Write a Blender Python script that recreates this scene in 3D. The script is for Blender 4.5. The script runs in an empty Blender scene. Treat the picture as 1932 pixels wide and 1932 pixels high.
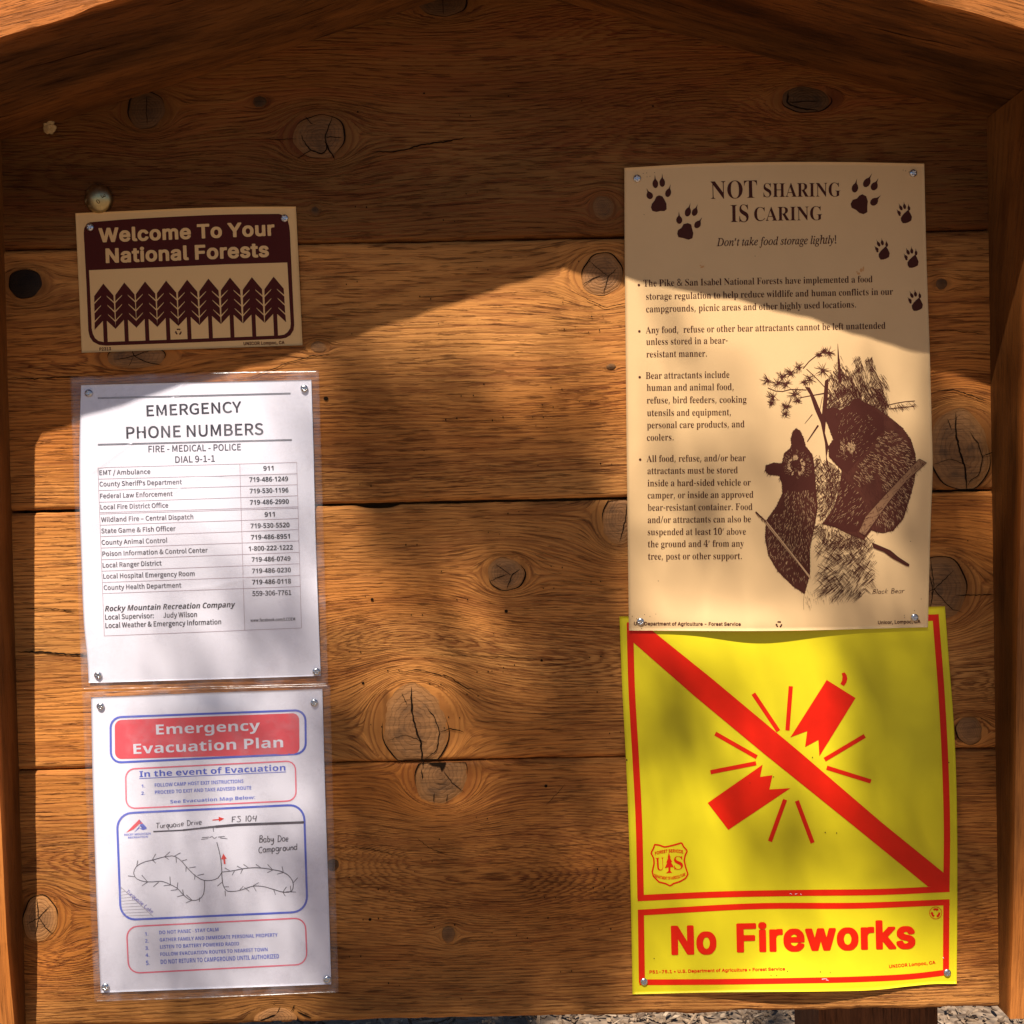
import bpy, bmesh, math, random
import numpy as np
from mathutils import Vector, Matrix
from mathutils.geometry import tessellate_polygon

random.seed(7); RNG = np.random.RandomState(11)
SC = bpy.context.scene
COL = SC.collection

# ------------------------------------------------------------------ camera
CAM = Vector((0.0, -0.933, 1.45))
cd = bpy.data.cameras.new("camera"); cam = bpy.data.objects.new("camera", cd); COL.objects.link(cam)
cd.sensor_width = 36.0; cd.lens = 36.0; cd.clip_start = 0.02; cd.clip_end = 600
CR = Matrix.Rotation(math.radians(90 - 1.3), 3, 'X') @ Matrix.Rotation(math.radians(-1.3), 3, 'Z')
cam.matrix_world = Matrix.Translation(CAM) @ CR.to_4x4()
SC.camera = cam

# ------------------------------------------------------------------ sky, sun, exposure
SUN = Vector((0.058, 0.152, -0.256)).normalized()      # the way the sunlight travels
w = bpy.data.worlds.new("World"); SC.world = w; w.use_nodes = True
nt = w.node_tree; bg = nt.nodes['Background']
sky = nt.nodes.new('ShaderNodeTexSky'); sky.sky_type = 'NISHITA'; sky.sun_disc = False
sky.sun_elevation = math.asin(-SUN.z); sky.sun_rotation = math.radians(200.9)
sky.altitude = 2900; sky.air_density = 1.0; sky.dust_density = 1.2
nt.links.new(sky.outputs[0], bg.inputs[0]); bg.inputs[1].default_value = 0.052
sd = bpy.data.lights.new("sun", 'SUN'); so = bpy.data.objects.new("sun", sd); COL.objects.link(so)
sd.energy = 5.0; sd.angle = math.radians(0.53); sd.color = (1.0, 0.93, 0.83)
so.rotation_euler = SUN.to_track_quat('-Z', 'Y').to_euler(); so.location = (-2, -5, 9)
SC.view_settings.view_transform = 'Standard'; SC.view_settings.look = 'None'
SC.view_settings.exposure = 0.72; SC.view_settings.gamma = 1.0
try: SC.view_settings.use_curve_mapping = False
except Exception: pass

# ------------------------------------------------------------------ measuring helpers
# measurements are taken on a 1932 x 1932 grid laid over the board's face; B() gives the
# place in the world (metres) on the upright plane Y = y
_M = np.array(CR)
def Bn(p, y=0.0):
    p = np.asarray(p, float); d = np.stack([(p[..., 0]-966)/1932, -(p[..., 1]-966)/1932, -np.ones(p.shape[:-1])], -1)
    d = d @ _M.T
    t = (y - CAM.y)/d[..., 1]
    return np.array(CAM) + d*t[..., None]
def B(x, y, Y=0.0): return Vector(Bn((x, y), Y))
S = 0.483e-3

def zmap(ox, oy, k):                       # a close-up's own grid -> the 1932 grid
    return lambda x, y: ((ox + x/k)/1.5652, (oy + y/k)/1.5652)

class VN:                                  # smooth 2-D value noise
    def __init__(s, seed): s.t = np.random.RandomState(seed).rand(256, 256)
    def __call__(s, x, y):
        x = np.asarray(x, float)+1000; y = np.asarray(y, float)+1000
        xi = np.floor(x).astype(int); yi = np.floor(y).astype(int); fx = x-xi; fy = y-yi
        fx = fx*fx*(3-2*fx); fy = fy*fy*(3-2*fy)
        g = lambda a, b: s.t[a % 256, b % 256]
        return ((g(xi, yi)*(1-fx)+g(xi+1, yi)*fx)*(1-fy)+(g(xi, yi+1)*(1-fx)+g(xi+1, yi+1)*fx)*fy)*2-1
N1, N2, N3 = VN(1), VN(2), VN(3)

# ------------------------------------------------------------------ object helpers
def tag(o, label=None, cat=None, group=None, kind=None):
    for k, v in (('label', label), ('category', cat), ('group', group), ('kind', kind)):
        if v: o[k] = v
    return o
def thing(name, loc, label, cat, group=None):
    o = bpy.data.objects.new(name, None); o.empty_display_size = .05; COL.objects.link(o); o.location = loc
    return tag(o, label, cat, group)
def root_of(o):
    while o.parent: o = o.parent
    return o
def mk(name, v, f, m, parent=None, smooth=False, attrs=None, label=None, kind=None, mi=None):
    v = np.asarray(v, float)
    if parent is not None: v = v - np.array(root_of(parent).location)
    me = bpy.data.meshes.new(name); me.from_pydata(v.tolist(), [], [list(map(int, q)) for q in f])
    for mm in (m if isinstance(m, (list, tuple)) else [m]): me.materials.append(mm)
    if mi is not None: me.polygons.foreach_set('material_index', mi)
    if smooth: me.polygons.foreach_set('use_smooth', [True]*len(me.polygons))
    for k, a in (attrs or {}).items():
        at = me.attributes.new(k, 'FLOAT', 'POINT'); at.data.foreach_set('value', np.asarray(a, np.float32))
    me.update()
    o = bpy.data.objects.new(name, me); COL.objects.link(o)
    if parent is not None: o.parent = parent
    return tag(o, label, None, None, kind)
def gridfaces(nu, nv, off=0, closed_v=False):
    f = []
    for i in range(nu-1):
        for j in range(nv if closed_v else nv-1):
            a = i*nv+j; b = i*nv+(j+1) % nv
            f.append((off+a, off+b, off+b+nv, off+a+nv))
    return f

# ------------------------------------------------------------------ materials
def new_mat(name):
    m = bpy.data.materials.new(name); m.use_nodes = True
    return m, m.node_tree, m.node_tree.nodes['Principled BSDF']
class NB:                                   # terse node building
    def __init__(s, nt): s.nt = nt
    def n(s, t, **kw):
        x = s.nt.nodes.new(t)
        for k, v in kw.items(): setattr(x, k, v)
        return x
    def put(s, sock, v):
        if hasattr(v, 'is_output') or isinstance(v, bpy.types.NodeSocket): s.nt.links.new(v, sock)
        else: sock.default_value = v
    def math(s, op, a, b=0.0, c=None, clamp=False):
        x = s.n('ShaderNodeMath', operation=op, use_clamp=clamp); s.put(x.inputs[0], a); s.put(x.inputs[1], b)
        if c is not None: s.put(x.inputs[2], c)
        return x.outputs[0]
    def attr(s, name): return s.n('ShaderNodeAttribute', attribute_name=name).outputs['Fac']
    def vec(s, x, y, z=0.0):
        c = s.n('ShaderNodeCombineXYZ'); s.put(c.inputs[0], x); s.put(c.inputs[1], y); s.put(c.inputs[2], z); return c.outputs[0]
    def noise(s, v, scale=1.0, detail=2.0, rough=.5):
        x = s.n('ShaderNodeTexNoise'); s.put(x.inputs['Vector'], v); s.put(x.inputs['Scale'], scale)
        s.put(x.inputs['Detail'], detail); s.put(x.inputs['Roughness'], rough); return x.outputs['Fac']
    def ramp(s, v, stops, interp='LINEAR'):
        r = s.n('ShaderNodeValToRGB'); r.color_ramp.interpolation = interp; e = r.color_ramp.elements
        while len(e) < len(stops): e.new(0.5)
        for q, (p, c) in zip(e, stops):
            q.position = p; q.color = (c, c, c, 1) if isinstance(c, (int, float)) else (*c, 1)
        s.put(r.inputs[0], v); return r.outputs[0]
    def mix(s, f, a, b, mode='MIX'):
        x = s.n('ShaderNodeMix', data_type='RGBA', blend_type=mode); s.put(x.inputs[0], f)
        for k, v in ((6, a), (7, b)): s.put(x.inputs[k], (*v, 1) if isinstance(v, tuple) and len(v) == 3 else v)
        return x.outputs[2]
    def mr(s, v, a, b, c, d):
        x = s.n('ShaderNodeMapRange'); s.put(x.inputs[0], v)
        for i, q in enumerate((a, b, c, d)): x.inputs[i+1].default_value = q
        return x.outputs[0]

def wood(name, early, late, stain, sp=0.0030, seed=0.0, jag=.0022, bump=.8, rough=.66, late_amt=.80, spec=.14):
    m, nt, bs = new_mat(name); k = NB(nt)
    gu, gv, rho, tone = k.attr('gu'), k.attr('gv'), k.attr('rho'), k.attr('tone')
    j1 = k.noise(k.vec(k.math('MULTIPLY', gu, 42), k.math('MULTIPLY', gv, 620), seed), 1, 2.5, .6)
    j2 = k.noise(k.vec(k.math('MULTIPLY', gu, 7), k.math('MULTIPLY', gv, 60), seed+4), 1, 2)
    j3 = k.noise(k.vec(k.math('MULTIPLY', gu, 15), k.math('MULTIPLY', gv, 170), seed+8), 1, 2)
    fg = k.attr('fig')
    r = k.math('ADD', rho, k.math('MULTIPLY', k.math('SUBTRACT', j1, .5), k.math('MULTIPLY_ADD', fg, jag*2.6, jag*1.5)))
    r = k.math('ADD', r, k.math('MULTIPLY', k.math('SUBTRACT', j2, .5), .0034))
    r = k.math('ADD', r, k.math('MULTIPLY', k.math('SUBTRACT', j3, .5), .0022))
    ph = k.math('FRACT', k.math('DIVIDE', r, sp))
    line = k.ramp(ph, [(0, .25), (.12, 0), (.5, .06), (.70, .6), (.84, 1), (.94, .9), (1, .25)])
    amtn = k.noise(k.vec(k.math('MULTIPLY', gu, 9), k.math('MULTIPLY', gv, 90), seed+1), 1, 3)
    amt = k.math('MULTIPLY', line, k.math('MULTIPLY', k.mr(amtn, .32, .66, .35*late_amt, late_amt), k.math('MULTIPLY_ADD', fg, .55, .62)), clamp=True)
    fib = k.noise(k.vec(k.math('MULTIPLY', gu, 16), k.math('MULTIPLY', gv, 1500), seed+2), 1, 3, .65)
    dash = k.noise(k.vec(k.math('MULTIPLY', gu, 34), k.math('MULTIPLY', gv, 520), seed+3), 1, 3, .6)
    dashm = k.ramp(dash, [(0, 0), (.56, 0), (.68, 1), (1, 1)])
    big = k.noise(k.vec(k.math('MULTIPLY', gu, 7), k.math('MULTIPLY', gv, 75), seed+5), 1, 4, .6)
    big = k.math('ADD', big, k.math('MULTIPLY', k.math('SUBTRACT', j1, .5), .55))
    bigm = k.ramp(big, [(0, 0), (.50, 0), (.60, 1), (1, 1)])
    wide = k.ramp(k.noise(k.vec(k.math('MULTIPLY', gu, 3), k.math('MULTIPLY', gv, 7), seed+15), 1, 3), [(0, .4), (.36, .68), (.5, .98), (.66, 1.14), (1, 1.25)])
    hue = k.noise(k.vec(k.math('MULTIPLY', gu, 2.5), k.math('MULTIPLY', gv, 9), seed+9), 1, 3)
    base = k.mix(k.mr(hue, .35, .65, 0, 1), tuple(c*q for c, q in zip(early, (1.07, 1.17, 1.35))), tuple(c*q for c, q in zip(early, (.92, .80, .66))))
    col = k.mix(amt, base, late)
    col = k.mix(k.math('MULTIPLY', bigm, .42), col, stain)
    col = k.mix(k.math('MULTIPLY', dashm, .62), col, tuple(c*.5 for c in late))
    col = k.mix(1.0, col, k.ramp(fib, [(0, .55), (.32, .74), (.7, 1.12), (1, 1.3)]), 'MULTIPLY')
    col = k.mix(1.0, col, wide, 'MULTIPLY')
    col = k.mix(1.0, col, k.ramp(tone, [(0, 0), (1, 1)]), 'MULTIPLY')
    nt.links.new(col, bs.inputs['Base Color'])
    bs.inputs['Roughness'].default_value = rough; bs.inputs['Specular IOR Level'].default_value = spec
    h = k.math('ADD', k.math('MULTIPLY', amt, .8), k.math('MULTIPLY', fib, -.55))
    h = k.math('ADD', h, k.math('MULTIPLY', dashm, -1.0))
    b = k.n('ShaderNodeBump'); b.inputs['Strength'].default_value = bump; b.inputs['Distance'].default_value = .0012
    nt.links.new(h, b.inputs['Height']); nt.links.new(b.outputs[0], bs.inputs['Normal'])
    return m

W_EARLY = (.66, .252, .055); W_LATE = (.15, .030, .007); W_STAIN = (.22, .055, .012)
M = {}
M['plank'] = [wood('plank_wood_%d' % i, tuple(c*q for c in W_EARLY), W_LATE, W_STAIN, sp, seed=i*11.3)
              for i, (q, sp) in enumerate(((.36, .0046), (.36, .0046), (.86, .0040), (.92, .0044), (.80, .0042)))]  # upper planks darker: the roof's shade put into their base colour
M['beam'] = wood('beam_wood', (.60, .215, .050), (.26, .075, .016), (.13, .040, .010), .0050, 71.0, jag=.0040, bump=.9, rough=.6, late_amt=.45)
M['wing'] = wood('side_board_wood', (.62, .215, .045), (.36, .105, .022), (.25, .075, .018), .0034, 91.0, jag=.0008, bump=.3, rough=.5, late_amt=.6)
M['edge'] = wood('cut_edge_wood', (.62, .25, .062), (.42, .14, .032), (.40, .13, .035), .0036, 31.0, jag=.0005, bump=.3, rough=.5, late_amt=.6)
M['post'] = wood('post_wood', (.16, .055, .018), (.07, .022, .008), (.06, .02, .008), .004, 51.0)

def knot_mat():
    m, nt, bs = new_mat('knot_wood'); k = NB(nt)
    kr, ka, tone, gx, gz = k.attr('kr'), k.attr('ka'), k.attr('tone'), k.attr('gu'), k.attr('gv')
    n = k.noise(k.vec(k.math('MULTIPLY', gx, 160), k.math('MULTIPLY', gz, 160), 2.0), 1, 3)
    rr = k.math('ADD', k.math('MULTIPLY', kr, 6.5), k.math('MULTIPLY', n, 1.4))
    rings = k.ramp(k.math('FRACT', rr), [(0, 0), (.5, .15), (.85, 1), (1, 0)])
    streak = k.noise(k.vec(k.math('MULTIPLY', gx, 30), k.math('MULTIPLY', gz, 700), 1.0), 1, 3)
    blot = k.noise(k.vec(k.math('MULTIPLY', gx, 70), k.math('MULTIPLY', gz, 70), 6.0), 1, 4)
    c = k.mix(k.ramp(kr, [(0, .7), (.5, .35), (.78, 0), (1, .15)]), (.44, .195, .065), (.23, .098, .034))
    c = k.mix(k.math('MULTIPLY', rings, .30), c, (.13, .056, .020))
    c = k.mix(k.ramp(blot, [(0, 0), (.5, 0), (.68, .6), (1, .8)]), c, (.10, .052, .026))
    c = k.mix(1.0, c, k.ramp(streak, [(0, .4), (.38, .7), (.62, 1.1), (1, 1.25)]), 'MULTIPLY')
    c = k.mix(k.ramp(k.math('ADD', kr, k.math('MULTIPLY', k.math('SUBTRACT', blot, .5), .5)), [(0, 0), (.74, 0), (.95, .75), (1, .8)]), c, (.40, .165, .045))
    c = k.mix(1.0, c, k.ramp(tone, [(0, 0), (1, 1)]), 'MULTIPLY')
    nt.links.new(c, bs.inputs['Base Color']); bs.inputs['Roughness'].default_value = .7
    bs.inputs['Specular IOR Level'].default_value = .25
    b = k.n('ShaderNodeBump'); b.inputs['Strength'].default_value = .5; b.inputs['Distance'].default_value = .0006
    nt.links.new(k.math('SUBTRACT', streak, rings), b.inputs['Height']); nt.links.new(b.outputs[0], bs.inputs['Normal'])
    return m
M['knot'] = knot_mat()

def flat(name, c, rough=.55, spec=.35, var=0.0, sc=60.0, bump=0.0, metal=0.0):
    m, nt, bs = new_mat(name); k = NB(nt)
    bs.inputs['Roughness'].default_value = rough; bs.inputs['Specular IOR Level'].default_value = spec; bs.inputs['Metallic'].default_value = metal
    bs.inputs['Base Color'].default_value = (*c, 1)
    if var or bump:
        co = k.n('ShaderNodeTexCoord').outputs['Object']
        n = k.noise(co, sc, 5, .6)
        if var: nt.links.new(k.mix(1.0, (*c,), k.ramp(n, [(0, 1-var*1.6), (.45, 1-var*.5), (.6, 1), (1, 1+var*.4)]), 'MULTIPLY'), bs.inputs['Base Color'])
        if bump:
            b = k.n('ShaderNodeBump'); b.inputs['Strength'].default_value = bump; b.inputs['Distance'].default_value = .0008
            nt.links.new(k.noise(co, sc*.35, 3), b.inputs['Height']); nt.links.new(b.outputs[0], bs.inputs['Normal'])
    return m
M['crack'] = flat('crack_shadow_wood', (.012, .006, .003), .95, .05)
M['hole'] = flat('hole_wood', (.015, .008, .004), .95, .05)
M['knotrim'] = flat('knot_rim_wood', (.42, .25, .11), .7, .2, .3, 400)
M['beige'] = flat('beige_plastic_sheet', (.78, .47, .19), .5, .2, .07, 22, .15)
M['brown'] = flat('brown_print', (.075, .010, .006), .6, .12, .06, 200)
M['beigeink'] = flat('beige_print', (.78, .47, .19), .5, .2)
M['bearbeige'] = flat('tan_paper_sheet', (.72, .465, .225), .55, .15, .05, 18, .15)
M['bearmid'] = flat('mid_brown_print', (.085, .024, .014), .65, .12, .3, 90)
M['bearbranch'] = flat('branch_print', (.25, .125, .062), .65, .12)
M['bearlight'] = flat('tan_print', (.50, .29, .14), .5, .3)
M['brownink'] = flat('dark_brown_print', (.065, .016, .010), .65, .12)
M['yellow'] = flat('yellow_plastic_sheet', (.76, .61, .013), .42, .25, .09, 11, .3)
M['red'] = flat('red_print', (.74, .014, .002), .45, .2, .12, 30)
M['paper'] = flat('white_paper', (.84, .82, .88), .6, .3, .03, 30, .2)
M['grey'] = flat('grey_toner_print', (.075, .065, .08), .6, .15)
M['greyd'] = flat('dark_toner_print', (.022, .018, .025), .6, .15)
M['greyl'] = flat('pale_toner_print', (.40, .36, .40), .6, .3)
M['ruleink'] = flat('table_rule_print', (.45, .33, .36), .6, .3)
M['blue'] = flat('blue_print', (.085, .13, .60), .6, .3, .05, 80)
M['bluel'] = flat('pale_blue_print', (.16, .21, .66), .6, .2)
M['pink'] = flat('pink_print', (.86, .17, .24), .6, .3, .06, 80)
M['pinkred'] = flat('faded_red_print', (.80, .075, .10), .6, .3, .08, 40)
M['whiteink'] = flat('white_print', (.80, .78, .84), .6, .3)
M['pen'] = flat('pen_ink', (.07, .06, .08), .6, .3)
M['penblue'] = flat('blue_pen_ink', (.22, .20, .55), .6, .3)
M['rust'] = flat('rust_stain', (.62, .30, .10), .6, .3)
M['steel'] = flat('zinc_screw', (.62, .62, .64), .28, .5, .25, 900, .3, 1.0)
M['brass'] = flat('tarnished_brass', (.50, .40, .20), .36, .5, .35, 160, .5, 1.0)
M['brassdark'] = flat('stamped_mark', (.10, .065, .02), .6, .3)
M['fluff'] = flat('pale_wood_fibre', (.50, .34, .16), .9, .1, .3, 300)

def film_mat():
    m = bpy.data.materials.new('clear_laminate_film'); m.use_nodes = True; nt = m.node_tree; nt.nodes.clear(); k = NB(nt)
    out = k.n('ShaderNodeOutputMaterial'); tr = k.n('ShaderNodeBsdfTransparent'); tr.inputs[0].default_value = (.985, .98, .985, 1)
    gl = k.n('ShaderNodeBsdfGlossy'); gl.inputs['Roughness'].default_value = .22
    df = k.n('ShaderNodeBsdfDiffuse'); df.inputs[0].default_value = (.8, .75, .8, 1)
    co = k.n('ShaderNodeTexCoord').outputs['Object']
    n = k.noise(co, 26, 5, .65)
    b = k.n('ShaderNodeBump'); b.inputs['Strength'].default_value = .7; b.inputs['Distance'].default_value = .002
    nt.links.new(k.noise(co, 34, 3), b.inputs['Height']); nt.links.new(b.outputs[0], gl.inputs['Normal'])
    m1 = k.n('ShaderNodeMixShader'); m1.inputs[0].default_value = .03; nt.links.new(tr.outputs[0], m1.inputs[1]); nt.links.new(gl.outputs[0], m1.inputs[2])
    m2 = k.n('ShaderNodeMixShader'); nt.links.new(k.ramp(n, [(0, 0), (.50, .02), (.61, .07), (1, .30)]), m2.inputs[0])
    nt.links.new(m1.outputs[0], m2.inputs[1]); nt.links.new(df.outputs[0], m2.inputs[2]); nt.links.new(m2.outputs[0], out.inputs[0])
    return m
M['film'] = film_mat()

# ================================================================== GROUND
def ground():
    m, nt, bs = new_mat('mulch_ground'); k = NB(nt)
    co = k.n('ShaderNodeTexCoord').outputs['Object']
    v = k.n('ShaderNodeTexVoronoi'); nt.links.new(co, v.inputs['Vector']); v.inputs['Scale'].default_value = 34
    n = k.noise(co, 9, 5, .6)
    c = k.ramp(n, [(0, (.10, .065, .04)), (.5, (.20, .135, .085)), (1, (.34, .24, .16))])
    c = k.mix(.5, c, k.mix(v.outputs['Distance'], (.38, .265, .175), (.11, .07, .045)))
    nt.links.new(c, bs.inputs['Base Color']); bs.inputs['Roughness'].default_value = .95
    b = k.n('ShaderNodeBump'); b.inputs['Distance'].default_value = .02; nt.links.new(v.outputs['Distance'], b.inputs['Height']); nt.links.new(b.outputs[0], bs.inputs['Normal'])
    xs = np.concatenate([np.linspace(-150, -4, 8), np.linspace(-3.6, 3.6, 73), np.linspace(4, 150, 8)])
    X, Y = np.meshgrid(xs, xs, indexing='ij')
    Z = (N1(X*1.3, Y*1.3)*.02+N2(X*5, Y*5)*.006)*(np.hypot(X, Y) < 5)
    o = mk('ground', np.stack([X, Y, Z], -1).reshape(-1, 3), gridfaces(len(xs), len(xs)), m, smooth=True)
    tag(o, kind='structure')
    # wood chips in the strip seen under the board
    mc = []
    for i, c in enumerate(((.34, .23, .145), (.22, .145, .09), (.44, .32, .215), (.11, .07, .045))):
        mc.append(flat('wood_chip_%d' % i, c, .9, .15, .35, 120, .4))
    r = RNG; n = 15000
    V = []; F = []; MI = []
    cx = r.uniform(-1.5, 2.0, n); cy = r.uniform(1.35, 3.1, n); cz = r.uniform(.0, .03, n)+N1(cx*1.3, cy*1.3)*.02
    for i in range(n):
        L = r.choice([.008, .014, .022, .034, .055], p=(.25, .25, .25, .17, .08))*r.uniform(.7, 1.3); Wd = min(L*.8, r.uniform(.0025, .011)); T = r.uniform(.001, .004)
        base = np.array([(-L, -Wd*.6, 0), (-L*.3, -Wd, 0), (L*.6, -Wd*.8, 0), (L, Wd*.2, 0), (L*.3, Wd, 0), (-L*.8, Wd*.7, 0)])*.5
        base += r.uniform(-.12, .12, base.shape)*[L, Wd, 0]
        top = base+[0, 0, T]; top[:, 2] += r.uniform(-.3, .3, 6)*Wd
        p = np.vstack([base, top]); a = r.uniform(0, 6.28); tx, ty = r.normal(0, .32, 2)
        Rm = np.array(Matrix.Rotation(a, 3, 'Z') @ Matrix.Rotation(tx, 3, 'X') @ Matrix.Rotation(ty, 3, 'Y'))
        p = p @ Rm.T+[cx[i], cy[i], cz[i]]
        o_ = len(V)*12; V.append(p)
        fs = [tuple(o_+q for q in range(6, 12))]+[(o_+q, o_+(q+1) % 6, o_+6+(q+1) % 6, o_+6+q) for q in range(6)]
        F += fs; MI += [int(r.choice(4, p=(.30, .32, .12, .26)))]*7
    mk('wood_chips', np.vstack(V), F, mc, kind='stuff', mi=MI)
    bpy.data.objects['wood_chips']['label'] = 'pale bark and wood chip mulch lying on the ground under the board'
ground()

# ================================================================== NOTICE BOARD
board = thing('notice_board', (0, 0, 0), 'gable-topped brown wooden notice board that carries all the pinned notices', 'notice board')

XL, XR = -.50, .505
def zline(p0, p1):                              # a seam through two measured points
    a, b = B(*p0), B(*p1); s = (b.z-a.z)/(b.x-a.x)
    return lambda x: a.z+s*(np.asarray(x)-a.x)
SEAMS = [zline((30, -520), (1860, -560)), zline((30, -18), (1860, -58)), zline((20, 471), (1830, 433.5)), zline((70, 965.5), (1840, 926)), zline((60, 1453), (1840, 1413)), zline((526, 1928), (1885, 1899))]

# knots: plank index, centre, half sizes, darkness, cracked?
KN = [
 (1, 603, 258, 47, 43, .75, 'Y'), (1, 276, 208, 36, 34, .42, 'I'), (1, 490, 192, 13, 10, .3, ''), (1, 1520, 188, 46, 26, .35, 'H'),
 (1, 1138, 392, 19, 23, .75, ''), (1, 835, 8, 44, 24, .4, 'I'), (1, 595, 398, 8, 9, .55, ''),
 (2, 48, 535, 32, 27, .05, ''), (2, 1136, 518, 39, 40, .8, 'R'), (2, 601, 655, 15, 11, .65, ''), (2, 1153, 692, 9, 6, .5, ''),
 (2, 258, 672, 54, 24, .7, 'X'), (2, 1776, 536, 12, 11, .35, ''), (2, 1810, 850, 58, 76, .66, 'B'),
 (3, 1172, 976, 36, 52, .8, 'S'), (3, 955, 1083, 34, 32, .85, 'R'), (3, 783, 1370, 62, 79, .85, 'B'), (3, 1768, 1112, 55, 62, .62, 'X'), (3, 1828, 1378, 26, 25, .8, ''),
 (4, 832, 1462, 50, 55, .7, 'T'), (4, 846, 1763, 13, 15, .62, ''), (4, 628, 1632, 11, 12, .3, ''), (4, 76, 1732, 33, 43, .95, 'X'), (4, 520, 1922, 40, 22, .95, ''),
]
# closed cathedral figures: plank, centre, half sizes, strength
EYES = [
 (1, 1330, 215, 250, 90, .030), (1, 1180, 40, 160, 50, .02), (1, 700, 300, 300, 70, .012), (1, 180, 290, 160, 60, .014),
 (2, 1000, 760, 330, 36, .011), (2, 700, 900, 300, 60, .006), (2, 120, 690, 120, 40, .008),
 (3, 770, 1232, 210, 62, .024), (3, 1060, 1238, 260, 80, .018), (3, 1830, 1290, 120, 70, .02),
 (4, 775, 1600, 130, 55, .020), (4, 960, 1660, 230, 120, .022), (4, 200, 1630, 130, 34, .014), (4, 140, 1790, 120, 60, .014), (4, 1720, 1700, 160, 120, .014),
]
# grain centre of each plank: height of the pith line (grid units), its depth
PITH = {0: (-300, .03), 1: (330, .050), 2: (520, .080), 3: (1235, .030), 4: (1650, .040)}

def grain(i, X, Z):
    psi = Z.copy(); fig = np.zeros_like(X)
    halo = np.zeros_like(X); near = np.ones_like(X)
    for (p, kx, ky, rx, ry, tn, st) in KN:
        if p != i: continue
        c = B(kx, ky); R = ry*S*1.10
        dx = (X-c.x)*(ry/rx)*.74; dz = Z-c.z
        r2 = dx*dx+dz*dz
        q = np.where(r2 > R*R, R*R/np.maximum(r2, 1e-9), 1.0)
        fall = np.exp(-np.maximum(np.sqrt(r2)-R, 0)/(R*3.0))
        psi -= dz*q*np.sqrt(fall)
        halo = np.maximum(halo, np.exp(-np.maximum(np.hypot((X-c.x)*.8*ry/rx, dz)-R*.9, 0)/(R*.22))*(.25+.75*(1-tn)))
    zc = B(900, PITH[i][0]).z; h = PITH[i][1]+.016*N1(X*2.2+i*7, 0*X+i)+.006*N2(X*7+i*3, 0*X)
    a = psi-zc+.004*N3(X*3+i*5, Z*6)
    rho = np.sqrt(a*a*1.0+h*h)+.0022*N2(X*4+i*9, psi*55)
    for (p, ex, ey, rx, ry, s) in EYES:
        if p != i: continue
        c = B(ex, ey); u = (X-c.x)/(rx*S); v = (psi-c.z)/(ry*S)
        rho = rho-s*(1.9 if i > 2 else 1.4)*np.exp(-(u*u+v*v)**.75)
        fig = np.maximum(fig, np.exp(-(u*u*.45+v*v*.38)))
    for (p, kx, ky, rx, ry, tn, st) in KN:
        if p != i or min(rx, ry) < 14: continue
        c = B(kx, ky); d = np.hypot((X-c.x)/(rx*S)*.82, (Z-c.z)/(ry*S))
        rho = rho+.45*ry*S*np.exp(-np.maximum(d-1, 0)/.42)
    return psi, rho*1.25, halo, fig

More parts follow.
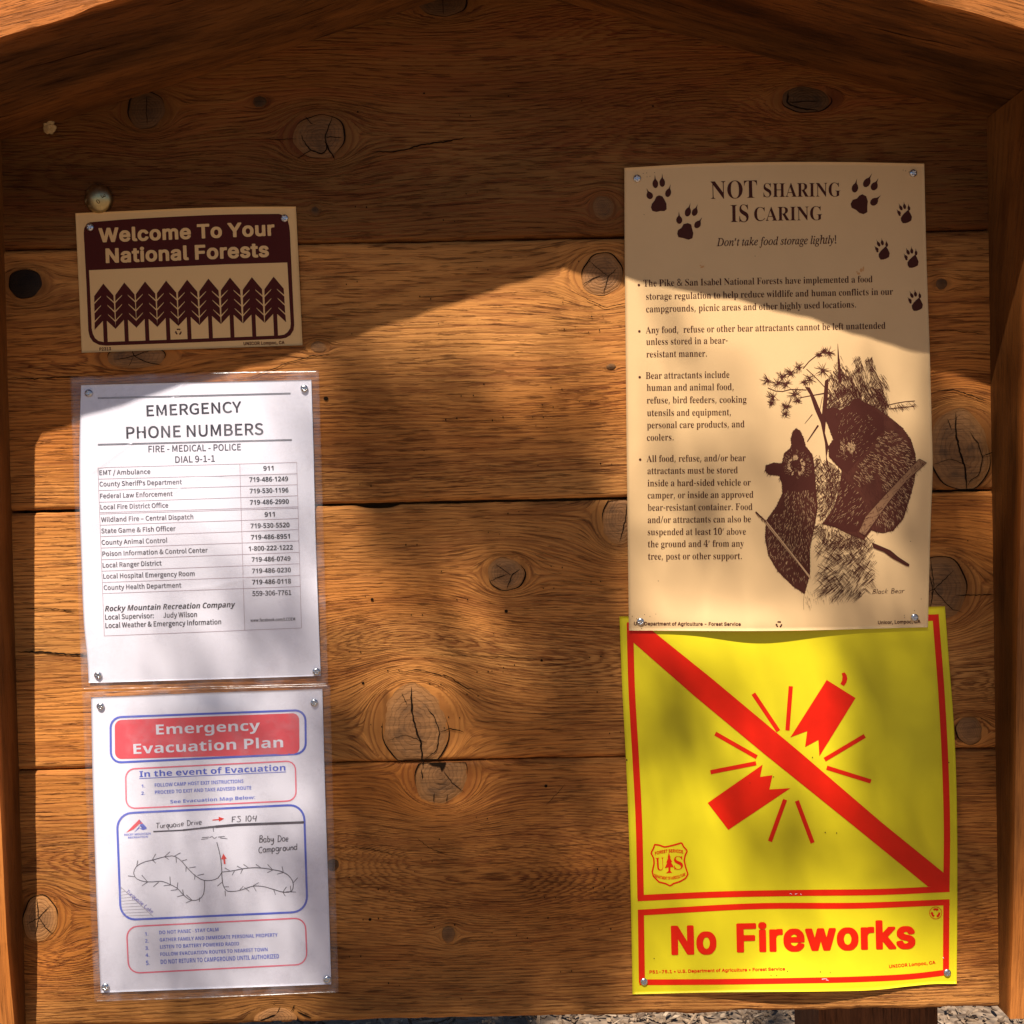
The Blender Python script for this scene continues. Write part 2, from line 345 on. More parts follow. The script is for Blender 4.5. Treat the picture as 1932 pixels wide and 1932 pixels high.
def plank(i):
    zt, zb = SEAMS[i], SEAMS[i+1]
    nx = 360 if i else 90
    xs = np.linspace(XL, XR, nx)
    nv = 86 if i else 30
    vs = np.linspace(0, 1, nv)
    X, Vv = np.meshgrid(xs, vs, indexing='ij')
    gap = .0018
    ed = lambda x, s: .0004*N1(x*40+s, 0*x+s)+.0003*N2(x*140, 0*x+s)
    top = zt(xs)-gap*.5+ed(xs, i*3.1); bot = zb(xs)+gap*.5+ed(xs, i*5.7+2)
    if i == 4:
        bot = zb(xs)+.0009*N1(xs*25, 0*xs)+.0005*N2(xs*120, 0*xs)
        for cx, wd, dp in ((521, 5, .008), (558, 5, .004), (1400, 30, .0012)):
            bot += dp*np.exp(-((xs-B(cx, 1915).x)/(wd*S))**2)
    if i == 1:      # a slightly open seam, chipped edge
        bot += .0010*np.exp(-((xs-.10)/.12)**2)
    if i == 2:
        top -= .0; bot += .0006
    if i == 3:
        for cx, wd, dp in ((852, 9, .006),): bot += 0*xs
        top -= .0030*np.exp(-((xs-B(712, 950).x)/.016)**4)
    Z = bot[:, None]+(top-bot)[:, None]*Vv
    Y = -.00025*N1(X*30, Z*220)-.0004*N2(X*6, Z*25)
    e = np.minimum(Vv, 1-Vv)*(top-bot)[:, None]
    Y = Y*np.clip(e/.01, 0, 1)+.0016*np.clip(1-e/.0020, 0, 1)**2
    if i == 3:
        Y += .0
    psi, rho, halo, fig = grain(i, X, Z)
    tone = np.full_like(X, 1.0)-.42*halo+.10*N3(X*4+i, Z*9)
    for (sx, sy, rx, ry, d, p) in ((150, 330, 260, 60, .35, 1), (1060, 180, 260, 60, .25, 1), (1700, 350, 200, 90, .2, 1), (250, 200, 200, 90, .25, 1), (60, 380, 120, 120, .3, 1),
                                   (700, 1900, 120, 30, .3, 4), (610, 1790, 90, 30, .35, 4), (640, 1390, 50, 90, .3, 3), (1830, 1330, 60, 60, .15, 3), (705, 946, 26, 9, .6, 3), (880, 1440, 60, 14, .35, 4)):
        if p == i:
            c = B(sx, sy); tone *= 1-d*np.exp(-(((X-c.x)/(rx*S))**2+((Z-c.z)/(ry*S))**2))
    front = np.stack([X, Y, Z], -1)
    n = nv
    back_t = np.stack([xs, 0*xs+.038, top-.001], -1); back_b = np.stack([xs, 0*xs+.038, bot+.001], -1)
    allv = np.concatenate([back_b[:, None], front, back_t[:, None]], 1)
    ext = lambda a: np.concatenate([a[:, :1], a, a[:, -1:]], 1)
    P = ext(psi); Rr = ext(rho); T = ext(np.clip(tone, .05, 1)); FG = ext(fig)
    Rr[:, 0] += .03; Rr[:, -1] += .03
    G = np.repeat(xs[:, None], n+2, 1)
    nvv = n+2
    f = gridfaces(nx, nvv, 0, True)
    f += [tuple(range(nvv)), tuple((nx-1)*nvv+q for q in range(nvv-1, -1, -1))]
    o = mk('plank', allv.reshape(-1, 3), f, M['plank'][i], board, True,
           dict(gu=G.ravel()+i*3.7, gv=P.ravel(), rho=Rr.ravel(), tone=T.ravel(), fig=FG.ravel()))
    return o
planks = [plank(i) for i in range(5)]
for i in range(1, 5):                       # unseen strips added behind the joints to stop light through the gaps
    zc_ = float(SEAMS[i](0.0))
    bm = bmesh.new(); bmesh.ops.create_cube(bm, size=1.0)
    for v_ in bm.verts: v_.co = Vector((v_.co.x*.97+.003, .0515+v_.co.y*.024, zc_+v_.co.z*.06))
    bmesh.ops.bevel(bm, geom=bm.edges[:], offset=.002, segments=1, affect='EDGES')
    me_ = bpy.data.meshes.new('seam_light_block'); bm.to_mesh(me_); bm.free(); me_.materials.append(flat('seam_block_wood', (.2, .09, .03), .8, .2, .2, 30)); bo = bpy.data.objects.new('seam_light_block', me_); COL.objects.link(bo); bo.parent = board

def strip(pts, w0, taper=True, wob=.25):
    """flat ribbon along points (grid units) -> verts in grid units, faces"""
    p = np.array(pts, float)
    d = np.gradient(p, axis=0); L = np.hypot(d[:, 0], d[:, 1])+1e-9; nrm = np.stack([-d[:, 1]/L, d[:, 0]/L], -1)
    n = len(p); t = np.linspace(0, 1, n)
    ww = w0*(np.minimum(1, np.minimum(t, 1-t)*5+.15) if taper else 1)*(1+wob*np.array([random.uniform(-1, 1) for _ in range(n)]))*.5*np.ones(n)
    v = np.concatenate([p+nrm*ww[:, None], p-nrm*ww[:, None]], 0)
    f = [(a, a+1, n+a+1, n+a) for a in range(n-1)]
    return v, f
def resample(pts, step, jit=0.0):
    p = np.array(pts, float); seg = np.hypot(*(np.diff(p, axis=0)).T); s = np.concatenate([[0], np.cumsum(seg)])
    n = max(2, int(s[-1]/step)+1); q = np.linspace(0, s[-1], n)
    out = np.stack([np.interp(q, s, p[:, 0]), np.interp(q, s, p[:, 1])], -1)
    if jit: out[1:-1] += RNG.uniform(-jit, jit, out[1:-1].shape)
    return out
def merge(parts):
    V = []; F = []; o = 0
    for v, f in parts:
        V.append(v); F += [tuple(o+q for q in t) for t in f]; o += len(v)
    return np.vstack(V), F
def cracks(name, lines, parent, y=-.0011, mat=None):
    for p, w_ in lines:
        if w_ < .1: continue
        v, f = strip(resample(p, 5, .9), w_)
        mk(name, Bn(v, y), f, mat or M['crack'], parent)

def knot(p, kx, ky, rx, ry, tn, st):
    if p == 1: tn *= .60  # shade on the top plank put into its knots' tone as well
    pl = planks[p]; nr, ns = 9, 44
    ph = random.uniform(0, 6.28); 
    ang = np.linspace(0, 2*np.pi, ns, endpoint=False)
    wob = 1+.05*np.sin(2*ang+ph)+.03*np.sin(3*ang+ph*2)+.02*np.sin(7*ang+ph*3)
    zt, zb = SEAMS[p], SEAMS[p+1]
    def pos(r, extra=0.0, y=-.0007):
        px = kx+np.cos(ang)*rx*wob*r; py = ky+np.sin(ang)*ry*wob*r
        w3 = Bn(np.stack([px, py], -1), 0.0)
        lo, hi = zb(w3[:, 0])+.0016, zt(w3[:, 0])-.0016
        w3[:, 2] = np.clip(w3[:, 2], lo, hi); w3[:, 1] = y+extra
        return w3
    V = []; kr = []; ka = []
    for j in range(nr):
        r = (j/(nr-1))
        V.append(pos(max(r, .02), extra=.0006*r**6-.0004*(1-r*r))); kr += [r]*ns; ka += list(ang)
    Vv = np.vstack(V); F = gridfaces(nr, ns, 0, True); F.append(tuple(range(ns-1, -1, -1)))
    o = mk('knot', Vv, F, M['knot'], pl, True, dict(kr=kr, ka=ka, tone=[tn]*len(kr), gu=Vv[:, 0]+kx, gv=Vv[:, 2]))
    big = min(rx, ry) > 22
    # dark ring of bark round the knot, uneven in width
    if big:
        ring = []; a_, b_ = pos(1.0, 0, -.0009), pos(1.0, 0, -.0009)
        c = B(kx, ky)
        wd = (.9+1.3*np.sin(ang+ph)+.9*np.sin(3*ang+ph))*S*(1.1 if st else .7)
        wd = np.clip(wd, .02*S, 3.4*S)
        for q, sgn in ((a_, 1), (b_, -1)):
            dirx = (q[:, 0]-c.x); dirz = (q[:, 2]-c.z); L = np.hypot(dirx, dirz)+1e-9
            q[:, 0] += sgn*dirx/L*wd*.5; q[:, 2] += sgn*dirz/L*wd*.5
            q[:, 2] = np.clip(q[:, 2], zb(q[:, 0])+.0014, zt(q[:, 0])-.0014)
        V2 = np.vstack([a_, b_]); F2 = [(i, (i+1) % ns, ns+(i+1) % ns, ns+i) for i in range(ns)]
        mk('crack', V2, F2, M['crack'], pl)
    L = []
    X = lambda a, b: (kx+a*rx, ky+b*ry)
    if st == 'Y': L = [([X(.55, -.95), X(.2, .0), X(.3, .55), X(.1, .75), X(-.35, .6), X(-.7, .1), X(-.75, -.2)], 2.2), ([X(.2, 0), X(.9, .05)], 1.6), ([X(-.3, .55), X(-.9, .95)], 1.5), ([X(.2, .2), X(.6, 1.0)], 2.4), ([X(-.6, -.9), X(-.35, -.6), X(-.2, -.55)], 1.4)]
    if st == 'I': L = [([X(.02, -.8), X(0, .2), X(.05, .8)], 1.3)]
    if st == 'H': L = [([X(-.7, -.6), X(-.75, .3), X(-.3, .6), X(.5, .8)], 3.0), ([X(-.75, .2), X(.5, .1)], 1.5)]
    if st == 'X': L = [([X(-.2, -.9), X(-.1, 0), X(.5, .6), X(.9, .7)], 1.5), ([X(-.8, .3), X(-.1, 0), X(.6, -.6)], 1.2), ([X(-.1, 0), X(-.3, .8)], 1.1)]
    if st == 'R': L = [([X(-.95, .5), X(-.4, .15), X(.0, .05)], 1.4), ([X(.05, .9), X(.3, .1), X(.75, -.3)], 1.5), ([X(-.6, -.6), X(.3, .1)], 1.0)]
    if st == 'S': L = [([X(.4, -.95), X(.25, 0), X(-.1, .9)], 1.6)]
    if st == 'B': L = [([X(-.12, -.95), X(-.1, -.4), X(0, .0), X(.18, .4), X(.25, 1.0)], 3.2), ([X(-.4, -.8), X(-.25, -.5)], 1.1), ([X(-.85, .35), X(-.3, .2), X(.35, .4)], .9),
                       ([X(.3, -.5), X(.6, -.2), X(.75, .15), X(.65, .6), X(.35, .75), X(.25, .9)], 1.6), ([X(.75, .15), X(1.05, .05), X(1.5, .15)], 1.8)]
    if st == 'T': L = [([X(-.75, -.2), X(-.7, .15)], 2.0), ([X(.1, -.1), X(.45, .3), X(.9, .6)], 1.4), ([X(-.25, .6), X(-.3, .95)], 1.2), ([X(.25, .65), X(.2, .95)], 1.2), ([X(-.2, .3), X(.2, .32)], .9)]
    if L: cracks('crack', L, pl, y=-.00145)
for kk in KN: knot(*kk)

# knot hole torn open under the seam, and long checks in the planks
def poly(name, pts, parent, mat, y): 
    tri = tessellate_polygon([[Vector((a, b, 0)) for a, b in pts]])
    return mk(name, Bn(np.array(pts, float), y), tri, mat, parent)
poly('hole', [(806, 1439), (842, 1438), (838, 1449), (833, 1456), (830, 1447), (818, 1445)], planks[4], M['hole'], -.0018)
cracks('crack', [([(1080/1.0, 449), (1110, 446)], .5)], planks[1])
cracks('crack', [([(844, 448), (906, 449), (960, 442), (1000, 434), (1120/1.0*.93+40, 425)], .01)], planks[1])
cracks('crack', [([(702, 286), (745, 286), (770, 281), (790, 274), (835, 268), (880, 259)], 2.4), ([(560, 262), (530, 263), (498, 262)], 1.2)], planks[1])
cracks('crack', [([(600, 668), (545, 684), (505, 700), (470, 713)], 1.3), ([(20, 713), (60, 715), (90, 713), (150, 711)], 1.8), ([(576, 670), (600, 672), (622, 668)], 1.0),
                 ([(1766, 737), (1800, 736), (1835, 747), (1862, 757)], 1.9), ([(1758, 626), (1790, 623), (1862, 631)], 1.0), ([(1100, 560), (1140, 580), (1185, 572)], 1.2)], planks[2])
cracks('crack', [([(30, 1230), (75, 1230), (150, 1236), (240, 1238)], 3.0), ([(42, 1148), (105, 1149), (150, 1156)], 1.5), ([(780, 1233), (900, 1238), (1080, 1246)], .8), ([(736, 1270), (790, 1264), (850, 1278), (880, 1298), (907, 1303)], 1.3),
                 ([(1752, 1080), (1760, 1110), (1757, 1140)], 1.9), ([(1802, 1124), (1838, 1123), (1878, 1121)], 1.6), ([(1210, 950), (1190, 1030)], .6), ([(955, 1330), (975, 1350)], .01)], planks[3])
cracks('crack', [([(650, 1596), (700, 1602), (780, 1622)], .9), ([(1066, 1480), (1030, 1520)], .8), ([(785, 1580), (810, 1600), (842, 1612)], 1.0),
                 ([(529, 1897), (526, 1907), (521, 1914)], 1.6), ([(556, 1895), (553, 1904), (548, 1909)], 1.8), ([(521, 1914), (505, 1921), (490, 1926)], 3.5), ([(560, 1908), (580, 1918), (588, 1921)], 2.5)], planks[4])
# nail holes and staple pricks
def dots():
    H = {1: [(675, 211, 2), (1232, 200, 2), (800, 176, 2), (676, 36, 1.5)],
         2: [(870, 747, 1.4), (893, 746, 1.4), (841, 792, 1.6), (862, 789, 1.6), (929, 793, 1.6), (949, 787, 1.4), (1005, 787, 1.2), (1025, 787, 1.5), (800, 850, 1), (615, 752, 4.5), (1015, 878, 1)],
         3: [(702, 1131, 3), (685, 1289, 2.6), (955, 1153, 3.4), (1022, 1246, 2.6), (862, 1131, 1.3), (882, 1131, 1.3), (1025, 1110, 1.2), (1045, 1110, 1.2), (1115, 1098, 1.2), (1133, 1097, 1.2), (776, 1160, 1.3), (797, 1160, 1.2), (900, 1268, 1.3), (921, 1267, 1.3), (881, 1310, 1.3), (902, 1313, 1.3), (833, 1078, 1.2), (1826, 1020, 1.2)],
         4: [(1030, 1483, 3.2), (1034, 1732, 1.6), (698, 1735, 3), (714, 1733, 1.5), (685, 1735, 1.3), (858, 1745, 1.4), (870, 1885, 1.2), (820, 1750, 1.2)]}
    rs_ = np.random.RandomState(42)
    for p, (ya, yb) in {1: (130, 430), 2: (490, 920), 3: (965, 1400), 4: (1460, 1880)}.items():
        for _ in range(17 if p > 1 else 6):
            x_, y_, a_ = rs_.uniform(640, 1165), rs_.uniform(ya, yb), rs_.uniform(-.25, .25)
            H[p] += [(x_, y_, rs_.uniform(.9, 1.5))]+([(x_+21*math.cos(a_), y_+21*math.sin(a_), rs_.uniform(.9, 1.5))] if rs_.rand() < .75 else [])
    for p, L in H.items():
        parts = []
        for (x, y, r) in L:
            a = np.linspace(0, 2*np.pi, 9)[:-1]
            v = np.stack([x+np.cos(a)*r*(.8 if r < 2 else 1), y+np.sin(a)*r*(1.3 if r < 2 else .9)], -1); parts.append((v, [tuple(range(8))]))
        v, f = merge(parts); mk('nail_holes', Bn(v, -.0009), f, M['hole'], planks[p], kind='stuff')
dots()

# generic solid timber: unit box (a along the grain, b, c across) shaped by a callback
def timber(name, fn, L, Wd, T, n, mat, parent, pith=(.5, -.3), seed=0.0, wob=.004, label=None, tone=None):
    na, nb, nc = n
    V = []; F = []; A = dict(gu=[], gv=[], rho=[], tone=[])
    def face(U, Vv, fun, flip):
        u = np.linspace(0, 1, U); v = np.linspace(0, 1, Vv); a, b = np.meshgrid(u, v, indexing='ij')
        P = fun(a, b); off = sum(len(q) for q in V); V.append(P.reshape(-1, 3))
        f = gridfaces(U, Vv, off); F.extend([q[::-1] for q in f] if flip else f)
    one = lambda a, b, c: np.stack(np.broadcast_arrays(a, b, c), -1).astype(float)
    face(na, nb, lambda a, b: one(a, b, 0*a), False); face(na, nb, lambda a, b: one(a, b, 0*a+1), True)
    face(na, nc, lambda a, c: one(a, 0*a, c), True); face(na, nc, lambda a, c: one(a, 0*a+1, c), False)
    face(nb, nc, lambda b, c: one(0*b, b, c), False); face(nb, nc, lambda b, c: one(0*b+1, b, c), True)
    q = np.vstack(V); a, b, c = q.T
    x, y, z = a*L, b*Wd, c*T
    yy = y-pith[0]*Wd+wob*N1(x*4+seed, 0*x+seed); zz = z-pith[1]*T+wob*N2(x*3+seed, 0*x)
    rho = np.hypot(yy, zz)+.003*N3(x*6+seed, y*20)
    W3 = fn(q)
    tn = np.ones(len(q)) if tone is None else tone(a, b, c)
    return mk(name, W3, F, mat, parent, False, dict(gu=x+seed, gv=y+z*1.7+wob*N1(x*5+seed, 0*x), rho=rho, tone=tn), label)

# rafters
pk = None
la, lb = B(0, 265), B(828, 0); ra, rb = B(1046, 0), B(1867, 222)
ml = (lb.z-la.z)/(lb.x-la.x); mr_ = (rb.z-ra.z)/(rb.x-ra.x)
pkx = (ra.z-la.z+ml*la.x-mr_*ra.x)/(ml-mr_); pkz = la.z+ml*(pkx-la.x)
DEP = .153
def rafter(side):
    m_ = ml if side < 0 else mr_
    u = Vector((side, 0, m_*side)).normalized()          # downhill
    nrm = Vector((-u.z*side, 0, u.x*side)); nrm = nrm if nrm.z > 0 else -nrm
    L = .66
    def fn(q):
        a, b, c = q.T                                   # a downhill, b out from the board, c up
        x = a*L
        base = np.array([pkx, 0, pkz])+np.outer(x, np.array(u))
        up = c*.135
        base += np.outer(up, np.array(nrm))
        # plumb cut at the peak
        base[:, 0] = np.where(a < .001, pkx+side*.0004, base[:, 0])
        y = -.0003-b*(DEP+.0006*N1(x*60+side*9, c*3))
        edge = (c < .01) & (b > .99)
        base[:, 2] += np.where(edge, .0012*N2(x*55, 0*x)+.0008, 0)
        base[:, 1] = y
        return base
    o = timber('rafter', fn, L, DEP, .135, (110, 22, 20), M['beam'], board, (.5, -1.2), 3.0+side, .01, tone=lambda a, b, c: np.where(b > .99, 1.0, .36-.20*np.clip(N2(a*7+side, b*4+c*2), 0, 1)+.12*N1(a*14+side, b*16)))  # tone paints the sunlit front face lighter, the shaded underside darker
    return o
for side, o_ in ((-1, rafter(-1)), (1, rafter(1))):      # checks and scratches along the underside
    m_ = ml if side < 0 else mr_; u_ = np.array(Vector((side, 0, m_*side)).normalized())
    for (x0, L_, b0, sl, w_) in ((.30, .10, .62, .06, .0009), (.12, .07, .35, -.04, .0006), (.42, .09, .25, .05, .0008), (.22, .05, .82, .03, .0007), (.36, .04, .45, .0, .0005), (.05, .08, .70, .03, .0006)):
        n_ = 14; t_ = np.linspace(0, 1, n_); wd_ = w_*np.sin(np.pi*t_)**.6*(1+.5*RNG.uniform(-1, 1, n_)); xx_ = x0+L_*t_; bb_ = (b0+sl*t_)*DEP+.0006*RNG.uniform(-1, 1, n_)
        P_ = np.array([pkx, 0, pkz])+np.outer(xx_, u_); P_[:, 2] -= .0004
        A_, B_ = P_.copy(), P_.copy(); A_[:, 1] = -(bb_+wd_*.5); B_[:, 1] = -(bb_-wd_*.5)
        mk('crack', np.vstack([A_, B_]), [(i, i+1, n_+i+1, n_+i) for i in range(n_-1)], M['crack'], o_)

# side boards, deep at the top and tapering to the foot
zbot = B(1885, 1901).z
def side_board(side):
    if side < 0: p0, p1 = B(6, 400), B(48, 1900)
    else: p0, p1 = B(1863, 300), B(1885, 1900)
    zs = lambda x: (pkz+(ml if side < 0 else mr_)*(x-pkx))
    ztop = zs((p0.x))+.002
    DZ = np.array([zbot, B(0, 1750).z, B(0, 1200).z, B(0, 640).z, B(0, 330).z, ztop+.05])
    DD = np.array([.020, .029, .044, .068, .125, .150]) if side > 0 else np.array([.019, .030, .041, .058, .120, .150])
    def fn(q):
        a, b, c = q.T                                   # a down, b out, c sideways
        z = ztop+(zbot-ztop)*a
        x0 = p0.x+(p1.x-p0.x)*(z-p0.z)/(p1.z-p0.z)
        x = x0+side*c*.038
        z = z-.000*a+np.where(a < .001, (zs(x)-ztop)-.001, 0)
        dd = np.interp(z, DZ, DD)
        return np.stack([x, -.0003-b*dd+(1-b)*.03, z], -1)
    lab = None
    o = timber('side_board', fn, ztop-zbot, .10, .038, (70, 8, 5), M['wing'], board, (.5, -.4), 8.0+side, .006, lab, tone=lambda a, b, c: np.where(b > .99, .95, .31+.09*N1(a*8+side, b*5)+.05*N2(a*30, b*20)))  # sunlight on the front edge put into its tone, other faces darkened
    return o
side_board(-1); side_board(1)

def support_post(x0, x1, seed):
    def fn(q):
        a, b, c = q.T
        return np.stack([x0+(x1-x0)*b, 0.0655+.09*c, 2.05*(1-a)-.05], -1)
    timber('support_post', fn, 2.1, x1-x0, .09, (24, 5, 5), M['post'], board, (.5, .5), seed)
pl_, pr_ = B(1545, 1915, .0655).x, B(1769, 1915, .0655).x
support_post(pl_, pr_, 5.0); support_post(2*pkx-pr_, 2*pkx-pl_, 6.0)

# ================================================================== NOTICES
def crom(pts, n):
    p = np.array(pts, float)
    if len(p) == 2: t = np.linspace(0, 1, n)[:, None]; return p[0]*(1-t)+p[1]*t
    seg = np.hypot(*(np.diff(p, axis=0)).T); s = np.concatenate([[0], np.cumsum(seg)]); s /= s[-1]
    d = np.gradient(p, s, axis=0); q = np.linspace(0, 1, n); i = np.clip(np.searchsorted(s, q, 'right')-1, 0, len(p)-2)
    h = (s[i+1]-s[i])[:, None]; t = ((q-s[i])[:, None])/h
    return (2*t**3-3*t**2+1)*p[i]+(t**3-2*t**2+t)*h*d[i]+(-2*t**3+3*t**2)*p[i+1]+(t**3-t**2)*h*d[i+1]
def coons(top, right, bottom, left, nu, nv):
    T, Bm = crom(top, nu), crom(bottom, nu); Lf, R = crom(left, nv), crom(right, nv)
    u = np.linspace(0, 1, nu)[:, None, None]; v = np.linspace(0, 1, nv)[None, :, None]
    return ((1-v)*T[:, None]+v*Bm[:, None]+(1-u)*Lf[None]+u*R[None]
            - ((1-u)*(1-v)*T[0]+u*(1-v)*T[-1]+(1-u)*v*Bm[0]+u*v*Bm[-1]))
class Notice:
    """sheet pinned to the board; depth(px,py) = how far it bulges from the wood (m)"""
    def __init__(s, name, label, cat, edges, depth, mat, base=.0014, nu=90, nv=120, th=.0003, group=None):
        s.depth = depth; s.base = base
        bl, br = edges[2][0], edges[2][-1]
        loc = B((bl[0]+br[0])/2, (bl[1]+br[1])/2); loc.y = -.001
        s.root = thing(name, loc, label, cat, group)
        s.sheet('sheet', edges, mat, nu, nv, 0.0, th)
    def sheet(s, name, edges, mat, nu, nv, lift, th, label=None):
        C = coons(*edges, nu, nv).reshape(-1, 2)
        f = s.surf(C, lift); b = s.surf(C, lift-th)
        n = nu*nv; F = [q[::-1] for q in gridfaces(nu, nv)]+gridfaces(nu, nv, n)
        bd = [i*nv for i in range(nu)]+[(nu-1)*nv+j for j in range(1, nv)]+[i*nv+nv-1 for i in range(nu-2, -1, -1)]+[j for j in range(nv-2, 0, -1)]
        F += [(bd[i], bd[(i+1) % len(bd)], n+bd[(i+1) % len(bd)], n+bd[i]) for i in range(len(bd))]
        return mk(name, np.vstack([f, b]), F, mat, s.root, True, label=label)
    def surf(s, P, lift=0.0):
        P = np.asarray(P, float); h = s.base+lift+s.depth(P[..., 0], P[..., 1])
        d = np.stack([(P[..., 0]-966)/1932, -(P[..., 1]-966)/1932, -np.ones(P.shape[:-1])], -1) @ _M.T
        t = (-h-CAM.y)/d[..., 1]
        return np.array(CAM)+d*t[..., None]
    def put(s, name, parts, mat, lift=.00022, parent=None, label=None, kind=None, join=False):
        if not (join or kind) and len(parts) > 1:
            return [s.put(name, [p], mat, lift, parent, label) for p in parts]
        v, f = merge(parts)
        return mk(name, s.surf(v, lift), f, mat, parent or s.root, label=label, kind=kind)

def big(pts, step=26.0):
    """a filled outline cut on a grid so that it follows the sheet's bulge"""
    if isinstance(pts[0][0], (int, float, np.floating)): pts = [pts]
    cs = [[Vector((float(a), float(b), 0)) for a, b in c] for c in pts]
    tri = tessellate_polygon(cs); flatv = [v for c in cs for v in c]
    bm = bmesh.new(); vs = [bm.verts.new(v) for v in flatv]
    for t in tri:
        try: bm.faces.new([vs[i] for i in t])
        except ValueError: pass
    xs = [v.x for v in flatv]; ys = [v.y for v in flatv]
    for ax, lo, hi in ((0, min(xs), max(xs)), (1, min(ys), max(ys))):
        q = math.ceil(lo/step)*step
        while q < hi:
            co = (q, 0, 0) if ax == 0 else (0, q, 0); no = (1, 0, 0) if ax == 0 else (0, 1, 0)
            bmesh.ops.bisect_plane(bm, geom=bm.verts[:]+bm.edges[:]+bm.faces[:], dist=1e-5, plane_co=co, plane_no=no)
            q += step
    bm.verts.index_update(); v = np.array([(a.co.x, a.co.y) for a in bm.verts]); f = [tuple(a.index for a in q.verts) for q in bm.faces]
    bm.free(); return v, f
def line(pts, w_, closed=False, step=14):
    p = np.array(pts, float)
    if closed: p = np.vstack([p, p[:1]])
    p = resample(p, step) if step else p
    # mitred ribbon
    if closed:
        d = np.roll(p[:-1], -1, 0)-np.roll(p[:-1], 1, 0); d = np.vstack([d, d[:1]])
    else: d = np.gradient(p, axis=0)
    L = np.hypot(d[:, 0], d[:, 1])+1e-9; nr = np.stack([-d[:, 1]/L, d[:, 0]/L], -1)*w_*.5
    n = len(p); return np.vstack([p+nr, p-nr]), [(i, i+1, n+i+1, n+i) for i in range(n-1)]
def seg(a, b, w_, w2=None):
    a, b = np.array(a, float), np.array(b, float); d = b-a; L = np.hypot(*d)+1e-9; n = np.array([-d[1], d[0]])/L*.5
    w2 = w_ if w2 is None else w2
    return np.array([a+n*w_, b+n*w2, b-n*w2, a-n*w_]), [(0, 1, 2, 3)]
def rrect(tl, tr, br, bl, r, n=7, corners=(1, 1, 1, 1)):
    """rounded outline of a skewed box"""
    C = [np.array(c, float) for c in (tl, tr, br, bl)]; out = []
    for i in range(4):
        c, pv, nx = C[i], C[i-1], C[(i+1) % 4]
        if not corners[i]: out.append(c); continue
        a = c+(pv-c)/np.hypot(*(pv-c))*r; b = c+(nx-c)/np.hypot(*(nx-c))*r
        for t in np.linspace(0, 1, n):
            th = t*math.pi/2; e1 = a-c; e2 = b-c
            out.append(c+e1*(1-math.sin(th))+e2*(1-math.cos(th)))
    return [tuple(p) for p in out]
def disc(x, y, rx, ry=None, n=14, rot=0.0):
    ry = ry or rx; a = np.linspace(0, 2*np.pi, n, endpoint=False); c, s_ = math.cos(rot), math.sin(rot)
    u, v = np.cos(a)*rx, np.sin(a)*ry
    return np.stack([x+u*c-v*s_, y+u*s_+v*c], -1), [tuple(range(n))]

def inside(poly_, x, y):
    p = np.array(poly_, float); q_ = np.roll(p, -1, 0); c = np.zeros(np.shape(x), bool)
    for (x0, y0), (x1, y1) in zip(p, q_):
        if y0 == y1: continue
        c ^= ((y0 > y) != (y1 > y)) & (x < (x1-x0)*(y-y0)/(y1-y0)+x0)
    return c

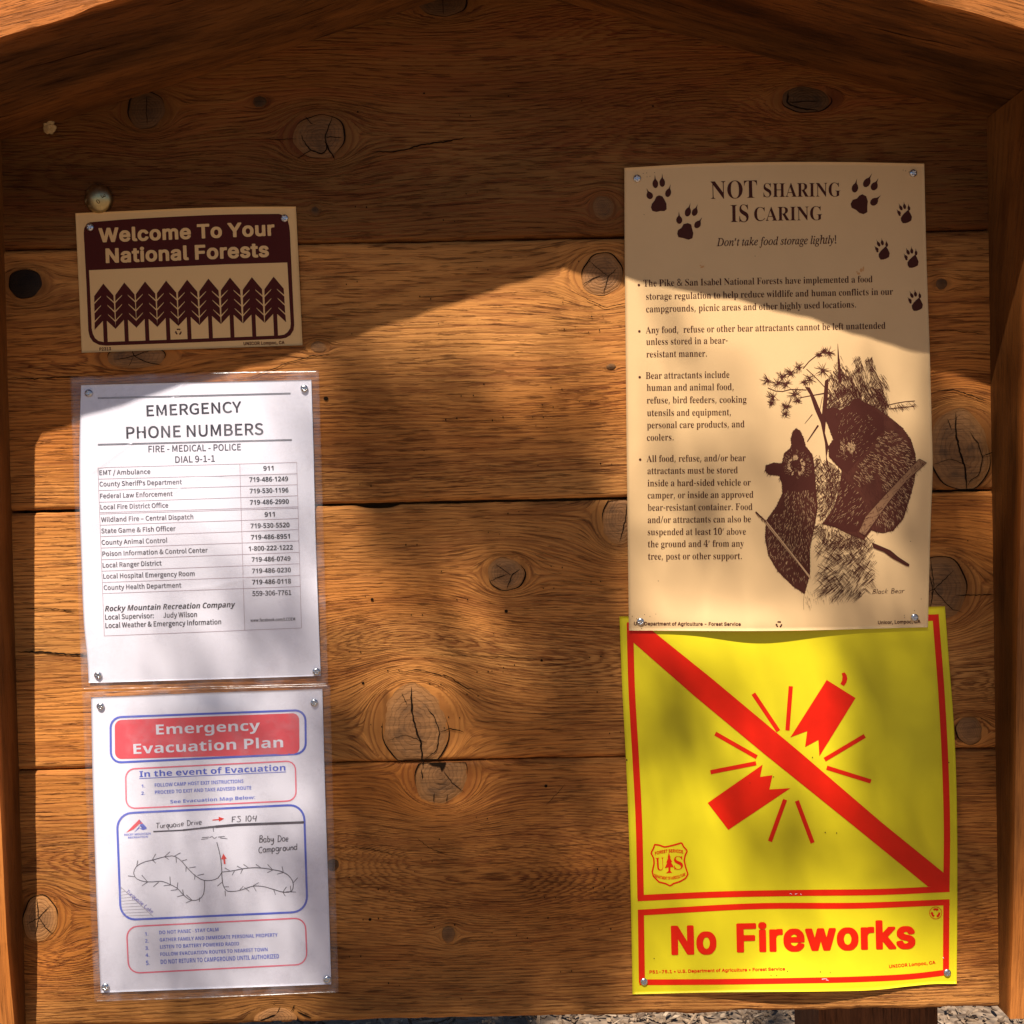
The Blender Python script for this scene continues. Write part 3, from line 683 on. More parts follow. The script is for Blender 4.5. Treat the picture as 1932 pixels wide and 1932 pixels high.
# ---- lettering: outlines of five alphabets (500 units to the em), packed
GLYPHS = {}
GLYPHS['H'] = [
32,129,0,44,152,1,10,17,-100,49,-1,11,11,36,130,0,16,-11,12,-62,0,-12,-12,-21,-130,0,-16,45,335,1,8,71,110,168,0,12,12,0,54,-13,11,-168,0,-10,-11,0,-55,46,152,1,19,52,-22,24,0,12,3,24,23,3,8,1,6,-1,28,-7,12,-18,16,-6,3,-10,2,-16,
0,-14,-3,-21,-20,-7,-10,-1,-26,3,-14,6,-8,14,-13,49,335,1,21,44,-18,232,-1,12,11,0,52,-10,12,-68,0,-1,2,0,298,-11,13,-70,0,-76,-56,-12,-12,0,-61,12,-12,16,0,59,42,0,-212,-1,-2,-82,0,-10,-12,0,-52,50,335,1,46,36,-18,238,-1,13,11,0,
54,-11,12,-128,0,67,70,21,24,33,46,10,28,2,16,0,32,-3,16,-5,14,-11,18,-22,24,-28,18,-22,7,-26,3,-34,-1,-22,-5,-22,-10,-18,-13,-20,-21,-12,-20,-5,-12,-4,-18,-1,-33,12,-11,58,0,10,12,3,22,9,19,12,8,16,5,10,1,10,-2,14,-5,9,-6,8,-12,
4,-16,-2,-12,-5,-14,-18,-28,-151,-162,0,-48,51,335,1,56,136,-24,30,0,24,3,18,5,18,8,9,6,29,26,13,18,8,18,4,22,0,38,-4,18,-8,18,-13,18,-16,16,-18,14,-12,6,-22,6,-2,2,81,90,0,50,-11,11,-222,0,-13,-11,0,-54,11,-12,117,0,-68,-78,0,
-50,11,-13,42,0,18,-2,16,-5,18,-10,8,-14,5,-20,-3,-16,-8,-14,-10,-7,-14,-6,-14,-3,-16,0,-22,6,-14,8,-6,8,-6,22,-12,12,-58,0,-13,-12,1,-26,7,-24,11,-18,22,-22,16,-13,22,-10,22,-6,53,335,1,66,138,-24,24,0,26,3,20,6,16,9,16,12,23,24,
13,20,7,18,5,28,0,32,-2,18,-4,16,-7,16,-18,26,-17,17,-14,10,-12,7,-18,7,-18,3,-32,0,-16,-1,-14,-4,6,49,138,0,11,12,0,52,-11,13,-200,0,-13,-11,-20,-176,1,-16,10,-11,40,-5,16,0,10,7,22,10,20,4,14,-1,14,-5,15,-9,9,-14,6,-16,2,-14,-1,
-10,-4,-14,-7,-14,-4,-6,-12,-7,-20,-7,-10,0,-14,3,-19,11,-8,12,-4,18,-11,11,-58,0,-12,-11,0,-20,4,-20,9,-20,14,-18,21,-20,8,-6,12,-6,22,-8,55,335,1,13,59,-18,61,-1,13,11,155,309,0,55,-12,13,-240,0,-12,-11,0,-54,12,-12,155,0,-143,
-284,0,-16,65,353,2,17,3,-18,64,0,11,12,29,84,3,1,112,0,30,-85,12,-12,62,-1,11,11,0,18,-126,344,-13,15,-66,0,-12,-12,-128,-349,0,-16,4,136,156,-1,2,29,84,30,-86,67,374,1,72,172,-24,46,2,10,2,28,9,24,14,30,29,15,18,12,24,7,28,0,16,
-12,11,-58,0,-12,-11,-4,-14,-6,-12,-7,-12,-5,-4,-14,-9,-14,-6,-16,-4,-14,-1,-12,1,-14,4,-10,4,-22,14,-12,15,-12,24,-7,26,-3,30,5,40,8,24,12,22,9,12,20,12,18,7,22,3,18,-2,20,-7,23,-15,10,-16,7,-22,12,-11,58,0,12,11,0,18,-7,26,-12,
24,-15,18,-22,23,-22,15,-26,11,-30,6,-42,1,-32,-5,-28,-10,-12,-7,-24,-18,-19,-20,-20,-28,-14,-32,-5,-18,-4,-24,-1,-52,3,-36,11,-40,9,-19,10,-15,11,-14,23,-23,13,-11,13,-8,34,-13,68,368,2,26,33,-18,137,-1,28,3,20,5,28,11,24,16,28,
29,14,19,15,34,8,38,1,56,-1,24,-3,18,-11,36,-7,14,-10,14,-12,16,-15,14,-13,11,-14,9,-32,14,-18,4,-26,3,-140,0,-12,-11,0,-364,18,106,58,-1,234,59,-1,18,-3,18,-6,16,-9,13,-11,13,-22,9,-26,5,-38,-1,-14,-5,-28,-8,-24,-6,-12,-10,-13,
-16,-11,-14,-7,-36,-8,69,311,1,21,33,-18,231,-1,13,11,0,54,-11,12,-160,0,-1,2,1,78,144,0,14,14,-1,52,-11,11,-146,1,-1,76,159,0,11,12,0,54,-11,10,-230,1,-12,-11,0,-364,70,305,1,17,33,-18,59,-1,13,11,1,141,138,0,13,11,0,54,-11,12,
-140,1,-1,81,157,0,11,12,0,54,-11,11,-228,0,-12,-11,0,-364,71,381,1,75,172,-24,38,1,28,5,28,11,18,12,38,38,8,13,11,24,4,16,3,26,0,60,-12,13,-148,0,-12,-10,0,-55,12,-12,74,0,1,-2,-6,-18,-13,-20,-14,-10,-18,-8,-22,-4,-18,1,-22,6,
-18,11,-10,8,-14,20,-10,22,-6,26,-2,26,3,28,7,28,5,12,17,26,10,8,28,13,22,3,20,-2,20,-7,20,-15,11,-16,9,-22,12,-11,60,0,11,11,0,18,-3,12,-10,26,-7,12,-15,19,-24,23,-24,15,-16,7,-24,7,-28,3,-46,-2,-32,-9,-28,-16,-32,-28,-19,-25,
-16,-32,-6,-20,-6,-40,0,-54,4,-30,5,-20,6,-16,8,-18,10,-14,12,-16,20,-20,28,-20,14,-7,20,-6,73,230,1,25,13,-18,179,-1,12,11,0,56,-12,10,-46,0,-1,2,0,230,1,2,46,0,12,10,0,56,-12,11,-178,0,-11,-11,-1,-54,1,-2,11,-10,48,0,0,-232,-2,
-2,-46,0,-11,-10,-1,-2,1,-54,76,293,1,13,33,-18,223,-1,10,10,1,3,0,52,-11,12,-151,0,0,298,-1,3,-12,10,-58,0,-12,-13,0,-362,77,455,1,23,33,-18,57,-1,13,11,1,187,73,-185,12,-12,53,-1,12,11,74,187,0,-187,12,-11,58,0,11,11,1,364,-11,
12,-79,1,-11,-11,-93,-240,-93,240,-13,11,-76,0,-11,-11,-1,-364,78,383,1,18,33,-18,61,-1,11,11,1,223,140,-221,12,-12,68,-1,12,11,0,364,-11,12,-59,1,-13,-11,-1,-223,-140,221,-12,12,-68,1,-12,-11,0,-364,79,390,2,38,172,-24,36,1,28,5,
28,12,12,7,14,11,30,30,18,28,13,36,6,32,1,56,-3,32,-9,34,-17,34,-15,20,-17,18,-25,20,-14,8,-16,6,-32,7,-42,1,-32,-5,-32,-12,-22,-15,-30,-29,-12,-15,-8,-14,-14,-32,-8,-40,-1,-58,4,-36,5,-20,7,-18,17,-30,11,-14,23,-23,26,-19,34,-13,
32,176,56,-18,4,-18,8,-16,11,-9,11,-11,19,-7,19,-5,22,-2,26,2,22,5,24,9,22,16,26,24,15,10,4,10,3,18,2,22,-3,16,-6,16,-9,10,-11,13,-19,9,-22,5,-24,2,-28,-3,-28,-7,-26,-8,-18,-14,-20,-17,-12,-16,-7,-22,-5,80,329,2,25,33,-18,59,-1,
13,11,1,117,78,0,22,3,14,4,26,13,8,6,20,20,11,15,10,24,5,26,0,38,-4,24,-8,20,-12,18,-20,21,-18,13,-26,10,-20,4,-18,1,-140,0,-12,-11,0,-364,11,106,186,-1,106,65,-1,18,-4,17,-9,9,-18,4,-20,-4,-22,-10,-18,-14,-8,-18,-5,82,332,2,29,
33,-18,59,-1,13,11,1,125,51,-1,66,-122,12,-12,67,-1,11,11,0,16,-68,126,15,13,18,19,9,12,7,14,5,20,1,16,0,28,-2,22,-8,24,-12,18,-30,29,-12,7,-26,9,-16,3,-18,1,-142,0,-12,-11,0,-364,13,106,194,-1,98,67,-1,20,-5,14,-9,5,-7,4,-10,3,
-18,-3,-18,-4,-10,-5,-6,-18,-9,-18,-4,83,330,1,86,130,-24,40,-1,24,2,24,6,22,10,10,7,26,24,12,16,5,10,6,22,1,38,-4,22,-4,10,-7,10,-23,25,-20,14,-24,11,-72,21,-24,9,-16,10,-6,10,-1,6,1,8,8,15,22,11,24,4,14,-1,12,-3,12,-5,10,-7,4,
-4,4,-10,3,-14,11,-11,58,0,12,11,1,18,-4,22,-6,14,-12,18,-21,20,-18,13,-20,9,-24,6,-24,2,-36,-1,-26,-5,-26,-11,-19,-13,-24,-24,-11,-18,-6,-22,-1,-40,4,-20,11,-20,21,-22,19,-14,22,-10,18,-7,60,-16,24,-9,16,-9,5,-11,1,-6,-1,-8,-4,
-10,-7,-8,-10,-7,-14,-5,-10,-3,-18,-2,-12,1,-16,4,-24,12,-7,12,-4,20,-11,11,-60,0,-13,-11,1,-26,5,-20,9,-18,14,-17,20,-20,22,-13,26,-9,84,331,1,16,124,-18,60,-1,12,11,0,298,2,2,97,0,11,12,0,52,-12,13,-278,0,-13,-11,0,-54,11,-12,
98,0,1,-2,1,-298,85,379,1,43,168,-24,26,0,24,2,20,5,20,8,20,14,23,21,14,18,10,20,6,20,3,22,0,250,-12,13,-58,0,-13,-11,0,-238,-2,-12,-6,-18,-11,-16,-24,-14,-16,-4,-12,-1,-16,1,-12,3,-24,12,-6,5,-6,8,-9,22,-3,22,0,230,-12,11,-58,0,
-12,-11,0,-246,2,-24,6,-22,10,-20,11,-16,20,-20,15,-12,18,-10,20,-7,20,-4,86,353,1,15,132,-18,66,-1,13,13,126,346,0,18,-11,11,-62,0,-12,-12,-86,-249,-89,250,-13,11,-60,0,-12,-11,1,-18,127,-346,87,495,1,30,98,-18,68,-1,12,11,58,
214,58,-214,11,-10,3,-1,64,0,12,11,95,348,0,18,-10,10,-61,1,-12,-11,-56,-220,-2,-2,-57,220,-12,12,-65,1,-12,-11,-58,-221,-2,1,-56,220,-11,10,-3,1,-58,0,-11,-11,-1,-2,1,-18,94,-344,89,347,1,17,132,-18,60,-1,11,11,1,144,128,206,0,
16,-12,11,-66,-1,-12,-12,-80,-130,-80,130,-11,12,-67,1,-12,-11,1,-18,128,-204,0,-142,97,291,2,51,93,-24,31,-1,18,2,16,5,14,8,12,-9,54,0,12,11,0,206,-3,14,-4,12,-13,20,-16,16,-16,11,-20,8,-22,4,-34,1,-24,-3,-24,-7,-12,-6,-18,-13,
-16,-16,-10,-13,-9,-18,1,-16,10,-11,42,-11,14,0,12,10,4,10,4,5,16,9,16,4,12,0,16,-5,6,-4,6,-11,2,-10,-84,-12,-16,-4,-18,-7,-16,-9,-16,-16,-14,-20,-4,-18,0,-34,4,-20,7,-14,7,-10,28,-25,22,-10,14,110,51,-14,4,-9,5,-4,12,1,6,4,6,12,
6,18,5,52,7,0,-10,-3,-10,-4,-10,-5,-7,-24,-12,98,315,2,34,148,-24,18,-1,20,2,16,4,14,6,22,17,19,20,9,12,8,14,7,20,6,34,1,14,-1,36,-6,36,-4,12,-14,26,-25,28,-20,14,-12,6,-28,7,-40,0,-20,-4,-20,-11,-2,90,-10,11,-58,0,-11,-13,0,-364,
13,-11,52,0,3,1,11,11,22,-13,16,-4,28,146,52,-14,4,-10,5,-10,11,-11,26,-3,16,-1,20,2,20,4,14,6,14,7,10,6,6,12,6,10,3,8,0,10,-1,12,-4,12,-7,10,-17,6,-16,4,-20,0,-14,-1,-16,-5,-20,-5,-12,-9,-14,-8,-7,-12,-5,99,295,1,66,132,-24,26,0,
20,2,20,6,18,10,14,11,23,25,10,16,6,18,-1,14,-10,11,-42,10,-14,0,-12,-11,-4,-12,-8,-12,-12,-7,-16,-5,-8,-1,-12,2,-16,7,-8,6,-10,16,-6,16,-4,20,1,28,4,18,6,14,9,15,10,7,12,5,14,3,24,-6,12,-8,7,-10,4,-12,13,-11,14,0,40,10,12,13,0,
14,-7,18,-12,18,-20,20,-13,11,-16,9,-18,6,-16,3,-34,1,-24,-3,-24,-8,-22,-14,-24,-24,-16,-21,-11,-28,-6,-32,-1,-38,4,-32,4,-16,5,-12,12,-22,9,-11,20,-19,20,-15,24,-10,16,-3,100,315,2,33,124,-24,26,0,18,2,12,5,16,10,12,-12,54,0,13,
11,0,364,-11,13,-58,0,-10,-11,-2,-90,-20,11,-20,4,-30,1,-22,-3,-14,-4,-24,-13,-24,-24,-15,-18,-11,-24,-8,-32,-2,-22,2,-50,7,-30,6,-14,8,-16,9,-12,32,-30,14,-8,14,-5,16,-3,27,134,52,-20,8,-8,5,-5,7,-11,26,-4,20,0,14,1,16,4,18,13,
26,6,6,10,5,10,3,12,1,10,-1,12,-4,10,-6,5,-6,12,-28,3,-14,1,-20,-2,-20,-4,-16,-7,-16,-8,-11,-8,-6,-12,-5,101,301,2,54,136,-24,26,0,20,2,20,6,16,8,14,10,22,22,9,14,7,16,0,16,-12,11,-40,10,-16,0,-10,-11,-6,-12,-6,-6,-14,-7,-18,-4,
-16,2,-18,7,-10,7,-9,13,-6,16,1,2,174,0,10,10,0,42,-2,26,-7,26,-11,22,-9,12,-35,31,-10,6,-14,5,-24,5,-32,0,-24,-2,-14,-4,-10,-5,-21,-14,-25,-24,-15,-22,-10,-26,-6,-32,0,-52,3,-18,8,-26,6,-14,7,-10,9,-12,18,-18,22,-14,26,-11,18,-3,
9,92,171,6,15,8,9,16,9,20,4,18,-4,14,-8,8,-10,6,-14,102,197,1,36,47,-18,57,-1,12,11,1,214,47,0,12,11,0,52,-12,11,-46,0,-2,2,1,8,3,12,4,2,10,3,16,-4,14,0,11,11,11,36,0,16,-10,11,-4,2,-20,4,-36,0,-20,-3,-17,-8,-10,-6,-23,-24,-4,-8,
-5,-18,-1,-36,-38,0,-12,-12,0,-52,12,-10,38,0,1,-214,103,315,2,58,114,-122,54,0,24,4,20,7,18,11,22,20,11,14,7,16,4,16,1,16,0,286,-11,12,-56,0,-12,-13,-18,11,-22,5,-10,1,-30,-1,-24,-5,-28,-14,-32,-32,-7,-10,-11,-24,-6,-20,-3,-22,
-1,-38,2,-20,4,-20,6,-18,9,-16,11,-14,32,-30,18,-9,18,-5,20,-2,34,1,18,4,18,11,1,-2,-3,-18,-7,-14,-13,-7,-14,-5,-16,-2,-20,3,-10,4,-14,9,-10,12,-12,11,-14,0,-34,-19,-12,-12,0,-16,3,-6,13,-16,20,-19,14,-10,12,-6,24,136,60,-22,7,
-12,9,-7,12,-5,14,-4,20,0,12,1,16,4,16,13,26,16,11,22,5,22,-6,10,-6,5,-6,7,-12,5,-14,3,-12,2,-22,-6,-32,-12,-24,-8,-6,-12,-5,-14,-3,104,305,1,35,28,-18,58,-1,11,11,0,160,2,16,5,16,8,11,14,8,18,4,16,-3,12,-7,6,-9,5,-14,2,-20,0,
-162,11,-11,56,0,13,13,0,182,-3,28,-7,22,-11,18,-18,18,-16,11,-16,7,-26,3,-30,0,-20,-4,-20,-10,-1,87,-11,13,-56,0,-12,-10,-1,-3,0,-362,105,137,2,8,28,-18,58,-1,11,11,0,276,-11,12,-58,0,-11,-12,0,-274,17,42,286,26,0,10,2,21,18,6,
10,1,24,-2,12,-22,23,-6,3,-28,1,-10,-2,-8,-5,-14,-14,-5,-8,-1,-28,2,-10,19,-20,107,285,1,22,28,-18,58,-1,10,11,1,94,7,7,78,-99,12,-13,70,0,11,11,-1,16,-109,140,101,104,1,16,-11,12,-68,0,-90,-91,-1,167,-11,13,-56,0,-12,-10,-1,-3,0,
-362,108,153,1,21,86,-20,24,0,20,2,13,12,0,18,-7,33,-12,11,-22,-1,-3,1,-1,6,-1,296,-11,11,-56,0,-12,-10,-1,-3,1,-320,3,-12,5,-10,6,-8,22,-20,20,-6,109,442,1,54,28,-18,58,-1,11,11,1,178,4,14,8,13,12,7,16,4,12,-3,12,-6,4,-7,3,-10,1,
-190,12,-11,57,1,11,12,1,184,4,12,6,8,13,7,14,3,14,-3,12,-7,4,-6,3,-10,1,-190,12,-11,57,1,11,10,0,198,-4,28,-11,22,-9,12,-22,19,-18,9,-18,4,-12,1,-22,-1,-14,-1,-10,-3,-22,-11,-20,-17,-22,22,-14,7,-12,3,-14,1,-28,-1,-16,-5,-18,-10,
-12,11,-56,0,-10,-10,-1,-4,0,-272,110,305,1,33,28,-18,58,-1,11,11,0,160,2,16,5,16,8,11,14,8,18,4,16,-3,12,-7,6,-9,5,-14,2,-20,0,-162,13,-11,54,0,13,11,0,184,-2,24,-5,18,-10,20,-22,24,-10,8,-14,7,-18,5,-38,2,-26,-4,-24,-12,-11,12,
-57,0,-11,-12,0,-274,111,308,2,37,132,-24,18,-1,32,4,20,7,12,6,10,8,33,34,6,10,11,26,6,28,1,52,-2,18,-6,24,-5,12,-15,26,-23,24,-12,10,-24,12,-28,7,-34,1,-24,-3,-24,-8,-22,-14,-24,-24,-16,-21,-11,-28,-6,-32,-1,-38,4,-32,4,-16,5,
-12,12,-22,9,-11,20,-19,20,-15,24,-10,16,-3,28,140,52,-10,1,-22,11,-4,4,-7,12,-6,16,-4,16,-1,18,1,16,4,18,14,28,5,5,12,6,22,5,20,-5,10,-5,7,-6,9,-16,5,-14,4,-16,1,-18,-2,-20,-4,-16,-5,-12,-8,-12,-5,-6,-12,-6,-14,-4,112,315,2,33,
28,-116,58,-1,11,11,1,98,20,-12,18,-4,16,-1,20,1,14,1,12,3,12,4,16,10,12,10,22,24,13,20,10,30,4,28,0,48,-5,32,-5,16,-19,32,-25,26,-9,7,-22,11,-34,6,-32,-1,-16,-3,-24,-13,-1,3,-10,10,-57,0,-11,-12,0,-372,28,146,52,-14,4,-10,5,-10,
11,-11,26,-3,16,-1,20,2,20,4,14,6,14,7,10,6,6,12,6,10,3,8,0,10,-1,12,-4,12,-7,10,-17,6,-16,4,-20,0,-14,-1,-16,-5,-20,-5,-12,-9,-14,-8,-7,-12,-5,114,201,1,21,28,-18,58,-1,11,11,0,166,2,14,9,20,12,7,10,4,12,2,32,-2,12,11,0,58,-10,
11,-16,1,-34,-1,-18,-5,-14,-8,-9,10,-57,0,-11,-12,0,-274,115,274,1,71,114,-24,26,0,24,2,20,6,16,8,14,11,20,21,9,18,3,16,1,28,-4,20,-10,16,-19,19,-12,9,-16,7,-70,18,-16,6,-4,5,-1,6,4,8,13,6,16,3,16,-2,12,-6,10,-18,10,-11,18,0,36,8,
11,12,1,16,-3,8,-8,16,-11,14,-16,16,-14,10,-18,7,-20,4,-36,1,-18,-2,-16,-4,-18,-8,-16,-10,-22,-24,-8,-14,-5,-22,0,-24,4,-20,5,-10,24,-26,28,-16,74,-19,12,-5,3,-4,1,-6,-4,-9,-14,-7,-20,-3,-18,2,-15,7,-9,21,-11,11,-17,0,-38,-8,-12,
-12,0,-16,6,-20,11,-18,19,-18,14,-11,16,-7,20,-5,116,179,1,36,100,-22,30,0,18,2,6,2,11,12,0,16,-7,35,-12,11,-16,0,-12,-2,-8,2,-3,4,-1,12,0,134,42,0,11,12,0,50,-11,12,-42,0,0,52,-12,11,-56,0,-12,-11,0,-52,-28,0,-12,-12,0,-52,12,
-10,28,0,0,-156,2,-16,4,-10,8,-13,15,-15,17,-11,14,-5,117,305,1,31,102,-22,50,1,18,5,16,9,12,-12,54,0,13,11,0,276,-11,12,-58,0,-11,-12,0,-156,-2,-20,-5,-14,-8,-12,-16,-9,-14,-3,-14,2,-16,8,-7,10,-4,14,-2,14,0,166,-13,12,-56,0,-11,
-12,0,-186,5,-34,14,-28,24,-24,20,-12,118,291,1,15,104,-18,58,-1,13,11,99,260,0,16,-10,12,-62,0,-11,-12,-57,-156,-58,157,-10,11,-62,0,-11,-12,0,-16,97,-254,119,413,1,29,87,-18,57,-1,12,11,38,134,2,2,38,-136,12,-11,58,1,10,10,2,4,
78,258,-1,16,-10,10,-61,0,-10,-11,-38,-134,-37,133,-11,12,-60,0,-12,-12,-36,-132,-2,-2,-38,135,-10,11,-61,0,-10,-12,-1,-14,1,-4,78,-256,8226,290,1,29,114,46,38,-1,14,3,12,6,13,10,21,20,9,16,5,14,2,12,0,26,-3,16,-6,14,-11,15,-20,
20,-28,14,-14,2,-28,0,-14,-3,-14,-6,-14,-9,-20,-21,-10,-16,-5,-14,-1,-44,4,-16,7,-14,24,-26,15,-11,10,-4]
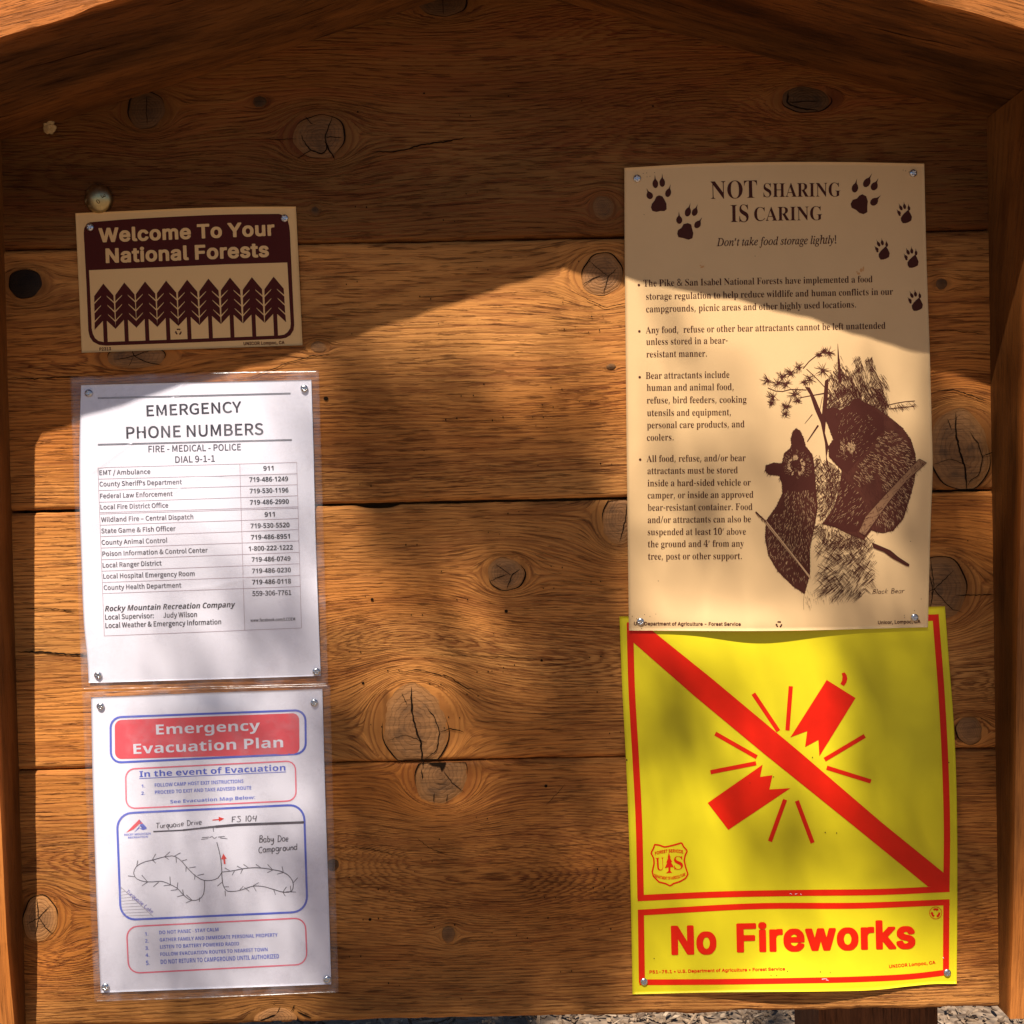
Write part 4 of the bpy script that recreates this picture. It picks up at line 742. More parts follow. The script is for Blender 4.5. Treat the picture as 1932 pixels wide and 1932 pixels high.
GLYPHS['R'] = [
32,80,0,38,227,3,56,78,-1,23,0,21,5,21,10,8,5,10,9,3,0,26,-26,31,0,-42,41,0,3,11,13,7,13,13,37,-23,-1,-5,-17,-6,-13,-8,-14,-5,-5,-61,59,1,3,21,14,12,13,7,13,3,15,-3,17,-3,9,-6,6,-6,6,-9,4,-18,5,-19,-1,-15,-4,-7,-3,-6,-5,-5,-5,-5,
-6,-3,-8,-2,-11,0,-8,2,-10,2,-7,4,-7,19,-26,-20,-14,-15,-13,-8,-13,-3,-9,-1,-8,-1,-10,3,-18,4,-9,6,-9,9,-8,9,-5,7,-3,17,82,19,-16,4,-7,3,-6,6,-7,11,-2,6,-1,10,1,13,6,12,15,14,14,9,3,0,64,-63,0,-2,-12,-10,-18,-9,-16,-3,16,86,133,
-11,12,-9,13,-4,11,0,15,5,9,9,7,12,4,14,-1,11,-4,7,-9,2,-9,0,-13,-5,-11,-8,-8,-12,-10,44,83,1,8,16,-37,1,-1,13,0,2,1,19,48,6,19,-1,4,-26,0,45,100,1,5,14,73,71,0,0,19,-1,2,-70,-1,46,83,1,15,38,-2,9,0,8,4,2,4,2,7,0,7,-3,8,-3,4,-9,3,
-7,0,-8,-4,-4,-8,-1,-9,2,-8,5,-5,47,115,1,5,6,2,23,0,80,217,-21,1,-2,-2,48,173,2,35,79,-1,18,0,17,5,12,6,12,12,10,15,6,16,4,21,3,27,-1,30,-3,23,-5,20,-9,18,-9,12,-4,5,-8,5,-15,6,-18,3,-17,-2,-13,-3,-9,-4,-10,-8,-5,-6,-9,-12,-6,
-16,-5,-22,-2,-26,0,-28,2,-24,5,-22,6,-16,6,-9,10,-12,7,-5,15,-6,23,85,16,-8,1,-6,5,-4,7,-4,8,-3,16,-3,33,0,50,4,37,5,19,8,10,6,3,11,1,7,-3,9,-10,3,-8,3,-12,3,-45,0,-50,-4,-36,-3,-10,-4,-7,-9,-8,49,173,1,25,32,2,124,0,0,12,-24,0,
-7,2,-4,1,-2,3,-3,8,-1,193,-32,0,-39,-28,-13,-6,-16,-6,1,-8,7,-9,3,-2,8,-1,5,2,10,7,21,23,3,-1,-1,-166,-4,-6,-7,-5,-29,-1,52,173,2,23,58,2,105,0,-1,12,-13,2,-7,3,-3,1,-5,10,-1,29,33,0,0,17,-33,1,0,142,-38,1,-2,-2,-87,-142,0,-17,
85,0,1,-23,-1,-6,-2,-6,-5,-5,-6,-3,-20,-2,9,25,76,-1,1,0,2,48,79,18,34,2,1,2,-2,-2,-34,-1,-81,65,202,2,30,-2,2,59,0,-1,5,-9,0,-9,3,-4,4,-1,5,-1,5,2,10,12,27,2,2,70,-1,13,-32,2,-11,-3,-6,-5,-3,-7,-3,-10,0,0,-5,95,0,0,5,-9,1,-9,10,
-4,10,-79,185,-6,-1,-74,-186,-11,-15,-7,-4,-6,0,8,53,72,-3,1,1,4,28,71,4,1,30,-73,0,-3,-1,-1,66,204,3,41,10,2,102,0,19,1,24,6,15,9,10,8,8,15,3,12,0,14,-2,9,-3,6,-5,7,-11,9,-16,8,-22,6,-1,2,1,2,18,5,13,7,6,4,8,11,4,12,-1,15,-2,9,
-4,6,-12,11,-12,6,-11,3,-20,3,-110,0,1,-4,13,-2,5,-2,3,-4,4,-8,1,-8,-1,-155,-3,-8,-4,-5,-8,-4,-10,-2,18,101,10,-9,0,-3,2,-4,4,-2,6,-1,85,2,1,23,-1,9,-2,8,-4,10,-10,6,-17,0,-30,-3,-12,-3,-8,-6,-7,-8,-5,-10,-2,17,84,114,-2,2,0,69,1,
9,3,5,6,3,16,0,5,-2,7,-3,5,-4,6,-12,2,-21,0,-14,-2,-8,-6,-11,-9,-8,-14,-4,67,216,1,57,109,-2,17,-1,13,2,24,7,21,13,12,11,7,11,-5,5,-14,-15,-14,-10,-16,-8,-15,-3,-21,0,-12,3,-10,4,-8,8,-8,9,-6,10,-7,27,-2,36,0,23,4,25,4,14,5,11,7,
10,15,12,15,4,9,0,12,-1,18,-7,8,-5,7,-7,15,-18,11,-24,4,0,0,69,-4,-1,-2,-6,-6,-5,-3,-2,-12,1,-14,5,-25,7,-31,0,-22,-6,-19,-9,-16,-13,-13,-15,-9,-19,-7,-23,-2,-26,4,-29,10,-23,15,-21,17,-15,24,-11,12,-3,70,187,1,50,9,2,107,0,0,4,
-16,2,-9,3,-7,9,-2,12,0,71,1,2,18,-1,9,-3,7,-5,5,-5,5,-9,4,-11,2,-15,4,0,0,101,-4,0,-3,-13,-3,-8,-5,-9,-6,-6,-14,-8,-19,-1,0,81,2,4,9,3,26,0,19,-3,9,-3,8,-5,8,-8,7,-13,5,-18,3,-1,1,1,-1,58,-171,0,0,-4,15,-3,5,-2,3,-4,4,-8,1,-11,
-1,-150,-1,-6,-5,-7,-9,-5,-10,-1,71,234,1,75,120,-2,18,0,25,3,18,5,22,8,1,48,2,12,2,4,4,4,6,3,10,1,1,3,-99,0,0,-3,13,-1,8,-3,5,-5,2,-4,2,-11,0,-32,-2,-11,-3,-6,-5,-4,-6,-3,-6,-1,-22,0,-15,5,-13,10,-9,15,-6,14,-5,19,-3,27,1,31,4,
30,4,13,5,11,6,10,15,11,13,4,12,1,11,-1,14,-5,8,-5,9,-8,9,-8,7,-10,12,-25,4,0,0,69,-5,-1,-7,-10,-3,-2,-4,-1,-7,1,-27,9,-18,3,-10,1,-16,-1,-22,-6,-12,-5,-18,-12,-13,-14,-6,-8,-10,-21,-6,-27,0,-27,2,-15,4,-12,4,-11,7,-12,9,-12,7,-7,
19,-13,25,-9,14,-3,72,241,1,56,9,2,100,0,1,4,-18,4,-6,6,-3,6,-1,10,0,71,75,1,3,-2,0,-68,-2,-11,-2,-7,-7,-6,-17,-4,0,-4,100,0,0,4,-9,1,-7,3,-3,2,-5,6,-2,10,-1,147,1,13,3,8,8,5,15,3,0,4,-100,0,0,-4,13,-2,7,-3,4,-3,2,-6,2,-11,0,-64,
-2,-1,-75,0,-1,66,1,10,3,6,6,5,17,3,0,4,-99,0,0,-4,10,-2,9,-4,5,-6,2,-10,0,-153,-2,-11,-6,-7,-5,-3,-14,-2,73,120,1,24,8,2,104,0,0,5,-10,1,-11,3,-6,7,-2,8,0,161,2,7,5,5,8,4,12,1,0,4,-102,0,0,-4,15,-2,7,-3,5,-7,2,-10,-1,-157,-2,-7,
-5,-5,-10,-5,-11,-2,78,227,1,38,187,-2,6,0,0,187,2,7,4,6,7,4,12,2,2,1,-1,3,-64,0,0,-4,12,-2,7,-3,5,-5,2,-6,1,-12,0,-98,-3,-2,-108,132,-60,0,0,-4,8,-4,18,-20,0,-154,-2,-6,-3,-7,-7,-5,-14,-2,-1,-4,65,0,-1,4,-12,2,-8,4,-2,2,-4,11,-1,
136,1,2,2,0,79,242,2,34,111,-2,17,-1,24,4,18,7,19,12,13,14,8,9,5,9,8,20,4,19,1,21,-4,22,-7,21,-11,18,-14,15,-17,12,-19,8,-20,4,-22,1,-22,-4,-20,-7,-18,-12,-14,-14,-8,-9,-4,-9,-9,-20,-4,-20,0,-26,4,-18,8,-21,11,-17,15,-16,18,-11,
20,-8,32,119,4,-12,2,-11,5,-10,9,-8,14,-4,7,-6,21,-3,26,0,19,0,17,4,28,4,17,6,12,5,9,8,7,17,8,12,1,12,-1,11,-5,11,-9,7,-11,6,-12,5,-19,3,-24,1,-21,-1,-20,-3,-28,-4,-15,-5,-11,-14,-17,-7,-5,-10,-3,80,193,2,36,9,2,101,0,0,4,-18,4,
-4,3,-5,9,-1,10,0,64,37,1,21,3,19,7,8,5,6,6,6,7,5,11,3,10,0,10,-2,10,-3,9,-5,9,-7,7,-9,7,-10,4,-23,5,-24,1,-94,0,0,-4,10,-2,9,-4,5,-6,2,-10,0,-153,-2,-11,-6,-7,-5,-3,-14,-2,17,84,104,-2,2,1,86,5,7,3,1,17,0,6,-1,7,-3,6,-5,7,-13,2,
-14,1,-18,-3,-19,-6,-11,-6,-5,-6,-3,-13,-4,82,218,2,40,9,2,101,0,0,4,-18,4,-4,3,-5,9,-1,10,1,68,11,0,1,-2,62,-96,63,0,0,4,-10,2,-9,9,-58,85,1,3,18,6,12,8,13,15,3,15,0,15,-5,15,-4,6,-13,9,-13,7,-13,4,-16,2,-23,1,-93,0,0,-4,10,-2,9,
-4,5,-6,2,-10,0,-153,-2,-11,-6,-7,-5,-3,-14,-2,17,83,106,-1,76,2,11,4,5,8,2,16,0,6,-1,10,-6,5,-5,4,-7,3,-9,2,-8,0,-16,-4,-18,-7,-12,-12,-8,-16,-4,83,180,1,75,22,-2,4,-1,5,8,6,2,9,0,21,-8,11,-1,13,-1,21,2,13,5,13,7,10,8,7,9,7,16,2,
11,-1,17,-5,18,-8,11,-18,15,-50,24,-14,8,-11,12,-4,13,0,7,3,8,3,6,7,6,6,4,8,2,12,1,9,-1,15,-7,14,-12,12,-17,8,-21,4,0,1,64,-5,0,-2,-5,-5,-4,-4,-1,-5,0,-21,6,-17,3,-13,1,-12,-1,-11,-4,-11,-5,-8,-7,-7,-10,-6,-13,-3,-18,1,-17,6,-14,
11,-12,13,-11,53,-28,9,-6,6,-7,4,-7,2,-7,0,-9,-2,-9,-3,-8,-7,-7,-8,-5,-7,-2,-12,-1,-20,3,-7,3,-6,4,-17,17,-10,23,-3,16,-6,0,84,195,1,34,44,2,105,0,0,4,-12,1,-9,4,-6,7,-2,8,-1,174,6,2,18,-2,15,-6,14,-12,4,-7,4,-11,3,-15,4,-1,0,60,
-180,0,0,-60,5,1,1,7,4,16,3,6,12,13,10,6,12,3,8,2,11,0,1,-2,-1,-174,-3,-9,-5,-6,-7,-3,-14,-2,85,227,1,49,109,-4,27,2,20,6,10,5,7,7,5,4,6,11,6,18,3,21,1,116,2,6,6,7,14,5,1,4,-63,0,0,-4,12,-2,8,-3,4,-3,4,-10,0,-125,-4,-20,-9,-17,-7,
-6,-14,-7,-21,-3,-17,2,-14,8,-10,14,-3,10,-1,11,0,134,2,6,4,6,8,3,13,2,0,4,-101,0,0,-4,17,-4,7,-7,3,-7,2,-132,4,-18,3,-8,11,-14,12,-9,18,-6,15,-3,97,158,2,64,115,-2,9,0,9,3,9,4,7,8,-1,3,-6,-2,-5,0,-3,4,-1,84,-2,12,-4,12,-4,5,-13,
8,-10,4,-12,2,-15,0,-14,-1,-9,-2,-16,-7,-6,-4,-5,-5,-3,-5,-3,-7,0,-5,1,-7,2,-5,4,-3,5,-3,8,-1,7,1,6,4,3,5,2,9,-9,16,1,6,3,3,5,3,19,1,11,-4,4,-4,3,-5,2,-10,0,-27,-2,-2,-24,-7,-21,-9,-20,-11,-11,-12,-3,-7,-2,-11,2,-11,3,-6,8,-9,13,
-5,6,0,16,1,11,5,13,7,9,7,2,-1,1,-7,5,-8,7,-3,14,66,14,-7,4,-5,8,-1,18,3,11,3,6,8,9,10,6,15,4,2,-2,0,-49,-6,-7,-8,-5,-7,-3,98,166,2,31,22,-4,2,1,22,17,2,0,18,-11,16,-5,15,0,18,5,15,9,11,13,8,15,5,18,2,21,-4,24,-7,17,-13,14,-7,5,
-9,4,-7,2,-11,0,-9,-2,-7,-3,-9,-5,-8,-8,-3,0,-1,81,-56,0,1,-4,7,-1,6,-4,3,-12,21,79,5,-7,2,-5,5,-3,6,-2,5,0,89,3,8,7,7,8,4,9,0,7,-2,7,-5,4,-5,4,-9,4,-24,0,-15,-1,-23,-4,-23,-6,-12,-5,-5,-5,-2,99,136,1,57,70,-2,16,1,11,3,7,3,12,9,
9,8,3,6,-3,2,-11,-9,-13,-5,-10,0,-9,1,-10,6,-8,7,-5,8,-5,12,-3,15,-1,15,1,26,3,14,5,10,5,4,7,4,7,1,7,-1,4,-2,3,-4,0,-4,0,-15,2,-7,3,-5,6,-4,9,-1,4,1,7,5,2,4,1,7,-1,7,-5,11,-5,5,-7,4,-16,5,-15,0,-13,-2,-6,-1,-18,-10,-9,-8,-5,-6,
-10,-18,-4,-15,-1,-13,1,-18,4,-14,7,-15,8,-11,18,-12,15,-4,100,170,2,40,62,-2,12,0,11,4,10,8,7,10,2,-2,0,-19,2,-1,27,6,28,3,0,4,-7,2,-6,4,-3,13,0,178,-62,0,0,-3,1,0,12,-3,6,-5,2,-4,0,-65,-1,-1,-1,1,-10,9,-13,6,-12,2,-7,0,-11,-3,
-11,-6,-14,-16,-7,-13,-4,-17,-2,-19,1,-19,5,-18,8,-16,5,-6,6,-5,12,-7,19,73,11,-3,2,-8,6,-6,13,-3,22,0,35,3,20,6,13,5,6,5,2,11,1,7,-1,6,-4,6,-6,2,-6,0,-79,-3,-10,-9,-9,-9,-5,101,139,2,40,68,-2,17,1,19,8,15,12,6,7,3,8,-3,3,-11,-12,
-11,-6,-5,-1,-13,0,-13,5,-10,9,-4,8,-5,16,0,22,74,0,1,1,-2,24,-4,12,-9,14,-14,10,-5,3,-18,3,-11,0,-13,-4,-12,-7,-10,-7,-11,-17,-3,-7,-3,-12,-2,-13,0,-18,3,-13,5,-15,6,-10,7,-9,11,-9,12,-5,7,-1,12,53,87,-1,2,1,24,6,18,5,5,6,2,9,1,
6,-3,5,-5,3,-9,2,-15,0,-19,102,98,1,54,8,2,82,0,0,3,-11,2,-7,3,-4,4,-1,8,0,106,1,2,23,0,1,1,0,9,-1,2,-24,0,-1,1,1,45,1,10,2,4,3,2,9,2,8,-1,2,-2,1,-4,-6,-17,2,-9,3,-4,6,-3,6,0,6,1,5,3,3,5,1,13,-5,11,-11,9,-12,4,-18,0,-15,-3,-9,-3,
-6,-4,-6,-5,-3,-5,-6,-12,-2,-13,0,-25,-15,0,-1,-2,0,-10,14,0,2,-2,0,-100,-1,-11,-2,-5,-7,-5,-7,-1,103,151,3,71,60,-62,13,-1,15,1,25,6,18,10,6,6,3,8,3,6,0,19,-4,11,-8,7,-12,6,-16,3,-49,2,-8,4,-2,9,2,3,6,8,4,3,6,1,20,-1,14,2,14,6,6,
4,5,4,5,6,4,7,3,14,-1,10,-2,6,-3,7,-5,7,0,3,22,0,0,13,-37,1,-11,3,-13,3,-11,0,-13,-1,-16,-4,-12,-7,-6,-5,-7,-8,-3,-6,-2,-8,-1,-10,1,-10,4,-10,8,-10,4,-4,19,-9,1,-3,-1,-1,-13,-6,-11,-7,-6,-6,-3,-6,-2,-11,2,-8,5,-7,14,-9,0,-1,-2,-2,
-13,-5,-6,-5,-5,-8,1,-6,5,-10,11,-8,16,-5,19,62,-55,-10,2,-8,3,-6,3,-5,7,-1,5,1,9,7,9,3,3,61,0,11,-3,7,-6,1,-2,0,-10,-1,-3,-4,-6,-8,-5,-6,-3,-12,-3,19,71,55,-9,3,-4,3,-3,5,-2,7,-2,16,0,19,3,17,2,6,4,4,8,4,11,-1,9,-6,4,-13,2,-10,
-1,-30,-3,-12,-2,-3,-6,-7,104,176,1,50,10,2,71,0,-1,3,-7,2,-3,3,-3,8,-1,90,4,7,8,7,7,4,7,1,9,-1,3,-2,3,-3,2,-6,1,-12,0,-85,-4,-8,-4,-3,-6,-2,-1,-3,71,0,0,3,-8,2,-4,4,-3,6,-1,87,-3,18,-7,11,-8,7,-7,3,-15,2,-4,0,-9,-2,-8,-4,-6,-3,
-13,-15,-3,0,0,1,-1,86,-55,0,0,-3,7,-2,5,-4,3,-9,0,-167,-1,-7,-2,-5,-5,-4,-7,-2,105,91,2,18,10,2,71,0,-1,4,-6,1,-4,4,-3,9,-1,121,-54,1,-1,-2,1,-3,10,-3,3,-4,1,-5,0,-102,-1,-7,-2,-5,-4,-3,-8,-3,16,44,169,3,0,11,3,6,6,3,7,1,8,-1,5,
-6,8,-8,5,-9,1,-8,-3,-4,-2,-6,-10,0,-13,4,-8,4,-3,107,166,1,45,10,2,71,0,-1,4,-6,1,-4,4,-3,8,0,43,0,2,7,6,3,-2,35,-49,0,-6,-1,-3,-4,-3,-7,-2,0,-3,72,0,0,3,-8,3,-5,5,-58,83,0,2,30,29,13,7,13,3,0,4,-60,0,0,-4,11,-1,4,-2,2,-3,-1,-10,
-43,-44,-3,0,-1,131,-55,0,1,-4,9,-2,4,-6,1,-6,0,-167,-1,-7,-3,-6,-6,-3,-6,-1,108,92,1,18,10,2,71,0,-1,4,-6,1,-4,4,-3,9,-1,188,-55,0,1,-3,7,-2,4,-4,2,-2,1,-6,0,-168,-1,-7,-2,-5,-4,-3,-8,-3,109,256,1,72,10,2,70,0,0,4,-7,1,-5,4,-2,7,
0,91,4,6,7,7,13,5,12,-2,4,-6,3,-13,0,-86,-3,-9,-5,-4,-7,-2,0,-3,68,0,0,3,-7,2,-4,4,-3,7,0,91,6,9,10,7,12,2,5,-1,6,-4,3,-10,1,-87,-1,-8,-2,-6,-4,-4,-8,-2,0,-3,69,0,0,3,-9,3,-3,4,-2,5,-1,87,-1,12,-5,12,-7,9,-6,4,-12,4,-12,0,-11,-3,
-9,-5,-19,-18,-2,1,-6,13,-10,8,-14,4,-8,0,-12,-2,-8,-4,-21,-19,-1,1,0,19,-1,1,-54,0,0,-3,7,-2,5,-4,3,-8,0,-101,-1,-7,-2,-5,-5,-4,-7,-2,110,176,1,49,10,2,71,0,-1,3,-7,2,-3,3,-3,8,-1,90,4,7,8,7,7,4,7,1,9,-1,3,-2,3,-3,2,-6,1,-12,0,
-85,-4,-8,-4,-3,-6,-2,-1,-3,71,0,0,3,-10,3,-3,4,-2,5,-1,91,-4,16,-4,8,-5,5,-12,6,-6,2,-17,-1,-8,-2,-10,-5,-16,-16,-2,3,0,17,-54,1,-1,-2,0,-2,7,-2,5,-4,3,-8,0,-101,-1,-7,-2,-5,-5,-4,-7,-2,111,155,2,31,74,-2,16,0,13,4,10,5,11,9,8,
10,6,11,4,13,2,11,0,21,-1,7,-7,20,-4,7,-14,16,-12,7,-14,4,-14,2,-19,-2,-13,-6,-16,-12,-5,-6,-9,-17,-4,-13,-1,-16,0,-15,3,-14,5,-12,9,-12,8,-9,12,-7,12,-5,23,73,4,-9,4,-6,8,-3,7,-3,29,0,38,3,25,3,13,4,6,5,3,5,2,7,1,6,-1,6,-4,6,-7,
3,-8,2,-16,1,-62,-3,-19,-2,-6,-3,-5,-4,-5,-5,-2,112,171,2,45,10,-62,79,0,0,3,-9,1,-6,3,-4,3,-2,6,-2,16,1,47,3,-1,8,-9,11,-7,15,-3,17,3,5,2,5,3,13,13,8,14,6,24,2,12,-2,22,-3,13,-7,17,-9,11,-9,8,-18,6,-10,0,-8,-2,-10,-4,-5,-3,-6,-7,
-5,-9,-2,-1,-2,2,0,20,-53,0,0,-4,7,-1,5,-5,3,-10,0,-157,-1,-11,-2,-5,-5,-4,-8,-3,19,85,11,-6,3,-5,4,-4,6,-3,7,-1,77,2,5,6,9,10,7,10,1,7,-1,4,-3,5,-5,3,-7,5,-22,0,-33,-3,-23,-6,-16,-9,-7,113,168,2,37,83,-62,78,0,0,1,0,3,-7,1,-5,4,
-3,9,-1,190,-2,0,-24,-18,-17,11,-12,5,-17,1,-17,-3,-13,-7,-15,-15,-6,-8,-7,-17,-3,-13,-1,-14,2,-20,7,-22,12,-16,12,-8,5,-2,11,-2,8,0,9,1,8,3,9,5,8,8,3,-1,-1,-61,-1,-5,-3,-3,-6,-2,-11,-2,21,77,12,-9,3,-5,5,-4,6,-3,8,-4,25,1,36,3,
20,6,12,4,6,5,3,6,1,8,0,6,0,6,-3,3,-3,4,-11,1,-90,-3,-8,-7,-7,-9,-3,114,133,1,43,10,2,79,0,0,3,-11,2,-6,3,-3,3,-2,6,0,77,1,7,3,6,5,6,4,5,5,2,9,-2,9,-12,4,-2,9,-2,8,3,6,6,2,9,-2,10,-5,7,-6,4,-5,2,-11,0,-7,-3,-7,-3,-7,-7,-6,-6,-7,
-11,-2,0,-2,1,0,25,-53,0,0,-4,10,-3,3,-4,1,-5,0,-102,-1,-7,-2,-5,-4,-3,-8,-3,115,133,1,61,67,-2,11,0,12,3,8,4,8,7,4,5,5,13,2,13,-1,9,-4,13,-9,11,-13,9,-30,14,-6,4,-6,7,-1,4,0,11,3,6,8,6,10,2,10,-2,8,-3,8,-7,7,-9,6,-14,3,0,0,41,-2,
0,-6,-6,-4,0,-31,6,-12,0,-9,-3,-8,-3,-7,-7,-6,-8,-5,-10,-1,-18,3,-10,5,-7,7,-7,9,-7,39,-21,7,-8,2,-10,-3,-9,-3,-5,-5,-4,-4,-2,-21,0,-9,5,-9,8,-9,12,-5,16,-5,0,0,-49,4,0,6,7,7,1,5,-1,16,-6,116,106,1,33,50,-2,15,0,8,3,6,3,11,9,5,6,
5,10,0,1,-4,1,-4,-6,-4,-5,-5,-3,-4,0,-5,0,-3,2,-4,3,-2,6,0,102,29,0,0,10,-2,2,-27,0,0,51,-1,1,-3,-1,-18,-23,-32,-33,0,-6,13,-1,0,-100,2,-12,3,-8,8,-8,117,173,1,44,58,-2,4,-1,9,1,11,4,12,7,10,11,3,-1,0,-20,1,-1,30,7,26,3,0,4,-10,2,
-5,6,-1,5,0,116,-58,1,-1,-4,8,-2,5,-3,3,-3,2,-6,0,-95,-4,-5,-7,-6,-8,-3,-6,-1,-8,2,-4,3,-5,5,-1,6,0,111,-56,1,-1,-2,0,-3,7,-1,5,-3,3,-8,1,-85,1,-11,3,-11,5,-10,5,-5,10,-4,118,141,1,28,67,-2,6,0,48,122,7,11,11,7,-1,3,-41,1,-1,-2,0,
-2,10,-2,5,-4,2,-4,0,-6,-25,-66,-3,-1,-2,1,-25,69,0,5,2,4,5,3,8,0,0,4,-72,1,0,-2,0,-3,6,-1,4,-4,6,-12,119,200,1,43,58,-2,6,0,37,94,2,0,2,-1,29,-93,5,0,50,124,6,11,3,3,5,2,0,2,-36,2,0,-5,8,-1,4,-4,1,-2,0,-6,-23,-59,-3,-1,-20,61,2,
7,2,2,8,3,0,4,-67,0,0,-3,7,-2,5,-4,8,-24,-20,-49,-2,-2,-3,2,-23,65,1,9,3,3,6,1,0,4,-63,0,-1,-4,4,-2,6,-5,2,-5,120,147,1,50,4,2,48,0,0,3,-9,1,-3,3,-3,4,0,5,5,10,22,27,1,-1,20,-31,2,-5,-1,-8,-4,-3,-9,-2,0,-3,72,0,0,3,-6,2,-6,7,-44,
71,31,39,12,10,5,3,5,1,0,3,-47,0,0,-4,9,-1,4,-3,2,-2,0,-5,-2,-5,-23,-28,-3,2,-17,27,-2,5,1,6,3,3,9,2,0,3,-72,0,0,-4,4,-1,12,-11,38,-60,0,-4,-31,-39,-10,-11,-13,-6,121,139,1,52,21,-62,5,-1,9,1,9,4,8,6,8,12,10,22,51,138,6,12,4,4,5,
2,0,3,-40,0,0,-4,8,-1,6,-3,2,-9,-3,-12,-21,-58,-2,-1,-3,2,-25,69,0,7,1,2,5,3,8,1,0,5,-71,0,-1,-2,0,-3,6,-1,4,-3,6,-11,51,-123,-3,-15,-6,-13,-8,-12,-7,-6,-6,0,-2,1,-3,4,0,12,-3,5,-5,3,-4,2,-8,0,-10,-7,-2,-4,-1,-6,2,-13,9,-9,4,-2,
8217,186,2,4,31,2,124,0,0,217,-124,0,5,44,14,-1,2,0,190,100,0,0,-192,8226,186,2,4,31,2,124,0,0,217,-124,0,5,44,14,-1,2,0,190,100,0,0,-192]
